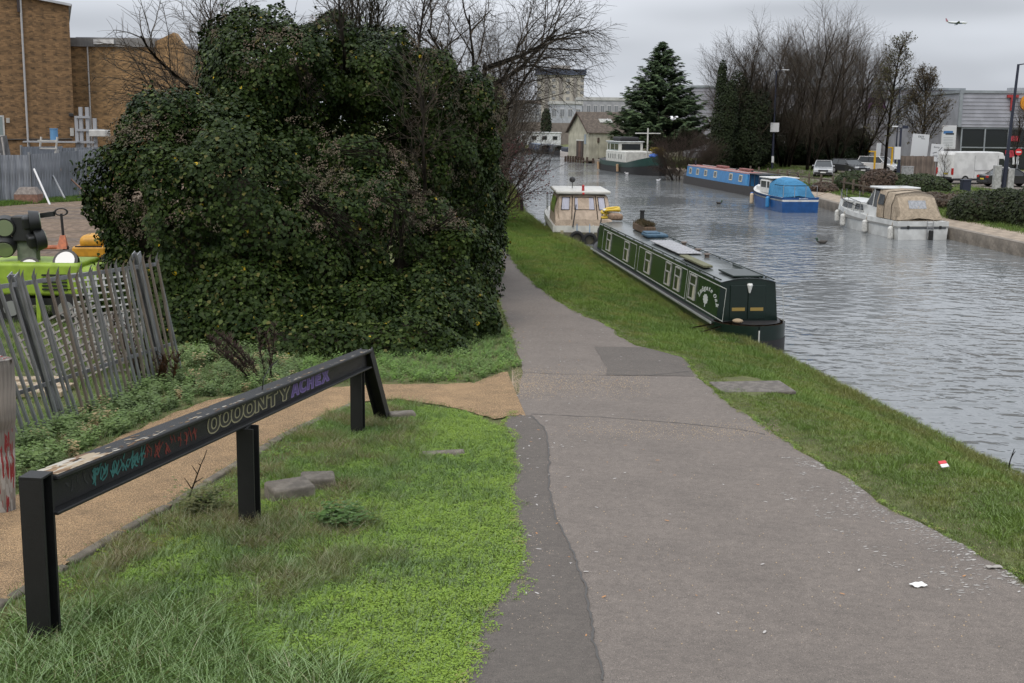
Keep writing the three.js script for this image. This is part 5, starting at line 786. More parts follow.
  const pts = []; for (let i = 0; i <= 6; i++) { const x = Lh / 2 - 0.25 - i * 0.85, a = x - (Lh / 2 - 4.6), z = -hb * 0.95 * (a > 0 ? 1 - Math.pow(a / 4.6, 2.2) : 1); pts.push([x, 1.0 + 0.45 * Math.max(0, 1 - i / 6), z]); }
  for (const s of [1, -1]) { for (const [x, y, z] of pts) part(t, 'stanchion', bar(V(x, y - 0.1, s * z), V(x, y + 0.55, s * z), 0.018), mChrome); for (const h of [0.28, 0.55]) part(t, 'guard_rail', roundTube(pts.map(([x, y, z]) => V(x, y + h, s * z)), 0.018), mChrome); }
}

// blue cruiser
{
  const st = V(18.75, 0, -71.8), bw = V(17.7, 0, -79.6), Lh = st.distanceTo(bw), t = thing('blue_cruiser', 'small blue-hulled cruiser under a bright blue canvas cover', 'cruiser', st.clone().lerp(bw, 0.5), heading(st, bw)), s0 = -Lh / 2;
  const mBl = painted([0.012, 0.075, 0.24], 0.35), mW = painted([0.62, 0.62, 0.60], 0.4), mCan = mat([0.04, 0.20, 0.38], 0.85, { map: rep(TX.soft, 0.9), bumpMap: rep(TX.patch, 0.5), bumpScale: 0.05 }), hb = 1.25, O = { bow: 3.4, sternFull: true, sheer: 0.45, flare: 0.14, pow: 2.1 };
  part(t, 'hull', hullBand(Lh, hb, 0.72, -0.35, O).shell, mBl); const w = hullBand(Lh, hb * 1.015, 0.84, 0.72, O); part(t, 'white_stripe', w.shell, mW); const u = hullBand(Lh, hb * 1.02, 1.0, 0.84, O); part(t, 'gunwale', u.shell, mBl); part(t, 'deck', u.deck, mW);
  const sec = (x, w, y) => [[x, 0.98, -w], [x, y * 0.8 + 0.1, -w * 0.9], [x, y, -w * 0.5], [x, y + 0.08, 0], [x, y, w * 0.5], [x, y * 0.8 + 0.1, w * 0.9], [x, 0.98, w]];
  part(t, 'canvas_cover', loft([sec(s0 + 0.3, 1.1, 1.0), sec(s0 + 0.6, 1.12, 1.45), sec(s0 + 1.2, 1.12, 1.95), sec(s0 + 2.4, 1.1, 2.12), sec(s0 + 3.1, 1.05, 2.1)], false, true), mCan, { label: 'bright blue canvas cover' });
  part(t, 'cabin', [rbox(s0 + 4.0, 1.5, 0, 1.9, 1.0, 2.0, 0.18), rbox(s0 + 5.5, 1.3, 0, 1.6, 0.55, 1.6, 0.16)].slice(0, 1), mW); part(t, 'cabin_roof', [rbox(s0 + 3.9, 2.1, 0, 2.2, 0.09, 2.05, 0.04)], mW); part(t, 'fore_deck_cabin', rbox(s0 + 5.6, 1.25, 0, 1.5, 0.5, 1.5, 0.16), mW);
  for (const s of [-1, 1]) { part(t, 'cabin_window', box(s0 + 4.15, 1.65, s * 1.0, 0.95, 0.42, 0.02), mGlass); part(t, 'cabin_window', box(s0 + 3.3, 1.65, s * 1.0, 0.35, 0.42, 0.02), mGlass); }
  const ry = []; for (let i = 0; i <= 3; i++) { const z = lerp(-1.15, 1.15, i / 3); part(t, 'stanchion', bar(V(s0 + 0.1, 0.98, z), V(s0 + 0.1, 1.75, z), 0.02), mChrome); ry.push(V(s0 + 0.1, 1.75, z)); } part(t, 'stern_rail', roundTube([V(s0 + 1.6, 1.75, -1.18), ...ry, V(s0 + 1.6, 1.75, 1.18)], 0.022), mChrome);
  part(t, 'roof_rail', roundTube([V(s0 + 3.0, 2.18, 1.0), V(s0 + 3.2, 2.42, 1.0), V(s0 + 4.6, 2.42, 1.0), V(s0 + 4.8, 2.18, 1.0)], 0.025), mChrome);
  for (const [x, m, c] of [[2.2, 0.55, [0.03, 0.2, 0.45]], [5.6, 0.55, [0.5, 0.4, 0.28]], [6.8, 0.55, [0.02, 0.10, 0.32]]]) { const a = s0 + x - (Lh / 2 - 3.4), z = -hb * (a > 0 ? 1 - Math.pow(a / 3.4, 2.1) : 1) - 0.15; part(t, 'fender', new THREE.CapsuleGeometry(0.14, 0.5, 4, 10).translate(s0 + x, m, z), mat(c, 0.5)); }
  const cv = document.createElement('canvas'); cv.width = 256; cv.height = 48; const k = cv.getContext('2d'); k.fillStyle = '#d8dde2'; k.font = 'bold 34px sans-serif'; k.textAlign = 'center'; k.fillText('BLUEBELL', 128, 36); const tex = new THREE.CanvasTexture(cv); tex.colorSpace = THREE.SRGBColorSpace;
  const g = new THREE.PlaneGeometry(1.0, 0.13); g.rotateY(-Math.PI / 2); g.translate(s0 - 0.03, 0.92, 0.2); part(t, 'boat_name', g, mat([0.9, 0.9, 0.9], 0.5, { map: tex, transparent: true, alphaTest: 0.4 }), { raw: true });
  part(t, 'mooring_post', bar(V(s0 - 0.1, 1.4, 2.0), V(s0 + 0.4, 1.0, 1.1), 0.02), mRope);
}

// narrowboats farther off: one builder, drawn for each boat
function narrowboat(lab, stern, bow, c) {
  const L = stern.distanceTo(bow), t = thing(c.name || 'narrowboat', lab, 'narrowboat', stern.clone().lerp(bow, 0.5).setY(0), heading(stern, bow), c.group), hb = 1.03, S = { y0: 0.72, y1: 1.72, w0: 0.9, w1: 0.8 }, x0 = -L / 2 + 2.6, x1 = L / 2 - 2.6;
  const h = hullBand(L, hb, 0.75, -0.4, { bow: 2.4, stern: 1.1, sheer: 0.35, sheerStern: 0.1 }); part(t, 'hull', h.shell, c.hull); part(t, 'deck', h.deck, c.hull);
  const C = cabinShell(x0, x1, S.y0, S.y1, S.w0, S.w1, 0.1); part(t, 'cabin', [...C.sides, ...C.ends], c.side); part(t, 'roof', C.roof, c.roof);
  for (const u of c.windows) for (const s of [-1, 1]) { const x = lerp(x0, x1, u), f = part(t, 'window_frame', sideFrame(S, s, x - 0.4, x + 0.4, 0.3, 0.85, 0.06, 0.03, 0.03), c.frame || mAlu); part(f, 'pane', sideFrame(S, s, x - 0.36, x + 0.36, 0.34, 0.81, 0, 0.015, 0.008), mGlass); }
  if (c.hood) { const sec = (x, y, w) => [[x, 0.74, -w], [x, y - 0.15, -w * 0.92], [x, y, -w * 0.5], [x, y + 0.05, 0], [x, y, w * 0.5], [x, y - 0.15, w * 0.92], [x, 0.74, w]]; part(t, 'stern_hood', loft([sec(-L / 2 + 0.35, 1.65, 0.85), sec(x0, 1.8, 0.9)], false, true), c.hood); }
  return { t, S, x0, x1, L, hb };
}
{
  const b = narrowboat('bright blue narrowboat with a red roof on the far quay', V(20.2, 0, -86.5), V(17.3, 0, -109.5), { name: 'blue_narrowboat', hull: painted([0.035, 0.03, 0.03], 0.6), side: painted([0.035, 0.20, 0.46], 0.4), roof: painted([0.30, 0.10, 0.09], 0.6), windows: [0.12, 0.26, 0.50, 0.66, 0.8, 0.93].map(v => v), frame: mat([0.62, 0.56, 0.40], 0.5), hood: null });
  const { t, S, x0, x1, L } = b, mD = mat([0.02, 0.022, 0.026], 0.8);
  part(t, 'stern_canopy', [rbox(-L / 2 + 1.45, 1.78, 0, 2.4, 0.07, 1.75, 0.03)], mD); for (const s of [-1, 1]) for (const x of [0.35, 1.4, 2.5]) part(t, 'canopy_post', box(-L / 2 + x, 1.25, s * 0.82, 0.07, 1.0, 0.07), mat([0.02, 0.03, 0.06], 0.6)); part(t, 'canopy_screen', box(-L / 2 + 0.36, 1.1, 0, 0.03, 0.75, 1.55), mD); part(t, 'stern_rail', [roundTube([V(-L / 2 + 0.2, 1.25, -0.75), V(-L / 2 + 0.05, 1.25, 0), V(-L / 2 + 0.2, 1.25, 0.75)], 0.025)], mChrome);
  part(t, 'stern_board', [box(-L / 2 + 0.0, 0.55, -0.05, 0.06, 0.3, 1.55)], painted([0.6, 0.6, 0.6])); part(t, 'cabin_door', box(x0 + 0.6, 1.25, -S.w0 + 0.03, 0.55, 0.85, 0.05), painted([0.06, 0.3, 0.6]));
  for (const x of [0.2, 0.55]) part(t, 'roof_box', rbox(lerp(x0, x1, x), 1.95, 0.1, 2.6, 0.16, 0.4, 0.03), painted([0.25, 0.09, 0.08], 0.6)); for (const s of [-1, 1]) part(t, 'handrail', box((x0 + x1) / 2, 1.8, s * 0.72, x1 - x0, 0.05, 0.05), painted([0.5, 0.5, 0.5]));
  for (const x of [0.1, 0.32, 0.62]) part(t, 'roof_vent', cyl(lerp(x0, x1, x), 1.9, 0, 0.09, 0.09, 0.14, 10), mD); part(t, 'chimney', cyl(x1 - 1, 2.0, -0.3, 0.08, 0.08, 0.5, 10), mD);
}
{
  const dk = { hull: painted([0.015, 0.015, 0.018], 0.6), windows: [0.2, 0.5, 0.8] };
  narrowboat('black narrowboat with pale fittings moored beside the boathouse', V(8.2, 0, -196), V(6.1, 0, -214), { ...dk, side: painted([0.02, 0.025, 0.04], 0.5), roof: painted([0.06, 0.07, 0.08], 0.5), hood: mat([0.02, 0.025, 0.022], 0.8), group: 'boats moored beyond the boathouse' });
  narrowboat('dark narrowboat with blue roof gear moored next to the black one', V(6.0, 0, -203), V(3.5, 0, -221), { ...dk, side: painted([0.03, 0.05, 0.10], 0.5), roof: painted([0.10, 0.14, 0.2], 0.5), hood: mat([0.05, 0.05, 0.05], 0.8), group: 'boats moored beyond the boathouse' });
  narrowboat('grey narrowboat moored half hidden by the waterside scrub', V(2.4, 0, -214), V(-4, 0, -231), { ...dk, side: painted([0.05, 0.06, 0.065], 0.6), roof: painted([0.09, 0.09, 0.09], 0.6), group: 'boats moored beyond the boathouse' });
  const st = V(10.1, 0, -186), bw = V(8.6, 0, -193), t = thing('small_cruiser', 'small white boat with a dark cover against the boathouse', 'boat', st.clone().lerp(bw, 0.5), heading(st, bw)); const L = st.distanceTo(bw); const h = hullBand(L, 1.15, 0.9, -0.3, { bow: 3, sternFull: true, sheer: 0.3 }); part(t, 'hull', h.shell, painted([0.5, 0.45, 0.42])); part(t, 'deck', h.deck, painted([0.5, 0.5, 0.5])); part(t, 'cover', [rbox(-0.6, 1.25, 0, 4.2, 0.8, 1.9, 0.3)], mat([0.03, 0.035, 0.05], 0.8)); part(t, 'windscreen', quadGeo(V(1.7, 1.1, -0.8), V(1.7, 1.1, 0.8), V(1.3, 1.6, 0.7), V(1.3, 1.6, -0.7)), mGlass);
}
// green and white barge
{
  const st = V(12.2, 0, -139), bw = V(16.1, 0, -121.5), L = st.distanceTo(bw), t = thing('dutch_barge', 'high-bowed green and white barge with a short mast by the conifer', 'barge', st.clone().lerp(bw, 0.5), heading(st, bw)), s0 = -L / 2;
  const mG = painted([0.012, 0.05, 0.042], 0.4), mW = painted([0.60, 0.60, 0.56], 0.45), mK = painted([0.014, 0.013, 0.014], 0.6), hb = 2.0, O = { bow: 4.5, stern: 2.2, sheer: 1.0, flare: 0.1, pow: 2.6, sheerStern: 0.25 };
  part(t, 'hull', hullBand(L, hb, 0.7, -0.5, { ...O, sheer: 0.5 }).shell, mK); const u = hullBand(L, hb * 1.02, 1.25, 0.7, { ...O, sheer: 1.0 }); part(t, 'bulwark', u.shell, mG); part(t, 'deck', u.deck, mK);
  part(t, 'cabin_trunk', rbox(s0 + 7.2, 1.75, 0, 7.6, 1.5, 3.4, 0.12), mW); const x = s0 + 5.6; part(t, 'wheelhouse', rbox(x, 2.75, 0, 4.6, 1.5, 3.0, 0.08), mW); part(t, 'wheelhouse_roof', rbox(x, 3.55, 0, 5.0, 0.12, 3.3, 0.05), painted([0.5, 0.52, 0.52]));
  for (const s of [-1, 1]) { for (const [a, b] of [[-1.9, -1.3], [-0.9, 0.5], [0.75, 2.05]]) { const f = part(t, 'wheelhouse_window', box(x + (a + b) / 2, 2.95, s * 1.51, b - a, 0.75, 0.03), mGlass); part(f, 'window_frame', [box(x + (a + b) / 2, 3.36, s * 1.52, b - a + 0.1, 0.08, 0.05), box(x + (a + b) / 2, 2.55, s * 1.52, b - a + 0.1, 0.08, 0.05)].slice(0, 2), painted([0.35, 0.42, 0.42]), { kind: 'stuff' }); } for (let i = 0; i < 6; i++) part(t, 'porthole', box(s0 + 4.6 + i * 0.85 + (i > 3 ? 0.6 : 0), 1.85, s * 1.71, 0.22, 0.55, 0.02), mat([0.03, 0.03, 0.035], 0.3)); }
  part(t, 'front_window', box(x + 2.31, 2.95, 0, 0.03, 0.7, 2.3), mGlass);
  part(t, 'folded_hood', rbox(x + 0.3, 3.85, 0, 3.2, 0.55, 2.4, 0.25), mat([0.018, 0.018, 0.02], 0.8), { label: 'black folded hood on the wheelhouse' });
  part(t, 'mast', [bar(V(L / 2 - 4.2, 1.4, 0), V(L / 2 - 4.2, 5.2, 0), 0.11, 0.09, 8)], mW); part(t, 'crossbar', bar(V(L / 2 - 4.2, 4.6, -1.5), V(L / 2 - 4.2, 4.6, 1.5), 0.06), mW);
  part(t, 'bow_cover', [ball(L / 2 - 1.2, 2.15, 0.3, 0.9, 0.28, 0.5), ball(L / 2 - 2.2, 2.05, 0.9, 0.7, 0.25, 0.5)].slice(0, 1), mat([0.03, 0.12, 0.45], 0.6), { label: 'blue cover on the bow' });
  part(t, 'fender', [bar(V(s0 + 1.6, 0.1, 2.05), V(s0 + 1.6, 1.0, 2.1), 0.16, 0.16, 8)], mat([0.4, 0.27, 0.16], 0.7)); part(t, 'fender', bar(V(s0 + 9.6, 0.15, 2.15), V(s0 + 9.6, 1.0, 2.2), 0.16, 0.16, 8), mat([0.4, 0.27, 0.16], 0.7));
  const yp = thing('yellow_plant', 'yellow flowering potted plant on the barge bow', 'plant', t.localToWorld ? (t.updateMatrixWorld(true), t.localToWorld(V(L / 2 - 2.9, 1.55, -0.7))) : 0); part(yp, 'pot', cyl(0, 0.2, 0, 0.3, 0.38, 0.5, 12), mat([0.2, 0.09, 0.05], 0.8)); const r = rng(4), l = []; for (let i = 0; i < 220; i++) { const a = r() * 6.3, q = 0.8 * Math.sqrt(r()); l.push({ x: Math.cos(a) * q, y: 0.5 + 0.9 * r(), z: Math.sin(a) * q, ry: r() * 6, s: 3.0, c: r() < 0.25 ? [0.08, 0.1, 0.02] : [0.5, 0.38, 0.02] }); } scatter('flowers', clumpGeo(5, 9, 0.05, 0.06, 0.04), mLeafy, l, { parent: yp });
}
// ---------- far quay ----------
{
  const m = mat([0.23, 0.20, 0.165], 0.95, { map: rep(TX.patch, 2.2), bumpMap: rep(TX.patch, 0.7), bumpScale: 0.03 }), mt = mat([0.36, 0.29, 0.22], 0.95, { map: rep(TX.patch, 1.7), bumpMap: rep(TX.grainBump, 0.8), bumpScale: 0.01 });
  const t = thing('quay_wall', 'low concrete quay wall with a sandy top along the far bank', 'wall'), a = [], b = [];
  for (let d = 5; d <= 158; d += 1.5) { const x = farBank(d) + 0.05 * (vnoise(d * 0.7, 3) - 0.5), z = -d; a.push([[x, -0.9, z], [x - 0.02, 0.1, z], [x, 0.56, z], [x + 0.06, 0.60, z], [x + 0.38, 0.605, z]]); b.push([[x + 0.38, 0.603, z], [x + 1.3, 0.61, z], [x + 2.6 + 0.5 * vnoise(d * 0.4, 8), 0.58, z]]); }
  part(t, 'coping', loft(a), m); part(t, 'quay_surface', loft(b), mt);
}
// car park
{
  const pos = [], idx = [], uv = []; const N = 30; for (let i = 0; i <= N; i++) for (const k of [0, 1]) { const x = lerp(26, 140, i / N), d = k ? 121 : lerp(97, 76, sstep(28, 44, x)); pos.push(x, hgt(x, -d) + 0.05, -d); uv.push(x, -d); if (i && k) { const o = i * 2; idx.push(o - 2, o, o - 1, o, o + 1, o - 1); } }
  const g = new THREE.BufferGeometry(); g.setAttribute('position', new THREE.Float32BufferAttribute(pos, 3)); g.setAttribute('uv', new THREE.Float32BufferAttribute(uv, 2)); g.setIndex(idx); g.computeVertexNormals();
  struct('car_park', 'grey asphalt of the retail car park across the canal', 'road', g, mAsph, true);
}
const CP = (px, py) => { let h = 0.95, p; for (let i = 0; i < 6; i++) { p = G(px, py, h); h = hgt(p.x, p.z) + 0.05; } return V(p.x, h, p.z); };

// ---------- vehicles (local x forward) ----------
const mTyre = mat([0.014, 0.014, 0.014], 0.85), mRim = mat([0.35, 0.35, 0.36], 0.4, { metalness: 0.6 }), mPlateY = mat([0.6, 0.45, 0.03], 0.5), mPlateW = mat([0.65, 0.65, 0.62], 0.5), mHead = mat([0.6, 0.62, 0.63], 0.15, { clearcoat: 1 }), mTail = mat([0.35, 0.015, 0.012], 0.25, { clearcoat: 0.5 }), mTrim = mat([0.015, 0.015, 0.016], 0.6);
function wheels(t, xs, w, r) { for (const x of xs) for (const s of [-1, 1]) { const q = part(t, 'wheel', cyl(x, r, s * (w / 2 - 0.11), r, r, 0.22, 20, Math.PI / 2), mTyre); part(q, 'rim', cyl(x, r, s * (w / 2 + 0.002), r * 0.62, r * 0.62, 0.03, 14, Math.PI / 2), mRim); } }
function car(name, lab, pos, turn, col, o = {}) {
  const L = o.L || 4.4, w = o.w || 1.78, h = o.h || 1.45, sill = 0.28, belt = o.belt || 0.92, m = mat(col, 0.28, { clearcoat: 0.8, metalness: 0.1 }), t = thing(name, lab, 'car', pos, turn, o.group);
  const f = L / 2, prof = [[-f, 0.45], [-f + 0.03, belt - 0.05], [-f + 0.12, belt + 0.03], [o.wagon ? -f + 0.2 : -f + 0.75, belt + 0.06], [f - 1.35, belt + 0.03], [f - 0.25, belt - 0.16], [f - 0.03, belt - 0.3], [f, 0.42], [f - 0.06, sill - 0.04], [f - 0.45, sill - 0.03]];
  const arch = (x) => Array.from({ length: 9 }, (_, i) => { const a = Math.PI * i / 8; return [x + 0.37 * Math.cos(a), sill - 0.02 + 0.36 * Math.sin(a)]; });
  const wb = o.wb || L * 0.6, xf = wb / 2 + 0.05, xr = -wb / 2 + 0.05; prof.splice(9, 1, ...arch(xf), ...arch(xr), [-f + 0.06, sill - 0.02]);
  part(t, 'body', extrude(prof, w, 0.06), m);
  const xb = o.wagon ? -f + 0.15 : -f + 0.65, xt = o.wagon ? -f + 0.4 : -f + 1.35, ft = f - 1.95, fb = f - 1.15, wt = w / 2 - 0.22, wbx = w / 2 - 0.05;
  part(t, 'roof', [rbox((xt + ft) / 2, h - 0.025, 0, ft - xt + 0.12, 0.05, wt * 2 + 0.06, 0.02), ...[-1, 1].flatMap(s => [bar(V(xb, belt, s * wbx), V(xt, h - 0.03, s * wt), 0.05), bar(V(fb, belt, s * wbx), V(ft, h - 0.03, s * wt), 0.04)])], m);
  part(t, 'windscreen', quadGeo(V(fb, belt, -wbx + 0.02), V(fb, belt, wbx - 0.02), V(ft, h - 0.04, wt - 0.01), V(ft, h - 0.04, -wt + 0.01)), mGlass); part(t, 'rear_window', quadGeo(V(xb, belt, -wbx + 0.02), V(xb, belt, wbx - 0.02), V(xt, h - 0.04, wt - 0.01), V(xt, h - 0.04, -wt + 0.01)), mGlass);
  const mx = (xt + ft) / 2 - 0.05; for (const s of [-1, 1]) { for (const [a, b, c, d] of [[xb + 0.06, mx - 0.04, mx - 0.04, xt + 0.04], [mx + 0.04, fb - 0.06, ft - 0.03, mx + 0.04]]) part(t, 'side_window', quadGeo(V(a, belt + 0.02, s * (wbx - 0.01)), V(b, belt + 0.02, s * (wbx - 0.01)), V(c, h - 0.05, s * wt), V(d, h - 0.05, s * wt)), mGlass); part(t, 'pillar', bar(V(mx, belt, s * (wbx - 0.01)), V(mx, h - 0.04, s * wt), 0.03), mTrim); part(t, 'headlight', rbox(f - 0.16, belt - 0.25, s * (w / 2 - 0.3), 0.25, 0.16, 0.42, 0.05), mHead); part(t, 'tail_light', rbox(-f + 0.05, belt - 0.12, s * (w / 2 - 0.2), 0.12, 0.2, 0.34, 0.03), mTail); part(t, 'mirror', rbox(fb - 0.25, belt + 0.08, s * (w / 2 + 0.06), 0.12, 0.13, 0.16, 0.03), m); }
  part(t, 'grille', rbox(f - 0.0, belt - 0.34, 0, 0.06, 0.18, w * 0.5, 0.02), mTrim); part(t, 'front_bumper', rbox(f - 0.05, 0.36, 0, 0.16, 0.2, w * 0.9, 0.05), mTrim); part(t, 'front_plate', box(f + 0.045, 0.43, 0, 0.012, 0.11, 0.5), mPlateW); part(t, 'rear_plate', box(-f - 0.012, 0.62, 0, 0.012, 0.12, 0.52), mPlateY); part(t, 'rear_bumper', rbox(-f + 0.05, 0.38, 0, 0.16, 0.18, w * 0.9, 0.05), mTrim);
  wheels(t, [xf, xr], w, 0.31); return t;
}
car('silver_car', 'silver hatchback parked facing the canal', CP(823, 176), -1.85, [0.33, 0.34, 0.35], { wagon: true, h: 1.5, L: 4.2 });
car('black_car', 'black car parked beside the silver hatchback', CP(849, 173.5), -1.25, [0.012, 0.012, 0.014], { wagon: true });
car('white_estate', 'white car parked behind the yellow barrier posts', CP(879, 172), -0.9, [0.66, 0.66, 0.65], { wagon: true, h: 1.6, L: 4.6 });
car('black_saloon', 'black saloon with a yellow rear plate beside the white van', CP(1008, 186.5), 0.12, [0.010, 0.010, 0.012], { L: 4.5 });
{ // white van
  const p = CP(976, 183.5), t = thing('white_van', 'long white high-roof panel van in the car park', 'van', p, 0.3), m = painted([0.66, 0.66, 0.65], 0.3, 3), L = 6.5, w = 2.0, h = 2.66, f = L / 2;
  const prof = [[-f, 0.45], [-f + 0.06, h - 0.25], [-f + 0.2, h], [f - 1.95, h], [f - 1.55, h - 0.08], [f - 0.95, 1.45], [f - 0.15, 1.12], [f, 0.75], [f - 0.03, 0.4]];
  part(t, 'body', extrude(prof, w, 0.08), m); part(t, 'lower_sill', box(0, 0.42, 0, L - 0.3, 0.24, w - 0.05), mTrim); part(t, 'windscreen', quadGeo(V(f - 0.98, 1.5, -0.85), V(f - 0.98, 1.5, 0.85), V(f - 1.5, 2.42, 0.75), V(f - 1.5, 2.42, -0.75)).translate(0.03, 0.02, 0), mGlass);
  for (const s of [-1, 1]) { part(t, 'cab_window', quadGeo(V(f - 1.1, 1.45, s * 1.004), V(f - 1.95, 1.42, s * 1.004), V(f - 1.95, 2.1, s * 1.004), V(f - 1.5, 2.1, s * 1.004)), mGlass); part(t, 'side_trim', [box(-0.3, 1.12, s * 1.003, 1.5, 0.1, 0.012)], mat([0.3, 0.3, 0.3], 0.5)); part(t, 'door_seam', box(f - 2.05, 1.4, s * 1.001, 0.02, 1.9, 0.006), mTrim); part(t, 'door_seam', box(-1.1, 1.45, s * 1.001, 0.02, 1.8, 0.006), mTrim); part(t, 'tail_light', rbox(-f + 0.05, 1.05, s * 0.93, 0.14, 0.55, 0.18, 0.03), mTail); part(t, 'headlight', rbox(f - 0.12, 0.95, s * 0.75, 0.2, 0.22, 0.35, 0.05), mHead); part(t, 'mirror', rbox(f - 1.05, 1.6, s * 1.15, 0.15, 0.3, 0.2, 0.04), mTrim); }
  part(t, 'front_bumper', rbox(f - 0.05, 0.5, 0, 0.2, 0.32, w - 0.05, 0.06), mTrim); part(t, 'rear_bumper', rbox(-f + 0.02, 0.5, 0, 0.2, 0.2, w - 0.1, 0.05), mTrim); part(t, 'rear_plate', box(-f - 0.01, 0.85, 0.2, 0.02, 0.12, 0.52), mPlateY); wheels(t, [f - 0.95, -f + 1.3], w + 0.02, 0.36);
}
// ---------- lamps and signs ----------
const mNavy = mat([0.012, 0.016, 0.035], 0.5), mSignW = mat([0.60, 0.61, 0.62], 0.5), mGreyM = mat([0.20, 0.21, 0.22], 0.6);
function lampPost(lab, px, pyBase, pyTop, arm, r, o = {}) {
  const p = CP(px, pyBase), h = hAt(p.x, p.z, pyTop) - p.y, t = thing('lamp_post', lab, 'lamp post', p, 0); t.rotation.z = o.lean || 0;
  part(t, 'pole', [bar(V(0, 0, 0), V(0, h * 0.3, 0), r, r * 0.95, 10), bar(V(0, h * 0.3, 0), V(0, h, 0), r * 0.75, r * 0.55, 10)], mNavy); part(t, 'arm', bar(V(-arm * 0.1, h - 0.05, 0), V(arm, h + 0.1, 0), 0.05, 0.04), mNavy); part(t, 'lamp_head', rbox(arm * 1.1, h + 0.12, 0, Math.abs(arm) * 0.9, 0.12, 0.34, 0.05), o.head || mSignW); return { t, h, p };
}
{ const { t, h } = lampPost('tall lamp post with a white box in front of the bare trees', 772, 169, 71, 0.9, 0.14); const y = h * (169 - 127) / (169 - 71); part(t, 'sign_box', box(0.05, y, 0.14, 0.95, 1.0, 0.12), mSignW); part(t, 'notice', box(0, h * 0.1, 0.14, 0.25, 0.7, 0.03), mSignW); }
{ const { t } = lampPost('thin tall lamp post behind the white car', 895, 168, 87, 0.8, 0.10, { head: mGreyM }); }
{ const { t, h } = lampPost('short navy lamp post beside the grey cabinet', 898, 180, 128, -0.5, 0.16); part(t, 'flag_bracket', [box(0.35, h * 1.02, 0, 0.5, 0.28, 0.1)], mNavy); part(t, 'banner_panel', box(-0.25, h * 0.52, 0.15, 0.55, 1.1, 0.05), mSignW); }
{ const { t, h } = lampPost('leaning navy lamp post with grey cabinets at its foot', 1003, 192, 64, 0.7, 0.16, { lean: -0.045, head: mGreyM }); part(t, 'cabinet', rbox(-0.62, 1.05, 0.1, 0.5, 1.75, 0.4, 0.03, 0, 0, 0.04), mat([0.40, 0.40, 0.40], 0.5, { map: rep(TX.patch, 0.8) })); part(t, 'cabinet', rbox(0.42, 0.9, -0.05, 0.45, 1.65, 0.4, 0.03, 0, 0, 0.04), mat([0.40, 0.40, 0.40], 0.5, { map: rep(TX.patch, 0.8) })); }
function lettered(w, h, draw, bg = '#c9ccce') { const c = document.createElement('canvas'); c.width = 128; c.height = Math.round(128 * h / w); const k = c.getContext('2d'); k.fillStyle = bg; k.fillRect(0, 0, c.width, c.height); draw(k, c.width, c.height); const t = new THREE.CanvasTexture(c); t.colorSpace = THREE.SRGBColorSpace; return mat([0.9, 0.9, 0.9], 0.5, { map: t }); }
function board(name, lab, px, pyBase, pyTop, w, hh, draw, o = {}) {
  const p = CP(px, pyBase), top = hAt(p.x, p.z, pyTop) - p.y, t = thing(name, lab, 'sign', p, o.turn || 0); t.rotation.z = o.lean || 0;
  part(t, 'panel', box(0, top - hh / 2, 0, w, hh, 0.08), mSignW); const f = new THREE.PlaneGeometry(w - 0.04, hh - 0.04); f.translate(0, top - hh / 2, 0.046); part(t, 'print', f, lettered(w, hh, draw), { raw: true });
  for (const x of o.legs || [0]) part(t, 'sign_post', bar(V(x, 0, -0.02), V(x, top - hh, -0.02), 0.05), mGreyM); return t;
}
board('notice_board', 'big blank white board standing over the timber fence', 916, 177, 134, 1.55, 2.1, (k, w, h) => { k.fillStyle = '#22262c'; k.font = 'bold 22px sans-serif'; k.textAlign = 'center'; k.fillText('EXIT', w / 2, 26); k.fillRect(66, 32, 30, 4); }, { legs: [-0.6, 0.6], lean: -0.06 });
board('direction_sign', 'white car park sign with black writing on a pole', 934, 178, 144, 1.15, 1.6, (k, w, h) => { k.fillStyle = '#1d2024'; k.strokeStyle = '#1d2024'; k.lineWidth = 7; k.font = 'bold 24px sans-serif'; k.fillText('Entry', 22, 40); k.fillText('Only', 20, 130); k.beginPath(); k.moveTo(78, 70); k.lineTo(112, 28); k.moveTo(18, 96); k.lineTo(60, 82); k.moveTo(76, 150); k.lineTo(110, 120); k.stroke(); }, { lean: -0.05 });
board('hanging_sign', 'narrow pale sign panel turned edgewise by the yellow posts', 876, 171, 143, 0.62, 1.6, () => {}, { lean: -0.08, turn: 0.5 });
for (const [px, py, lab] of [[921, 161, 'round red no-entry sign in front of the timber fence'], [1018, 152, 'round red no-entry sign past the white van cab']]) {
  const base = CP(px - (px < 1000 ? 1 : 2), px < 1000 ? 177 : 181), h = hAt(base.x, base.z, py) - base.y, t = thing('no_entry_sign', lab, 'sign', base); part(t, 'sign_post', bar(V(0, 0, 0), V(0, h + 0.2, 0), 0.045), mGreyM); const d = part(t, 'disc', cyl(0, h, 0.07, 0.3, 0.3, 0.03, 24, Math.PI / 2), mat([0.5, 0.02, 0.025], 0.45)); part(d, 'white_bar', box(0, h, 0.09, 0.42, 0.11, 0.012), mSignW);
}
{ const mY = mat([0.62, 0.36, 0.01], 0.5); for (const [px, top, lab] of [[874, 151, 'yellow height barrier post next to the narrow sign'], [891, 147, 'taller yellow height barrier post in front of the white car']]) { const p = CP(px, 172.5), h = hAt(p.x, p.z, top) - p.y, t = thing('barrier_post', lab, 'post', p); part(t, 'post', rbox(0, h / 2, 0, 0.17, h, 0.17, 0.03), mY); part(t, 'arm', rbox(-0.3, h - 0.06, 0, 0.7, 0.12, 0.12, 0.03), mY); } }
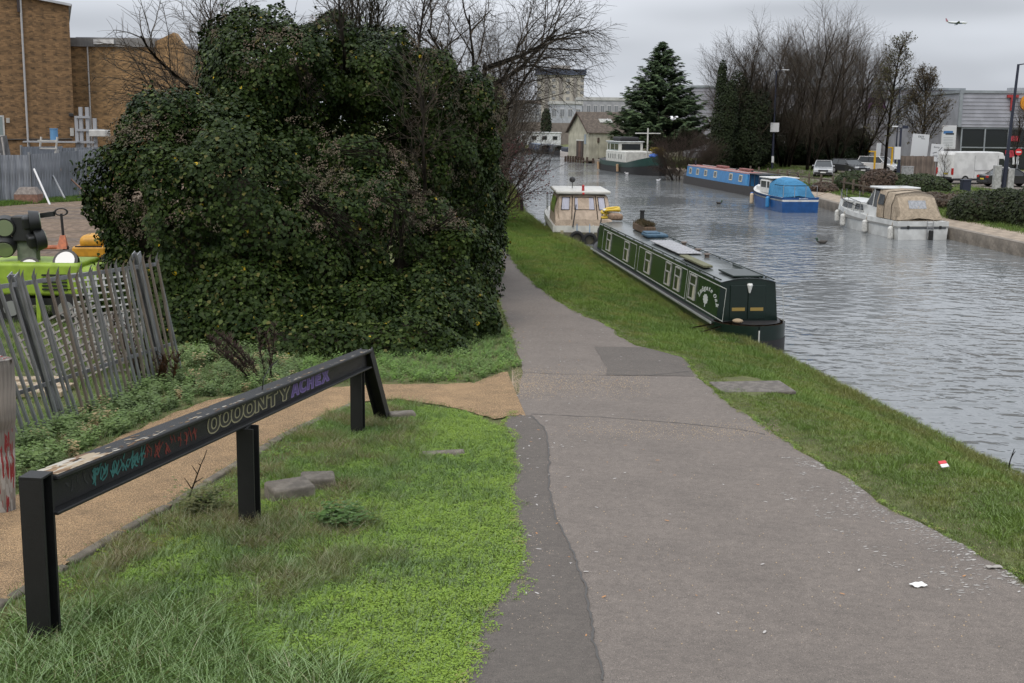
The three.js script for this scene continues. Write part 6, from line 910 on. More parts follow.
{ const p = CP(907, 179); single('utility_cabinet', 'grey metal utility cabinet beside the short lamp post', 'cabinet', [rbox(0, 0.55, 0, 0.95, 1.1, 0.5, 0.03), box(0, 0.55, 0.252, 0.02, 1.0, 0.006), rbox(0, 1.12, 0, 1.0, 0.06, 0.56, 0.02)], mat([0.36, 0.37, 0.37], 0.5, { map: rep(TX.patch, 0.7) }), p); }
{ const p = CP(965, 192); const t = thing('litter_bin', 'square navy litter bin at the edge of the car park', 'bin', p); part(t, 'bin_body', rbox(0, 0.42, 0, 0.6, 0.82, 0.6, 0.04), mNavy); part(t, 'bin_lid', rbox(0, 0.87, 0, 0.66, 0.1, 0.66, 0.03), mNavy); }
{ // timber fence
  const a = CP(901, 178), b = CP(944, 178), n = 24, t = thing('timber_fence', 'grey-brown close-boarded timber fence behind the signs', 'fence', a, heading(a, b)), L = a.distanceTo(b), h = hAt(a.x, a.z, 156) - a.y, mm = [weathered([0.20, 0.155, 0.125]), weathered([0.165, 0.13, 0.105]), weathered([0.235, 0.185, 0.15])]; const r = rng(2);
  for (let i = 0; i < n; i++) part(t, 'board', rbox(L * (i + 0.5) / n, h / 2 + 0.03 * (r() - 0.5), 0.012 * r(), L / n - 0.012, h, 0.03, 0.006), mm[i % 3]); for (let i = 0; i <= 4; i++) part(t, 'fence_post', box(L * i / 4, h / 2, -0.08, 0.1, h + 0.06, 0.1), mm[1]); part(t, 'rail', box(L / 2, h * 0.8, -0.045, L, 0.08, 0.04), mm[1]);
}
// post and rail fence along the quay
{
  const mm = weathered([0.13, 0.10, 0.075]), t = thing('post_and_rail_fence', 'dark wooden post and rail fence along the far quay', 'fence'), pts = []; for (let d = 58; d <= 112; d += 2.6) { const x = farBank(d) + 4.3; pts.push(onGround(x, -d)); }
  pts.forEach((p, i) => { const q = part(t, 'fence_post', rbox(0, 0.5, 0, 0.15, 1.15, 0.15, 0.02), mm); q.position.copy(p); q.rotation.set(0.05 * Math.sin(i * 3), i, 0.05 * Math.sin(i * 7)); if (i) part(t, 'rail', beamBox(pts[i - 1].clone().add(V(0, 0.72, 0)), p.clone().add(V(0, 0.72, 0)), 0.05, 0.11), mm); });
}
{ const p = T(522, 213), t = single('mooring_stake', 'dark wooden mooring stake at the bank edge beyond the cruiser', 'stake', [rbox(0, 0.35, 0, 0.2, 0.9, 0.16, 0.03)], weathered([0.04, 0.03, 0.025]), p); t.rotation.z = 0.06; }
for (const [px, py, s, lab] of [[999, 221, 1, 'full black rubbish bag dumped under the dark hedge'], [986, 219, 0.7, 'smaller grey-black rubbish bag beside the full one']]) { const p = CP(px, py), g = new THREE.IcosahedronGeometry(0.42 * s, 4), a = g.attributes.position; for (let i = 0; i < a.count; i++) { const n = 1 + 0.35 * (noise3(a.getX(i) * 4 + px, a.getY(i) * 4, a.getZ(i) * 4, 5) - 0.5); a.setXYZ(i, a.getX(i) * n * 1.15, Math.max(-0.25, a.getY(i) * n * 0.8), a.getZ(i) * n); } g.computeVertexNormals(); single('rubbish_bag', lab, 'bag', g, mat([0.014, 0.014, 0.016], 0.35), [p.x, p.y + 0.22, p.z]); }
// ---------- hedges and shrubs across the canal ----------
function shrub(name, lab, lobes, perM2, size, c0, c1, o = {}) { const b = onGround(lobes[0].c.x, lobes[0].c.z), t = thing(name, lab, o.cat || 'hedge', b); for (const L of lobes) L.c.sub(b); scatter(o.leafName || 'foliage', o.geo || leafBlade, o.m || mLeafy, lobeLeaves(Math.round(lobes[0].c.z * 7 + lobes.length + perM2 + b.x * 13) & 1023, lobes, perM2, size, (r, n) => mixc(c0, c1, clamp(n * 1.3 - 0.2 + 0.6 * (r() - 0.5))), { deep: 0.35, lump: o.lump ?? 0.22, f: o.f ?? 0.9 }), { parent: t }); part(t, 'inner_branches', lobeCore(lobes, o.core ?? 0.78), o.coreM || mCore, { kind: 'stuff' }); return t; }
const gl = (px, pyBase, pyTop, wpx, rz, k = 1) => { const p = CP(px, pyBase), s = -p.z / FPX, top = hAt(p.x, p.z, pyTop), h = top - p.y; return { c: V(p.x, p.y + h * 0.3, p.z - rz * 0.4), r: [wpx / 2 * s, h * 0.7, rz] }; };
const heath = [0.085, 0.058, 0.045], heath2 = [0.13, 0.095, 0.07], hg0 = [0.025, 0.04, 0.016], hg1 = [0.07, 0.09, 0.035];
shrub('clipped_hedge', 'long clipped green hedge with a rounded end behind the white cruiser', [gl(925, 194, 174, 46, 2.2), gl(895, 192, 173, 44, 2.2), gl(858, 190, 171, 40, 2.0), gl(940, 194, 177, 22, 1.8)], 160, 0.17, hg0, hg1, { lump: 0.1 });
shrub('brown_shrub', 'brown domed winter shrub standing in front of the clipped hedge', [gl(882, 193, 169, 38, 1.6)], 190, 0.16, heath, heath2, { lump: 0.1 });
shrub('heather_hedge', 'low brown winter hedge along the quay above the blue cruiser', [gl(745, 184, 176, 30, 1.4), gl(772, 187, 177, 34, 1.5), gl(800, 190, 180, 34, 1.5), gl(826, 192, 182, 26, 1.4)], 150, 0.17, heath, heath2, { lump: 0.12 });
shrub('brown_hedge', 'low brown hedge running from the white cruiser to the dark bush', [gl(958, 208, 194, 34, 1.2), gl(984, 210, 195, 30, 1.2), gl(935, 203, 192, 34, 1.2)], 170, 0.15, [0.075, 0.055, 0.038], heath2, { lump: 0.12 });
shrub('low_verge_hedge', 'low bright green hedge strip bordering the car park', [gl(962, 199, 190, 30, 0.9), gl(985, 199, 190, 24, 0.9), gl(940, 197, 191, 26, 0.9)], 170, 0.14, [0.06, 0.09, 0.025], [0.12, 0.15, 0.04], { lump: 0.1 });
shrub('dark_bush', 'rounded dark evergreen bush on the quay above the rubbish bags', [gl(985, 221, 191, 56, 2.0), gl(1012, 223, 189, 44, 2.0), gl(1040, 226, 188, 50, 2.2), gl(970, 219, 197, 30, 1.4)], 190, 0.15, [0.018, 0.028, 0.012], [0.055, 0.07, 0.03], { lump: 0.2, cat: 'bush' });
shrub('laurel_bush', 'yellow-green laurel bush behind the blue narrowboat', [gl(722, 167, 147, 34, 2.6), gl(738, 167, 141, 22, 2.2), gl(712, 166, 152, 20, 2)], 90, 0.26, [0.035, 0.055, 0.018], [0.13, 0.14, 0.05], { lump: 0.3, cat: 'bush', core: 0.6 });
{ // rough grass on the far bank
  const r = rng(66), l = []; for (let k = 0; k < 9000; k++) { const d = 30 + 120 * r(), x = farBank(d) + 2.3 + 9 * Math.pow(r(), 1.4) * (d > 80 ? 1.4 : 1), z = -d; l.push({ x, y: hgt(x, z) - 0.02, z, ry: r() * 6, s: 2.0 + 1.6 * r(), c: mixc(cMid, mixc(cDark, [0.16, 0.14, 0.06], r()), r()) }); }
  scatter('far_bank_grass', tuftGeo(51, 9, 0.09, 0.10, 0.012, 0.8), mGrass, l, { label: 'rough grass behind the quay across the canal', category: 'grass' });
}
// ---------- conifer ----------
{
  const p = onGround(18.6, -141), h = hAt(p.x, p.z, 40) - p.y, t = thing('conifer', 'broad dark evergreen conifer beside the boathouse', 'tree', p), r = rng(88);
  const tr = new Tubes(); tr.add([V(0, 0, 0), V(0, h * 0.5, 0), V(0.1, h * 0.97, 0)], 0.38, 0.04, 8); part(t, 'trunk', tr.geo(), mBark);
  const br = new Tubes(), lv = [];
  for (let i = 0; i < 470; i++) {
    const u = Math.pow(r(), 0.85), y = h * (0.13 + 0.85 * u), R = 6.7 * Math.pow(1 - u, 0.82) * (0.66 + 0.55 * r()) * (u < 0.12 ? 0.85 : 1) + 0.06, a = r() * 6.283, pts = [], N = 6;
    for (let k = 0; k <= N; k++) { const q = k / N, rr = R * q; pts.push(V(Math.cos(a) * rr, y - 0.08 * R * Math.sin(q * 2.2) + 0.24 * R * q * q, Math.sin(a) * rr)); }
    br.add(pts, 0.05, 0.012, 3);
    const n = Math.round(6 + R * 9); for (let k = 0; k < n; k++) { const q = 0.18 + 0.85 * Math.pow(r(), 0.7), i0 = Math.min(N - 1, Math.floor(Math.min(0.999, q) * N)), b = pts[i0].clone().lerp(pts[i0 + 1], q * N - i0), sp = 0.35 + 0.35 * (1 - q); const da = a + (r() - 0.5) * 1.9, pt = 0.25 - 0.75 * r(); const dir = V(Math.cos(da) * Math.cos(pt), Math.sin(pt) * 0.8, Math.sin(da) * Math.cos(pt)), M = new THREE.Matrix4().lookAt(V(), dir.negate(), V((r() - 0.5) * 0.8, 1, (r() - 0.5) * 0.8)); lv.push({ x: b.x + (r() - 0.5) * sp, y: b.y + (r() - 0.5) * sp * 0.6, z: b.z + (r() - 0.5) * sp, q: new THREE.Quaternion().setFromRotationMatrix(M), s: (0.7 + 0.55 * r()) * lerp(1, 0.45, u), c: mixc([0.022, 0.045, 0.02], [0.065, 0.105, 0.035], r() * 0.8 + (q > 0.9 ? 0.25 : 0)) }); }
  }
  part(t, 'branches', br.geo(), mBark, { kind: 'stuff' });
  const sp = (() => { const pos = [], nor = [], idx = [], q = rng(4); for (let k = 0; k < 13; k++) { const tt = k / 13, sd = k % 2 ? 1 : -1; leafGeoInto(pos, nor, idx, V(0, 0, tt * 0.75), V(sd * 0.75 * (1 - tt * 0.8), -0.1 - 0.15 * q(), 0.7).normalize(), V(0, 1, 0), 0.42 * (1.1 - tt * 0.6), 0.10); } const g = new THREE.BufferGeometry(); g.setAttribute('position', new THREE.Float32BufferAttribute(pos, 3)); g.setAttribute('normal', new THREE.Float32BufferAttribute(nor, 3)); g.setIndex(idx); return g; })();
  scatter('crown', sp, mat([1, 1, 1], 0.85), lv, { parent: t, label: 'dark green needle sprays' });
}
// ---------- bare trees across the canal ----------
{
  const up = { levels: 4, len: [12, 5.4, 2.5, 1.2], rad: [0.19, 0.055, 0.018, 0.0085], kids: [18, 12, 9, 0], ang: [0.62, 0.55, 0.65], rise: [0.03, 0.08, 0.04, 0.01], from: [0.06, 0.12, 0.1], wander: 0.18, segs: [7, 5, 4, 2], trunkLv: 0 };
  const two = [[V(0, 0, 0), V(0.12, 1, 0), 1], [V(0.4, 0, 0.3), V(0.28, 1, 0.1), 0.85], [V(-0.4, 0, 0.2), V(-0.25, 1, -0.05), 0.9]];
  const mT = mat([0.36, 0.29, 0.225], 0.95), mT2 = mat([0.42, 0.34, 0.26], 0.95);
  const list = [[716, 128, 58, 'spreading', 'bare grey tree spreading beside the conifer', 0.8], [738, 124, 34, 'up', 'tall bare tree rising behind the ivy-clad trees', 0.9], [760, 132, 26, 'up', 'multi-stemmed bare tree behind the tall lamp post', 1], [785, 126, 30, 'up', 'dense bare tree immediately past the tall lamp post', 1], [808, 118, 10, 'up', 'tallest bare tree of the row behind the car park', 1.1], [835, 126, 38, 'up', 'bare tree above the silver car', 0.9], [858, 130, 44, 'up', 'bare tree with upswept twigs above the black car', 0.85], [772, 142, 40, 'up', 'bare tree standing deep inside the row behind the lamp post', 0.9], [820, 140, 36, 'up', 'bare tree standing deep inside the row behind the silver car', 0.9]];
  list.forEach(([px, d, top, k, lab, w], i) => { const p = onGround(D(px, 150, d).x, -d), h = hAt(p.x, p.z, top) - p.y, s = h / 15.2; bareTree('bare_tree', lab, 900 + i * 37, p, { ...up, len: up.len.map(v => v * s), rad: up.rad, ...(k === 'spreading' ? { ang: [0.75, 0.6, 0.7] } : {}), stems: i % 2 ? two : two.slice(0, 2) }, i % 2 ? mT : mT2, mT, 0, 'bare trees behind the car park'); });
  const al = { levels: 4, len: [13, 4.2, 1.8, 0.8], rad: [0.17, 0.05, 0.02, 0.012], kids: [34, 11, 7, 0], ang: [0.75, 0.55, 0.7], rise: [0.0, 0.07, 0.03, 0], from: [0.22, 0.15, 0.1], wander: 0.08, cone: true };
  for (const [px, d, top, lab, col] of [[886, 108, 26, 'slender alder with a few leaves above the yellow posts', [0.11, 0.12, 0.05]], [922, 106, 64, 'pointed bushy alder in front of the retail shed', [0.10, 0.09, 0.045]]]) {
    const p = onGround(D(px, 150, d).x, -d), h = hAt(p.x, p.z, top) - p.y, s = h / 14, g = grow(px, { ...al, len: al.len.map((v, i) => v * s * (px === 922 && i ? 1.3 : 0.92)) }), t = thing('alder_tree', lab, 'tree', p); part(t, 'trunk', g.trunk, mT); part(t, 'crown', g.crown, mT2); const r = rng(px), cp = g.crown.attributes.position, l = []; for (let k = 0; k < 2600; k++) { const i = (r() * cp.count) | 0; l.push({ x: cp.getX(i), y: cp.getY(i), z: cp.getZ(i), ry: r() * 6, tilt: r() * 2, dir: r() * 6, s: 0.08 + 0.09 * r(), c: mixc(col, [0.10, 0.075, 0.045], r()) }); } scatter('leaves', leafBlade, mLeafy, l, { parent: t });
  }
  { const p = CP(1014, 176), h = hAt(p.x, p.z, 98) - p.y, s = h / 8; bareTree('bare_young_tree', 'thin bare young tree in front of the shop letters', 61, p, { ...up, len: [5, 3.4, 1.6, 0.7].map(v => v * s), rad: [0.08, 0.03, 0.014, 0.009], kids: [12, 8, 6, 0], ang: [0.4, 0.4, 0.5] }, mT, mT); }
  { const p = CP(943, 184), h = hAt(p.x, p.z, 150) - p.y; bareTree('street_sapling', 'spindly bare sapling behind the van doors', 62, p, { ...up, len: [h * 0.8, h * 0.4, h * 0.2, 0.2], rad: [0.035, 0.015, 0.01, 0.006], kids: [9, 6, 4, 0] }, mT, mT); }
  for (const [px, d, top, w, lab] of [[742, 124, 76, 50, 'dark ivy-clad tree beside the conifer'], [722, 122, 62, 26, 'narrow spire of dark ivy in front of the bare trees'], [758, 128, 100, 34, 'lower dark ivy-clad stump beside the tall lamp post'], [838, 133, 118, 60, 'dark undergrowth thicket behind the parked cars'], [795, 136, 112, 60, 'dark undergrowth thicket behind the tall lamp post']]) {
    const p = onGround(D(px, 150, d).x, -d), h = hAt(p.x, p.z, top) - p.y, wr = w / 2 * d / FPX, lobes = [{ c: V(p.x, p.y + h * 0.3, p.z), r: [wr, h * 0.32, wr] }, { c: V(p.x + wr * 0.3, p.y + h * 0.55, p.z + 0.5), r: [wr * 0.7, h * 0.3, wr * 0.7] }, { c: V(p.x - wr * 0.2, p.y + h * 0.78, p.z), r: [wr * 0.42, h * 0.24, wr * 0.42] }];
    shrub('ivy_clad_tree', lab, lobes, 110, 0.2, [0.014, 0.024, 0.010], [0.038, 0.052, 0.02], { cat: 'tree', lump: 0.6, f: 0.9, core: 0.4, leafName: 'ivy_leaves' });
  }
  { const p = onGround(D(686, 165, 113).x, -113), h = hAt(p.x, p.z, 128) - p.y, g = grow(808, { levels: 4, len: [h * 0.6, h * 0.45, h * 0.26, 0.5], rad: [0.05, 0.024, 0.013, 0.009], kids: [11, 9, 8, 0], ang: [0.5, 0.6, 0.7], from: [0.1, 0.1, 0.1], stems: Array.from({ length: 9 }, (_, i) => { const a = i * 0.7; return [V(Math.cos(a) * 0.9, 0, Math.sin(a) * 0.6), V(Math.cos(a) * 0.75, 1, Math.sin(a) * 0.6), 0.85 + 0.02 * i]; }) }), t = thing('twiggy_shrub', 'domed red-brown twiggy shrub between barge and blue narrowboat', 'shrub', p); part(t, 'stems', g.trunk, mat([0.30, 0.22, 0.18], 0.95), { kind: 'stuff' }); part(t, 'twigs', g.crown, mat([0.30, 0.22, 0.18], 0.95)); }
}
// ---------- boathouse ----------
{
  const R = V(10.9, 0, -160), gv = V(-2.6, 0, -7.6).normalize(), sv = V(-gv.z, 0, gv.x), Wd = 8.0, Ln = 15, y0 = 0.35, eave = 4.45, ridge = 7.25;
  const t = thing('boathouse', 'pale boarded boathouse with a mossy pitched roof at the water edge', 'building', R, Math.atan2(-sv.z, sv.x));   // local x along the long side, -z along the gable
  const mWall = weathered([0.50, 0.48, 0.38], 0.9, 2, 4), mRoof = mat([0.125, 0.10, 0.08], 0.95, { map: rep(TX.patch, 1.6), bumpMap: rep(TX.streak, 1, 1), bumpScale: 0.05 }), mDark = weathered([0.09, 0.06, 0.045]), r = rng(31);
  // boards on the long side
  const nb = 30; for (let i = 0; i < nb; i++) part(t, 'wall_board', box(Ln * (i + 0.5) / nb, (y0 + eave) / 2, 0.015 * (i % 2), Ln / nb - 0.02, eave - y0, 0.05), mWall);
  const gx = z => { const u = -z / Wd; return eave + (ridge - eave) * (1 - Math.abs(u - 0.5) * 2); };
  const ng = 16, dz0 = 5, dz1 = 9; for (let i = 0; i < ng; i++) { const a = -Wd * i / ng, b = -Wd * (i + 1) / ng + 0.02, lowY = i >= 4 && i <= 8 ? 3.15 : y0, g = extrude([[a, lowY], [b, lowY], [b, gx(b)], [a, gx(a)]], 0.05); g.rotateY(-Math.PI / 2); part(t, 'gable_board', g, mWall); }
  for (let i = 0; i < 3; i++) part(t, 'door_leaf', box(-0.06, 1.75, -2.55 - i * 0.85, 0.06, 2.8, 0.8), weathered(i === 1 ? [0.15, 0.09, 0.065] : [0.075, 0.055, 0.045])); part(t, 'door_lintel', box(-0.05, 3.22, -3.3, 0.1, 0.16, 2.8), painted([0.6, 0.6, 0.56]));
  part(t, 'back_wall', quadGeo(V(0, y0, -Wd), V(Ln, y0, -Wd), V(Ln, eave, -Wd), V(0, eave, -Wd)), mWall); part(t, 'end_wall', extrude([[0, y0], [-Wd, y0], [-Wd, eave], [-Wd / 2, ridge], [0, eave]], 0.05).rotateY(-Math.PI / 2).translate(Ln, 0, 0), mWall);
  const th = 0.12; for (const s of [0, 1]) { const e = s ? V(0, eave, -Wd - 0.3) : V(0, eave, 0.3); e.y -= 0.2; const k = V(0, ridge, -Wd / 2); const rf = part(t, 'roof_slope', [quadGeo(V(-0.4, e.y + th, e.z), V(Ln + 0.4, e.y + th, e.z), V(Ln + 0.4, k.y + th, k.z), V(-0.4, k.y + th, k.z)), quadGeo(V(-0.4, e.y, e.z), V(Ln + 0.4, e.y, e.z), V(Ln + 0.4, k.y, k.z), V(-0.4, k.y, k.z)), quadGeo(V(-0.4, e.y, e.z), V(-0.4, e.y + th, e.z), V(-0.4, k.y + th, k.z), V(-0.4, k.y, k.z)), quadGeo(V(-0.4, e.y, e.z), V(Ln + 0.4, e.y, e.z), V(Ln + 0.4, e.y + th, e.z), V(-0.4, e.y + th, e.z))], mRoof); if (!s) for (const [x, v] of [[3.4, 0.55], [6.8, 0.45]]) { const q = lerp(e.y, k.y, v), z = lerp(e.z, k.z, v); part(rf, 'roof_light', box(x, q + th + 0.06, z, 2.0, 0.05, 0.9, 0, 0.62), mat([0.4, 0.4, 0.37], 0.5, { map: rep(TX.patch, 0.8) })); } }
  part(t, 'barge_board', [0, 1].map(s => beamBox(V(-0.42, (s ? eave - 0.15 : eave - 0.15), s ? -Wd - 0.3 : 0.3), V(-0.42, ridge + 0.06, -Wd / 2), 0.06, 0.22)).slice(0, 1), mDark); part(t, 'barge_board', beamBox(V(-0.42, eave - 0.15, -Wd - 0.3), V(-0.42, ridge + 0.06, -Wd / 2), 0.06, 0.22), mDark);
  part(t, 'notice', box(-0.06, 3.4, -1.35, 0.04, 1.4, 0.7), painted([0.25, 0.3, 0.35])); part(t, 'wall_lamp', rbox(1.4, 3.3, 0.12, 0.3, 0.7, 0.2, 0.05), mDark);
  for (let i = 0; i < 16; i++) { part(t, 'pile', cyl(-0.5 + i * 0.95, 0.1, 0.55 + 0.15 * (r() - 0.5), 0.2, 0.17, 1.2 + 0.4 * r(), 8), mDark); } for (let i = 0; i < 8; i++) part(t, 'pile', cyl(-0.7, 0.1, -0.4 - i * 1.0, 0.2, 0.17, 1.2 + 0.4 * r(), 8), mDark); part(t, 'staging', rbox(Ln / 2 - 0.5, 0.3, 0.3, Ln + 1, 0.16, 0.8, 0.02), mDark);
}
// ---------- low grey buildings beyond the boathouse ----------
function flatBlock(name, lab, px0, px1, d, top, o) {
  const a = onGround(D(px0, 120, d).x, -d), b = onGround(D(px1, 120, d).x, -d), h = hAt(a.x, a.z, top) - a.y, L = b.x - a.x, t = thing(name, lab, 'building', a), dp = o.deep || 12;
  part(t, 'lower_wall', box(L / 2, h * 0.25, -dp / 2, L, h * 0.5, dp), o.low); part(t, 'upper_wall', box(L / 2, h * 0.72, -dp / 2, L - 0.01, h * 0.44, dp - 0.01), o.up); part(t, 'parapet', box(L / 2, h * 0.965, -dp / 2, L + 0.4, h * 0.07, dp + 0.4), o.cap);
  const n = o.n; for (let i = 0; i < n; i++) for (const v of o.rows || [0.73]) { const f = part(t, 'window', box(L * (i + 0.5) / n, h * v, 0.03, L / n * 0.55, h * 0.2, 0.06), mat([0.5, 0.5, 0.5], 0.5)); for (const s of [-1, 1]) part(f, 'pane', box(L * (i + 0.5) / n + s * L / n * 0.13, h * v, 0.065, L / n * 0.22, h * 0.17, 0.02), mat([0.16, 0.17, 0.19], 0.3)); } return t;
}
const mPale = painted([0.33, 0.34, 0.36], 0.7, 5), mBrn = painted([0.21, 0.18, 0.16], 0.8, 4), mCap = painted([0.46, 0.46, 0.45], 0.7, 5);
flatBlock('flat_roofed_block', 'grey flat-roofed block partly hidden by bare scrub', 510, 541, 268, 100, { low: mBrn, up: mPale, cap: mBrn, n: 4 });
flatBlock('flat_roofed_block', 'pale panelled flat-roofed block directly behind the boathouse gable', 550, 582, 262, 101, { low: mBrn, up: painted([0.38, 0.40, 0.44], 0.6, 4), cap: mCap, n: 4 });
flatBlock('flat_roofed_block', 'long flat-roofed block behind the boathouse roof', 578, 640, 285, 97, { low: mPale, up: painted([0.33, 0.335, 0.36], 0.7, 5), cap: mCap, n: 9 });
{ const p = onGround(D(520, 137, 244).x, -244), t = thing('site_cabin', 'long low white cabin behind the moored boats', 'cabin', p); part(t, 'cabin_wall', rbox(4.2, 1.5, -1.5, 9.6, 2.6, 3, 0.05), painted([0.6, 0.62, 0.64], 0.5, 3)); part(t, 'cabin_roof', rbox(4.2, 2.9, -1.5, 9.9, 0.25, 3.3, 0.08), painted([0.55, 0.56, 0.57], 0.5, 3)); for (const x of [0.8, 3.1, 5.4, 7.7]) { const f = part(t, 'window', box(x, 1.75, 0.02, 1.1, 0.9, 0.05), mat([0.3, 0.3, 0.3], 0.5)); part(f, 'pane', box(x, 1.75, 0.05, 0.95, 0.75, 0.03), mGlass); } }
shrub('dark_conifer', 'narrow dark evergreen between the grey blocks', [{ c: V(D(546, 118, 258).x, 4.2, -258), r: [1.1, 4.6, 1.1] }], 40, 0.5, [0.014, 0.026, 0.012], [0.035, 0.05, 0.02], { cat: 'tree', lump: 0.3, core: 0.7 });
{ // tower block
  const d = 620, a = D(535.5, 120, d), b = D(585, 120, d), L = b.x - a.x, base = 0.6, top = hAt(a.x, -d, 67), t = thing('tower_block', 'pale tower block with a dark blue top storey in the distance', 'building', [a.x, base, -d]), h = top - base; const mW = painted([0.46, 0.43, 0.39], 0.8, 12);
  part(t, 'walls', box(L / 2, (h - 4) / 2, -9, L - 2, h - 4, 18), mW); part(t, 'top_storey', box(L / 2, h - 2.6, -9, L + 0.5, 3.2, 20), painted([0.06, 0.075, 0.12], 0.6, 9)); part(t, 'roof_plant', box(L * 0.5, h + 0.4, -9, L * 0.4, 1.8, 6), mW);
  const bays = 7, fl = 9; for (let i = 0; i < bays; i++) { if (i % 2) part(t, 'balcony_stack', box(L * (i + 0.5) / bays, (h - 5) / 2, 0.4, L / bays * 0.5, h - 6, 0.8), painted([0.24, 0.22, 0.21], 0.8, 9)); else for (let j = 0; j < fl; j++) part(t, 'window', box(L * (i + 0.5) / bays, 2.2 + j * (h - 6) / fl, 0.06, L / bays * 0.5, 1.5, 0.12), mat([0.22, 0.22, 0.23], 0.3)); }
}
// ---------- retail sheds ----------
const font = await new FontLoader().loadAsync('fonts/droid/droid_sans_bold.typeface.json');
{
  const mClad = mat([0.36, 0.37, 0.41], 0.55, { map: rep(TX.soft, 6) }), mClad2 = mat([0.34, 0.34, 0.38], 0.55, { map: rep(TX.soft, 6) }), mEdge = painted([0.27, 0.30, 0.32], 0.5, 4);
  const d = 126, c = D(957.5, 150, d), base = hgt(c.x, -d), top = hAt(c.x, -d, 92.5), h = top - base, t = thing('retail_shed', 'grey clad retail shed with big coloured letters and glazed front', 'building', [c.x, base, -d], -0.05), L = 60, gY = hAt(c.x, -d, 127) - base;
  part(t, 'upper_wall', box(L / 2, (h + gY) / 2, -15, L, h - gY, 30), mClad); part(t, 'eaves_trim', box(L / 2, h + 0.1, -15, L + 0.3, 0.3, 30.3), mEdge); part(t, 'corner_trim', box(-0.02, (h + gY) / 2, 0.06, 0.35, h - gY, 0.3), mEdge); part(t, 'back_wall', box(L / 2, gY / 2, -16, L, gY, 27.9), mClad2);
  for (let y = gY + 0.35; y < h - 0.2; y += 0.42) part(t, 'cladding_rib', box(L / 2, y, 0.03, L - 0.4, 0.07, 0.06), mClad); for (let x = 5.6; x < L; x += 5.6) part(t, 'panel_joint', box(x, (h + gY) / 2, 0.07, 0.07, h - gY, 0.03), mEdge);
  for (let i = 0; i < 12; i++) { const x = 0.4 + i * 2.6 + 1.3, f = part(t, 'glazing_frame', [box(x - 1.3, gY / 2, -0.2, 0.14, gY, 0.14), box(x, gY * 0.52, -0.2, 2.46, 0.12, 0.1), box(x, gY - 0.1, -0.2, 2.46, 0.2, 0.1)], mEdge, { kind: 'stuff' }); part(f, 'pane', box(x, gY * 0.26, -0.28, 2.46, gY * 0.5, 0.02), mGlass); part(f, 'pane', box(x, gY * 0.76, -0.28, 2.46, gY * 0.44, 0.02), mGlass); }
  part(t, 'red_poster', box(6.2, gY * 0.74, -0.16, 1.3, 0.6, 0.03), mat([0.42, 0.03, 0.05], 0.6)); part(t, 'red_poster', box(5.9, gY * 0.38, -0.16, 1.0, 0.8, 0.03), mat([0.42, 0.03, 0.05], 0.6)); for (const x of [2.8, 4.2, 5.4, 6.6]) part(t, 'white_poster', box(x, gY * 0.22, -0.13, 0.7, 0.9, 0.03), mSignW); part(t, 'poster_board', [box(-1.15, gY * 0.76, 0.2, 1.6, gY * 0.55, 0.1), box(-1.15, gY * 0.25, 0.2, 0.12, gY * 0.5, 0.1)].slice(0, 1), mSignW);
  { const f = new THREE.PlaneGeometry(1.5, gY * 0.5); f.translate(-1.15, gY * 0.76, 0.27); part(t, 'poster_print', f, lettered(2, 3, (k, w, hh) => { k.fillStyle = '#3a6ea5'; k.fillRect(10, 40, 90, 26); k.fillStyle = '#333a44'; k.fillRect(30, 58, 80, 18); k.fillStyle = '#8a8f94'; for (let i = 0; i < 6; i++) k.fillRect(14, 100 + i * 14, 90, 4); }), { raw: true }); }
  const letter = (ch, px, py, size, m) => { const g = new TextGeometry(ch, { font, size, depth: 0.25, curveSegments: 5, bevelEnabled: false }); g.computeBoundingBox(); const p = D(px, py, d); g.translate(p.x - c.x, p.y - base, 0.1); part(t, 'letter', g, m); };
  const s = 1.75; letter('T', 1004, 110.5, s, mat([0.33, 0.03, 0.03], 0.5)); letter('o', 1016.5, 110.5, s * 1.25, mat([0.6, 0.24, 0.01], 0.5)); letter('y', 1029, 110.5, s * 1.2, mat([0.05, 0.3, 0.06], 0.5)); letter('s', 1041, 110.5, s * 1.2, mat([0.05, 0.12, 0.4], 0.5));
  for (const x of [8, 15]) part(t, 'roof_vent', box(x, h + 0.45, -4, 2.4, 0.5, 1.5), mPale);
  // shed farther back
  const d2 = 158, c0 = D(690, 150, d2), c1 = D(960, 150, d2), b2 = hgt(c0.x, -d2), h2 = hAt(c1.x, -d2, 90) - b2, L2 = c1.x - c0.x, t2 = thing('retail_shed', 'long pale grey shed with purple letters behind the bare trees', 'building', [c0.x, b2, -d2]);
  part(t2, 'wall', box(L2 / 2, h2 / 2, -15, L2, h2, 30), mClad2); part(t2, 'eaves_trim', box(L2 / 2, h2 + 0.1, -15, L2 + 0.3, 0.3, 30.3), mEdge); for (let y = 1; y < h2 - 0.3; y += 0.6) part(t2, 'cladding_rib', box(L2 / 2, y, 0.03, L2 - 0.4, 0.08, 0.06), mClad2);
  const p = D(866, 109, d2); { const m = mat([0.10, 0.02, 0.13], 0.5); let x = p.x - c0.x; for (const ch of 'Plus') { const g = new TextGeometry(ch, { font, size: 1.55, depth: 0.2, curveSegments: 5 }); g.computeBoundingBox(); const w = g.boundingBox.max.x; g.translate(x, p.y - b2, 0.1); part(t2, 'letter', g, m); x += w + 0.22; } }
}
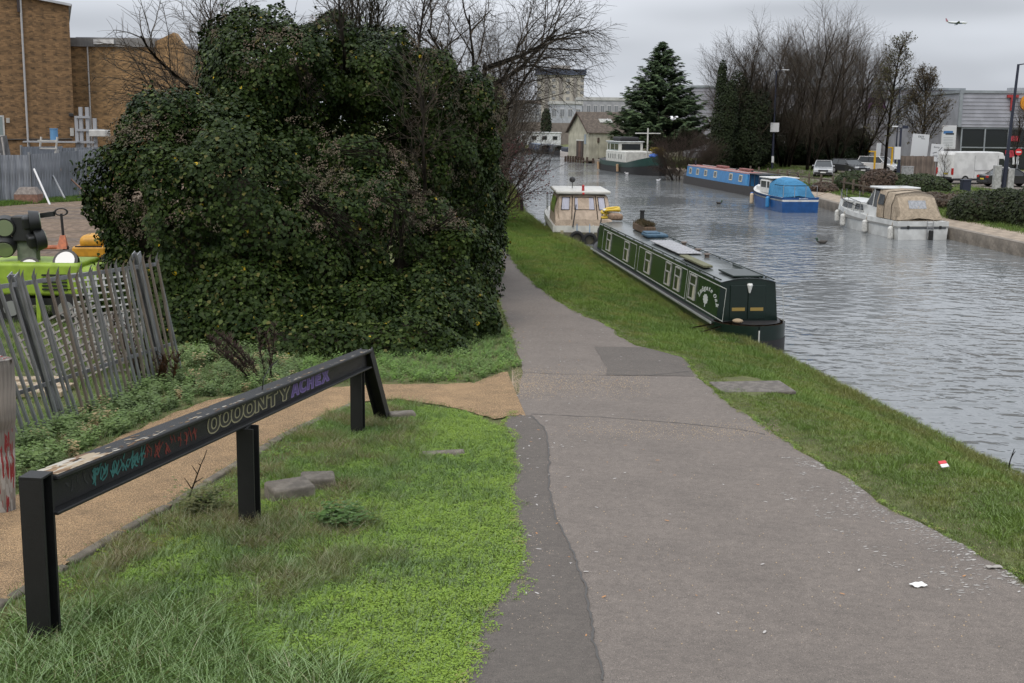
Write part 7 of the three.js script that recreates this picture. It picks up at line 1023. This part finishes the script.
// ---------- birds and the aeroplane ----------
function bird(name, lab, cat, pos, turn, cb, ch, s, wings) { const t = thing(name, lab, cat, pos, turn); part(t, 'body', loft(Array.from({ length: 9 }, (_, i) => { const u = i / 8, r = 0.11 * Math.sin(Math.PI * Math.pow(u, 0.8)) + 0.004; return Array.from({ length: 8 }, (_, k) => { const a = k / 8 * 6.283; return [(u - 0.5) * 0.5 * s, (0.07 + 0.05 * (1 - u) * (u < 0.2 ? 1 : 0) + Math.sin(a) * r * 0.85) * s, Math.cos(a) * r * s]; }); }), true), cb); part(t, 'head', [ball(0.24 * s, 0.2 * s, 0, 0.06 * s), bar(V(0.2 * s, 0.1 * s, 0), V(0.24 * s, 0.2 * s, 0), 0.045 * s, 0.04 * s), bar(V(0.28 * s, 0.195 * s, 0), V(0.36 * s, 0.18 * s, 0), 0.018 * s, 0.006 * s)], ch); if (wings) for (const q of [-1, 1]) part(t, 'wing', loft([[[0.12 * s, 0.12 * s, q * 0.06 * s], [-0.1 * s, 0.11 * s, q * 0.06 * s]], [[0.16 * s, 0.3 * s, q * 0.35 * s], [-0.04 * s, 0.28 * s, q * 0.35 * s]], [[0.02 * s, 0.2 * s, q * 0.72 * s], [-0.05 * s, 0.2 * s, q * 0.7 * s]]]), cb); return t; }
const mGull = mat([0.7, 0.7, 0.72], 0.8), mDuck = mat([0.05, 0.045, 0.04], 0.8), mDuckH = mat([0.02, 0.05, 0.03], 0.6);
bird('gull', 'white gull flying in front of the conifer', 'bird', D(673, 120, 105), 0.4, mGull, mGull, 1.25, true);
bird('gull', 'white gull swimming near the barge bow', 'bird', G(658, 181, 0), 0.3, mGull, mGull, 0.9, false); bird('gull', 'white gull swimming against the barge side', 'bird', G(627, 174, 0), 2.9, mGull, mGull, 0.9, false);
bird('gull', 'white gull perched on the mossy boathouse roof', 'bird', [13.6, 6.15, -162.6], 1, mGull, mGull, 1.0, false);
bird('duck', 'small dark duck on the open water', 'bird', G(822, 243.5, 0), 2.6, mDuck, mDuckH, 1.1, false); bird('duck', 'small dark duck near the blue narrowboat', 'bird', G(719, 204, 0), 0.6, mDuck, mDuckH, 1.1, false);
{
  const p = D(957, 22.5, 3000), t = thing('airliner', 'white passenger jet with dark belly low in the sky', 'aeroplane', p, 0.12), R = 3.0, Lf = 62, mW = mat([0.62, 0.64, 0.66], 0.5), mB = mat([0.07, 0.11, 0.17], 0.5), secs = Array.from({ length: 15 }, (_, i) => { const u = i / 14, x = (u - 0.5) * Lf, r = R * Math.min(1, Math.pow(Math.max(0.001, (1 - u) * 6), 0.5), Math.pow(u * 3.2 + 0.01, 0.8)); return Array.from({ length: 14 }, (_, k) => { const a = k / 14 * 6.283; return [x, Math.sin(a) * r + (u < 0.3 ? (0.3 - u) * 5 : 0), Math.cos(a) * r]; }); });
  part(t, 'fuselage', loft(secs, true, true), mW); part(t, 'belly', ball(0, -1.4, 0, 25, 2.2, 2.4, 16, 10), mB);
  for (const s of [-1, 1]) { part(t, 'wing', loft([[[8, -1.5, s * 2.5], [-4, -1.3, s * 2.5]], [[-9, 0.8, s * 30], [-12, 0.8, s * 30]]]), mB); part(t, 'engine', cyl(5, -3.2, s * 10, 1.6, 1.4, 5, 12, 0, Math.PI / 2), mB); part(t, 'tailplane', loft([[[-25, 1.5, s * 1], [-30, 1.6, s * 1]], [[-30, 2.2, s * 10], [-32, 2.2, s * 10]]]), mW); part(t, 'landing_gear', [bar(V(-3, -2, s * 4), V(-3, -6, s * 4), 0.5), cyl(-3, -6, s * 4, 1, 1, 2, 10, Math.PI / 2)], mB); }
  part(t, 'tail_fin', extrude([[-24, 2], [-30.5, 10.5], [-33, 10.5], [-31, 2]], 0.6), mat([0.35, 0.16, 0.2], 0.5)); part(t, 'nose_gear', [bar(V(23, -2, 0), V(23, -5.5, 0), 0.4)], mB);
}
// ---------- yard and brick buildings beyond the leaning fence ----------
const YG = (px, py) => { let h = 1.4, p; for (let i = 0; i < 8; i++) { p = G(px, py, h); h = hgt(p.x, p.z); } return V(p.x, h, p.z); };
const brickTex = dataTex(1024, (u, v, i, j) => {            // stock bricks, far too small to tell apart in the picture
  const rows = 60, row = Math.floor(v * rows), f = v * rows - row, cu = u * 20 + (row % 2) * 0.5, c = Math.floor(cu), g = cu - c; const mort = f < 0.13 || g < 0.05, k = hash(c % 20, row, 5), n = fbm(u * 6, v * 10, 4, 3, 2), big = fbm(u * 14, v * 20, 3, 9, 2);
  let b = 0.52 + 0.16 * (k - 0.5) + 0.16 * (n - 0.5) - 0.16 * sstep(0.52, 0.75, big); const q = mort ? 0.46 : 0; return mort ? [0.50, 0.43, 0.34] : [b * 1.08, b * 0.86, b * 0.60];
});
{
  const d1 = 70, corner = D(75.5, 150, d1), g0 = 1.45, hE = hAt(corner.x, -d1, 6) - g0, L = 40;
  const mBr = mat([0.66, 0.64, 0.64], 0.95, { map: rep(brickTex, 4.5) }), mBr2 = mat([0.92, 0.92, 0.90], 0.95, { map: rep(brickTex, 4.5) }), mCop = painted([0.5, 0.52, 0.55], 0.6, 3);
  const t = thing('brick_warehouse', 'tall windowless end of a brown brick warehouse with a drainpipe', 'building', [corner.x, g0, -d1], 0.39);
  const sl = 0.16, top = x => hE + sl * -x; part(t, 'end_wall', extrude([[0, 0], [0, top(0)], [-14, top(-14)], [-28, top(0)], [-28, 0]], 0.4).translate(0, 0, -0.2), mBr); part(t, 'side_wall', box(-0.21, hE / 2, -15, 0.4, hE, 29.2), mBr);
  part(t, 'verge_coping', [beamBox(V(0.15, top(0) + 0.05, 0), V(-14, top(-14) + 0.05, 0), 0.6, 0.14)], mCop); part(t, 'roof', quadGeo(V(0.2, hE + 0.1, 0), V(0.2, hE + 0.1, -30), V(-14, top(-14) + 0.1, -30), V(-14, top(-14) + 0.1, 0)), mCop);
  const lx = px => D(px, 150, d1).x - corner.x, ly = py => hAt(corner.x, -d1, py) - g0;
  part(t, 'drainpipe', [bar(V(lx(32.5), 0, 0.12), V(lx(32.5), ly(0) + 3, 0.12), 0.07), ...[2, 4.5, 7, 9.5].map(y => box(lx(32.5), y, 0.1, 0.25, 0.08, 0.1))].slice(0, 1), painted([0.42, 0.42, 0.42])); part(t, 'pipe_cowl', box(lx(30.5), ly(6), 0.12, 0.16, 1.0, 0.14), mat([0.04, 0.03, 0.03], 0.8));
  const f = part(t, 'window_frame', [box(lx(6.5), ly(127), 0.02, 0.72, 1.35, 0.12)], painted([0.48, 0.48, 0.46])); part(f, 'pane', box(lx(6.5), ly(126.5), 0.085, 0.52, 1.1, 0.02), mat([0.20, 0.24, 0.24], 0.2)); part(f, 'sill', box(lx(6.5), ly(137.3), 0.08, 0.86, 0.1, 0.25), painted([0.5, 0.5, 0.48]));
  part(t, 'wall_lamp', rbox(lx(73), ly(115), 0.25, 0.28, 0.22, 0.4, 0.05), mat([0.015, 0.015, 0.015], 0.6)); part(t, 'wall_box', box(lx(15.5), ly(121), 0.05, 0.2, 0.3, 0.1), painted([0.4, 0.38, 0.34])); part(t, 'wall_box', box(lx(73), ly(132), 0.05, 0.22, 0.5, 0.1), painted([0.42, 0.42, 0.4])); part(t, 'wall_cable', bar(V(lx(0), ly(140), 0.05), V(lx(73), ly(139), 0.05), 0.05), mat([0.05, 0.045, 0.04], 0.8));
  // lower building behind
  const d2 = 72, a = D(72, 150, d2), h2 = hAt(a.x, -d2, 46.5) - g0, b = D(187, 150, d2), L2 = b.x - a.x, t2 = thing('brick_workshop', 'lower orange-brown brick building with a grey roof edge beside the warehouse', 'building', [a.x, g0, -d2]);
  part(t2, 'wall', box(L2 / 2, h2 / 2, -8, L2, h2, 16), mBr2); const rf = part(t2, 'roof_edge', [box(L2 / 2 - 0.9, h2 + 0.28, -7.9, L2 - 1.8, 0.55, 16.2)], weathered([0.26, 0.255, 0.25])); part(rf, 'roof_flashing', box(L2 * 0.33, h2 + 0.3, 0.26, 1.3, 0.3, 0.1), painted([0.6, 0.6, 0.6])); part(t2, 'gable', extrude([[L2 - 2.6, h2 - 0.02], [L2 + 0.02, h2 - 0.02], [L2 - 0.6, h2 + 0.95]], 1).translate(0, 0, -0.46), mBr2); part(t2, 'roof', box(L2 / 2 - 0.9, h2 + 0.62, -8.5, L2 - 2, 0.14, 14.5), painted([0.36, 0.38, 0.42]));
  part(t2, 'drainpipe', bar(V(D(90.5, 100, d2).x - a.x, 0, 0.12), V(D(90.5, 100, d2).x - a.x, h2, 0.12), 0.055), painted([0.42, 0.40, 0.38]));
  // scaffold frames
  const mSc = mat([0.32, 0.33, 0.35], 0.5, { metalness: 0.3 }), d3 = 66, q = D(78, 145, d3), t3 = thing('scaffold_frame', 'grey scaffold frame standing against the brick corner', 'scaffold', [q.x, g0, -d3]), X = px => D(px, 150, d3).x - q.x, Y = py => hAt(q.x, -d3, py) - g0;
  for (const [px, py] of [[78, 116], [82.5, 107], [89, 107], [96, 118]]) part(t3, 'upright', box(X(px), Y(py) / 2, 0, 0.2, Y(py), 0.14), mSc); for (const [a1, b1, y] of [[78, 92, 117], [78, 106, 130], [78, 96, 142]]) part(t3, 'ledger', box((X(a1) + X(b1)) / 2, Y(y), 0.12, X(b1) - X(a1), 0.13, 0.1), mSc); part(t3, 'platform', rbox(X(101), Y(133), 0.1, 1.0, 0.4, 0.8, 0.05), painted([0.5, 0.5, 0.48]));
  const t4 = thing('timber_trestle', 'pale slatted trestle leaning on the yard fence', 'trestle', [D(49, 147, 62).x, g0, -62]), h4 = hAt(D(49, 147, 62).x, -62, 137) - g0; for (const x of [-0.45, 0.45]) part(t4, 'leg', beamBox(V(x - 0.25, 0.6, 0.3), V(x - 0.0, h4, -0.1), 0.08, 0.08), painted([0.5, 0.49, 0.46])); for (const v of [0.35, 0.55, 0.75, 0.92]) part(t4, 'slat', box(-0.2 + 0.2 * v, lerp(0.6, h4, v), 0.12, 1.1, 0.08, 0.05), painted([0.5, 0.49, 0.46]));
  const p5 = D(54, 135, 66); single('blue_drum', 'small blue plastic drum on the ledge by the warehouse wall', 'drum', [cyl(0, 0, 0, 0.22, 0.22, 0.7, 16), cyl(0, 0.36, 0, 0.24, 0.24, 0.06, 16)], mat([0.10, 0.24, 0.42], 0.5), [p5.x, p5.y, p5.z]);
  const t6 = thing('yard_steel_deck', 'grey steel deck carrying the blue drum behind the yard fence', 'deck', [D(54, 140, 66).x, g0, -66]); part(t6, 'deck_plate', box(0, p5.y - g0 - 0.4, 0, 3.2, 0.08, 1.2), mSc); for (const x of [-1.5, 1.5]) part(t6, 'leg', box(x, (p5.y - g0 - 0.44) / 2, 0, 0.1, p5.y - g0 - 0.44, 0.1), mSc);
}
// corrugated yard fences
{
  const sheet = (L, h) => { const row = y => Array.from({ length: Math.round(L / 0.05) + 1 }, (_, i) => { const x = i * 0.05, k = i % 6; return [x, y, k === 0 || k === 5 ? 0.035 : k === 1 || k === 4 ? 0.02 : 0]; }); return flatShade(loft([row(0), row(h)])); };
  const mS = [mat([0.27, 0.295, 0.335], 0.5, { metalness: 0.3, map: rep(TX.streak, 2, 3) }), mat([0.31, 0.335, 0.375], 0.5, { metalness: 0.3, map: rep(TX.streak, 1.5, 2.5) }), mat([0.24, 0.265, 0.30], 0.5, { metalness: 0.3, map: rep(TX.streak, 2.2, 2.7) })];
  const run = (lab, pts, tops, per) => { const base = pts[0], t = thing('corrugated_fence', lab, 'fence', base); for (let i = 0; i + 1 < pts.length; i++) { const a = pts[i], b = pts[i + 1], L = a.distanceTo(b), n = Math.max(1, Math.round(L / per)), ang = heading(a, b); for (let k = 0; k < n; k++) { const u = k / n, p = a.clone().lerp(b, u), h = lerp(tops[i], tops[i + 1], u + 0.5 / n); const q = part(t, 'fence_panel', sheet(L / n - 0.03, h), mS[(i + k * 2) % 3]); q.position.copy(p).sub(base); q.rotation.y = ang; const w = part(t, 'fence_post', box(0, h / 2 + 0.04, -0.07, 0.1, h + 0.1, 0.1), mGreyM); w.position.copy(p).sub(base); w.rotation.y = ang; } } };
  const P = [[-60, 204], [33, 202], [62, 199], [112, 193]].map(a => YG(...a)), hh = P.map((p, i) => hAt(p.x, p.z, [155, 155, 152, 147][i]) - p.y);
  run('grey corrugated metal fence across the back of the earth yard', P, hh, 1.6);
  const Q = [V(D(22, 150, 61).x, 1.45, -61), V(D(100, 150, 65).x, 1.45, -65)], h2 = Q.map((p, i) => hAt(p.x, p.z, [146, 148][i]) - p.y); run('second grey corrugated fence standing behind the yard fence', Q, h2, 2.0);
  { const a = V(D(-6, 150, 58.5).x, 1.45, -58.5), h = hAt(a.x, a.z, 137) - 1.45, t = thing('hoarding', 'dark hoarding panel leaning behind the yard fence', 'panel', a); part(t, 'panel', box(0.3, h / 2, 0, 1.3, h, 0.06, 0, -0.1, 0.2), mat([0.10, 0.10, 0.105], 0.7, { map: rep(TX.patch, 1) })); part(t, 'edge_bar', beamBox(V(0.75, 0.2, 0.1), V(0.5, h, 0.1), 0.09, 0.06), painted([0.4, 0.38, 0.36])); }
}
{
  const mStick = (c) => mat(c, 0.6); const pole = (lab, a, b, r, c) => { const A = YG(...a), Bh = D(b[0], b[1], -A.z + 1.2), t = single('leaning_pole', lab, 'pole', bar(V(0, 0, 0), Bh.sub(A), r, r, 7), mStick(c), A); };
  pole('white pole leaning on the corrugated fence', [50, 205], [34, 169], 0.05, [0.6, 0.6, 0.6]); pole('grey pole leaning on the corrugated fence', [66, 201], [45, 160], 0.05, [0.3, 0.31, 0.32]); pole('rusty brown pole leaning on the corrugated fence', [92, 199], [57, 166], 0.045, [0.2, 0.11, 0.07]);
  const p = YG(29, 203), t = thing('brick_pedestal', 'squat brick block with a sloping concrete cap in the yard', 'block', p, 0.1); part(t, 'brick_base', rbox(0, 0.22, 0, 1.12, 0.45, 0.9, 0.03), mat([0.27, 0.15, 0.11], 0.9, { map: rep(TX.patch, 0.5) })); part(t, 'sloped_cap', flatShade(loft([[[-0.56, 0.45, 0.45], [0.56, 0.45, 0.45], [0.56, 0.45, -0.45], [-0.56, 0.45, -0.45]], [[-0.36, 0.78, 0.2], [0.34, 0.78, 0.2], [0.34, 0.78, -0.3], [-0.36, 0.78, -0.3]]], true, true)), mat([0.24, 0.21, 0.19], 0.95, { map: rep(TX.patch, 0.5) }));
  const m = YG(73, 196), t2 = thing('printed_board', 'black board with a bright blue print leaning on the yard fence', 'board', m); t2.rotation.x = -0.15; part(t2, 'backing', box(0, 0.5, 0, 0.5, 1.0, 0.05, 0, 0, 0.12), mat([0.015, 0.016, 0.02], 0.6)); part(t2, 'blue_print', [0.2, 0.42, 0.64, 0.84].map((y, i) => box(0.1 - 0.05 * i * 0.6 + (i % 2) * 0.1, y, 0.03, 0.24, 0.17, 0.02, 0, 0, 0.5)), mat([0.03, 0.24, 0.6], 0.5), { kind: 'stuff' });
  // furrowed earth: ridges left by wheels
  const r = rng(9), rd = []; const tb = thing('wheel_ruts', 'parallel muddy wheel ruts across the yard', 'ruts'); for (let i = 0; i < 16; i++) { const z = -27 - i * 1.7 - r(), x0 = -26 + 4 * r(), L = 12 + 9 * r(), secs = []; for (let k = 0; k <= 24; k++) { const x = x0 + L * k / 24, zz = z + 0.5 * (fbm(k * 0.2, i, 3, 8) - 0.5), h = 0.09 * (0.3 + fbm(k * 0.7, i * 3, 3, 9)) * Math.sin(Math.PI * k / 24), y = hgt(x, zz); secs.push([[x, y - 0.02, zz - 0.4], [x, y + h * 0.7, zz - 0.2], [x, y + h, zz], [x, y + h * 0.5, zz + 0.25], [x, y - 0.02, zz + 0.42]]); } part(tb, 'rut', loft(secs), mat(r() < 0.5 ? [0.20, 0.145, 0.105] : [0.15, 0.115, 0.09], 0.95, { map: rep(TX.patch, 0.8), bumpMap: rep(TX.patch, 0.4), bumpScale: 0.03 })); }
}
// pallet truck
{
  const p = YG(61, 251), t = thing('pallet_truck', 'orange pallet truck with an upright black handle in the yard', 'pallet truck', p, 0.3), mO = mat([0.42, 0.11, 0.03], 0.5, { map: rep(TX.patch, 0.4) }), mK = mat([0.015, 0.015, 0.015], 0.6);
  for (const s of [-1, 1]) part(t, 'fork', rbox(0.1 - 0.5, 0.13, s * 0.2, 1.1, 0.07, 0.16, 0.02), mO); part(t, 'head_frame', flatShade(loft([[[-0.1, 0.1, -0.34], [0.2, 0.1, -0.34], [0.2, 0.1, 0.34], [-0.1, 0.1, 0.34]], [[0.0, 0.5, -0.06], [0.15, 0.5, -0.06], [0.15, 0.5, 0.06], [0.0, 0.5, 0.06]]], true, true)), mO); const hT = hAt(p.x, p.z, 212) - p.y; part(t, 'handle', [bar(V(0.1, 0.2, 0), V(0.06, hT - 0.05, 0), 0.045)], mK); const g = new THREE.TorusGeometry(0.14, 0.025, 8, 18); g.scale(1.3, 0.8, 1); g.translate(0.06, hT, 0); g.rotateY(Math.PI / 2 * 0); part(t, 'grip', g, mK); for (const s of [-1, 1]) part(t, 'wheel', cyl(0.15, 0.09, s * 0.08, 0.09, 0.09, 0.06, 14, Math.PI / 2), mK);
}
// lime green lighting trailer with lamp heads
{
  const d = 22.5, a = D(-16, 300, d), b = D(106, 300, d), g0 = hgt(-9.5, -d), top = hAt(-9.5, -d, 262) - g0, L = b.x - a.x, t = thing('lighting_trailer', 'lime green lighting trailer seen through the leaning fence', 'trailer', [a.x, g0, -d]), mL = mat([0.27, 0.40, 0.035], 0.55, { map: rep(TX.soft, 0.8) }), mK = mat([0.012, 0.013, 0.013], 0.5), mMast = mat([0.20, 0.23, 0.17], 0.6, { map: rep(TX.patch, 0.6) });
  part(t, 'housing', rbox(L * 0.42, top * 0.72, -0.4, L * 0.82, top * 0.56, 1.2, 0.08), mL); part(t, 'cowl', rbox(L * 0.82, top * 0.68, -0.35, L * 0.3, top * 0.5, 1.0, 0.12), mL); part(t, 'vent_panel', [0, 1, 2, 3, 4].map(i => box(L * 0.62, top * (0.56 + i * 0.06), 0.215, L * 0.2, 0.035, 0.03)), mK, { kind: 'stuff' }); part(t, 'chassis', box(L * 0.5, top * 0.34, -0.4, L * 0.9, 0.14, 1.1), mK); for (const x of [0.28, 0.72]) { const w = part(t, 'wheel', cyl(L * x, 0.3, 0.22, 0.3, 0.3, 0.2, 18, Math.PI / 2), mTyre); part(w, 'rim', cyl(L * x, 0.3, 0.33, 0.16, 0.16, 0.03, 12, Math.PI / 2), mRim); }
  for (const x of [0.08, 0.5, 0.93]) part(t, 'stabiliser_leg', box(L * x, top * 0.25, 0.3, 0.08, top * 0.5, 0.08), mL);
  const X = px => D(px, 250, d).x - a.x, Y = py => hAt(-9.5, -d, py) - g0;
  part(t, 'mast', [box(X(20), (Y(240) + top) / 2, -0.35, 0.3, Y(240) - top + 0.2, 0.3), box(X(28), (Y(243) + top) / 2, -0.3, 0.14, Y(243) - top + 0.2, 0.2)].slice(0, 1), mMast); part(t, 'mast_section', box(X(29), (Y(243) + top) / 2, -0.28, 0.13, Y(243) - top + 0.2, 0.2), mMast);
  const head = (px, py, ry, rx) => { const q = new THREE.Group(); q.name = 'lamp_head'; q.position.set(X(px), Y(py), -0.1); q.rotation.set(rx, ry, 0); t.add(q); part(q, 'lamp_shell', [cyl(0, 0, 0.0, 0.24, 0.2, 0.2, 20, Math.PI / 2), rbox(0, 0, -0.15, 0.28, 0.28, 0.18, 0.06)], mK); part(q, 'lens', cyl(0, 0, 0.105, 0.17, 0.17, 0.02, 20, Math.PI / 2), mat([0.20, 0.24, 0.14], 0.2, { clearcoat: 1 })); };
  head(4, 228, 0.3, 0.1); head(3, 248, 0.2, 0.5); head(38, 240, 2.2, 0.3); head(34, 222, 2.0, 0.2); part(t, 'lamp_carrier', rbox(X(20), Y(230), -0.25, 0.42, 0.55, 0.3, 0.05), mK); part(t, 'lamp_bar', beamBox(V(X(0), Y(222), -0.3), V(X(50), Y(215), -0.3), 0.08, 0.1), mK);
  for (const [px, py] of [[29, 270], [66, 262]]) { const q = part(t, 'work_light', [cyl(X(px), Y(py), 0.02, 0.26, 0.26, 0.12, 20, Math.PI / 2 - 0.5)], mK); part(q, 'light_face', cyl(X(px), Y(py) + 0.035, 0.075, 0.2, 0.2, 0.03, 20, Math.PI / 2 - 0.5), mat([0.6, 0.6, 0.6], 0.3)); }
}
{ // yellow machine cover
  const p = YG(92, 262), t = thing('yellow_roller', 'yellow machine with a rounded bonnet half hidden by the ivy', 'machine', p, 0.1), m = mat([0.55, 0.27, 0.015], 0.45, { map: rep(TX.soft, 0.6) }), s = -p.z / FPX, h = hAt(p.x, p.z, 233) - p.y; part(t, 'bonnet', [rbox(0.1, h * 0.72, 0, 0.7, h * 0.5, 0.9, 0.2), rbox(0.05, h * 0.42, 0, 0.95, h * 0.36, 1.0, 0.08)].slice(0, 1), m); part(t, 'body', rbox(0.05, h * 0.4, 0, 0.95, h * 0.4, 1.0, 0.08), m); part(t, 'trim_line', box(0.05, h * 0.6, 0.47, 0.75, 0.03, 0.03), mTrim); part(t, 'drum', cyl(0.05, 0.2, 0.25, 0.22, 0.22, 0.9, 20, 0, Math.PI / 2), mat([0.03, 0.03, 0.03], 0.6));
}
// lattice panels and planks behind the fence
{
  const mL = painted([0.42, 0.42, 0.41], 0.6), mD = weathered([0.28, 0.26, 0.235]);
  const lattice = (lab, px, py, w, h, rz, m, rx = -0.15, ry = 0.1) => { const p = YG(px, py), t = thing('lattice_panel', lab, 'lattice', p, ry); t.rotation.set(rx, ry, rz, 'YXZ'); const n = Math.round(w / 0.13), k = Math.round(h / 0.13); for (let i = 0; i <= n; i++) part(t, 'slat', box(w * i / n - w / 2, h / 2, 0, 0.032, h, 0.02), m); for (let j = 0; j <= k; j++) part(t, 'slat', box(0, h * j / k, 0.022, w, 0.032, 0.02), m); };
  lattice('white lattice crate side beside the end of the fence', 108, 356, 0.95, 1.5, 0.1, mL); lattice('grey timber lattice slumped behind the fence', 86, 378, 1.3, 1.2, 0.5, mD, -0.5); lattice('second grey timber lattice stacked behind the fence', 108, 372, 1.2, 1.0, 0.15, mD, -0.35, -0.2);
  for (const [px, py, w, rz, lab] of [[30, 384, 1.3, 0.1, 'pale plank on top of the yard wood pile'], [34, 390, 1.2, -0.05, 'pale plank in the middle of the yard wood pile'], [27, 397, 1.1, 0.06, 'pale plank at the bottom of the yard wood pile']]) { const p = YG(px, py); single('loose_plank', lab, 'plank', rbox(0, 0.06, 0, w, 0.09, 0.22, 0.015), weathered([0.42, 0.33, 0.23]), p, rz); }
}

{ const r = rng(77), l = []; for (let k = 0; k < 1500; k++) { const u = r(), p = YG(lerp(-40, 112, u), lerp(207, 197, u) - 3 * r() * r() + 2 * r()); l.push({ x: p.x, y: p.y - 0.02, z: p.z, ry: r() * 6, s: 1.6 + 1.2 * r(), c: mixc(cDark, cMid, r()) }); } scatter('fence_foot_grass', tuftGeo(81, 9, 0.09, 0.12, 0.012, 0.8), mGrass, l, { label: 'strip of grass along the foot of the corrugated yard fence', category: 'grass' }); }
scene.traverse(o => { if (o.isMesh) { o.castShadow = true; o.receiveShadow = true; } });
renderer.render(scene, camera);
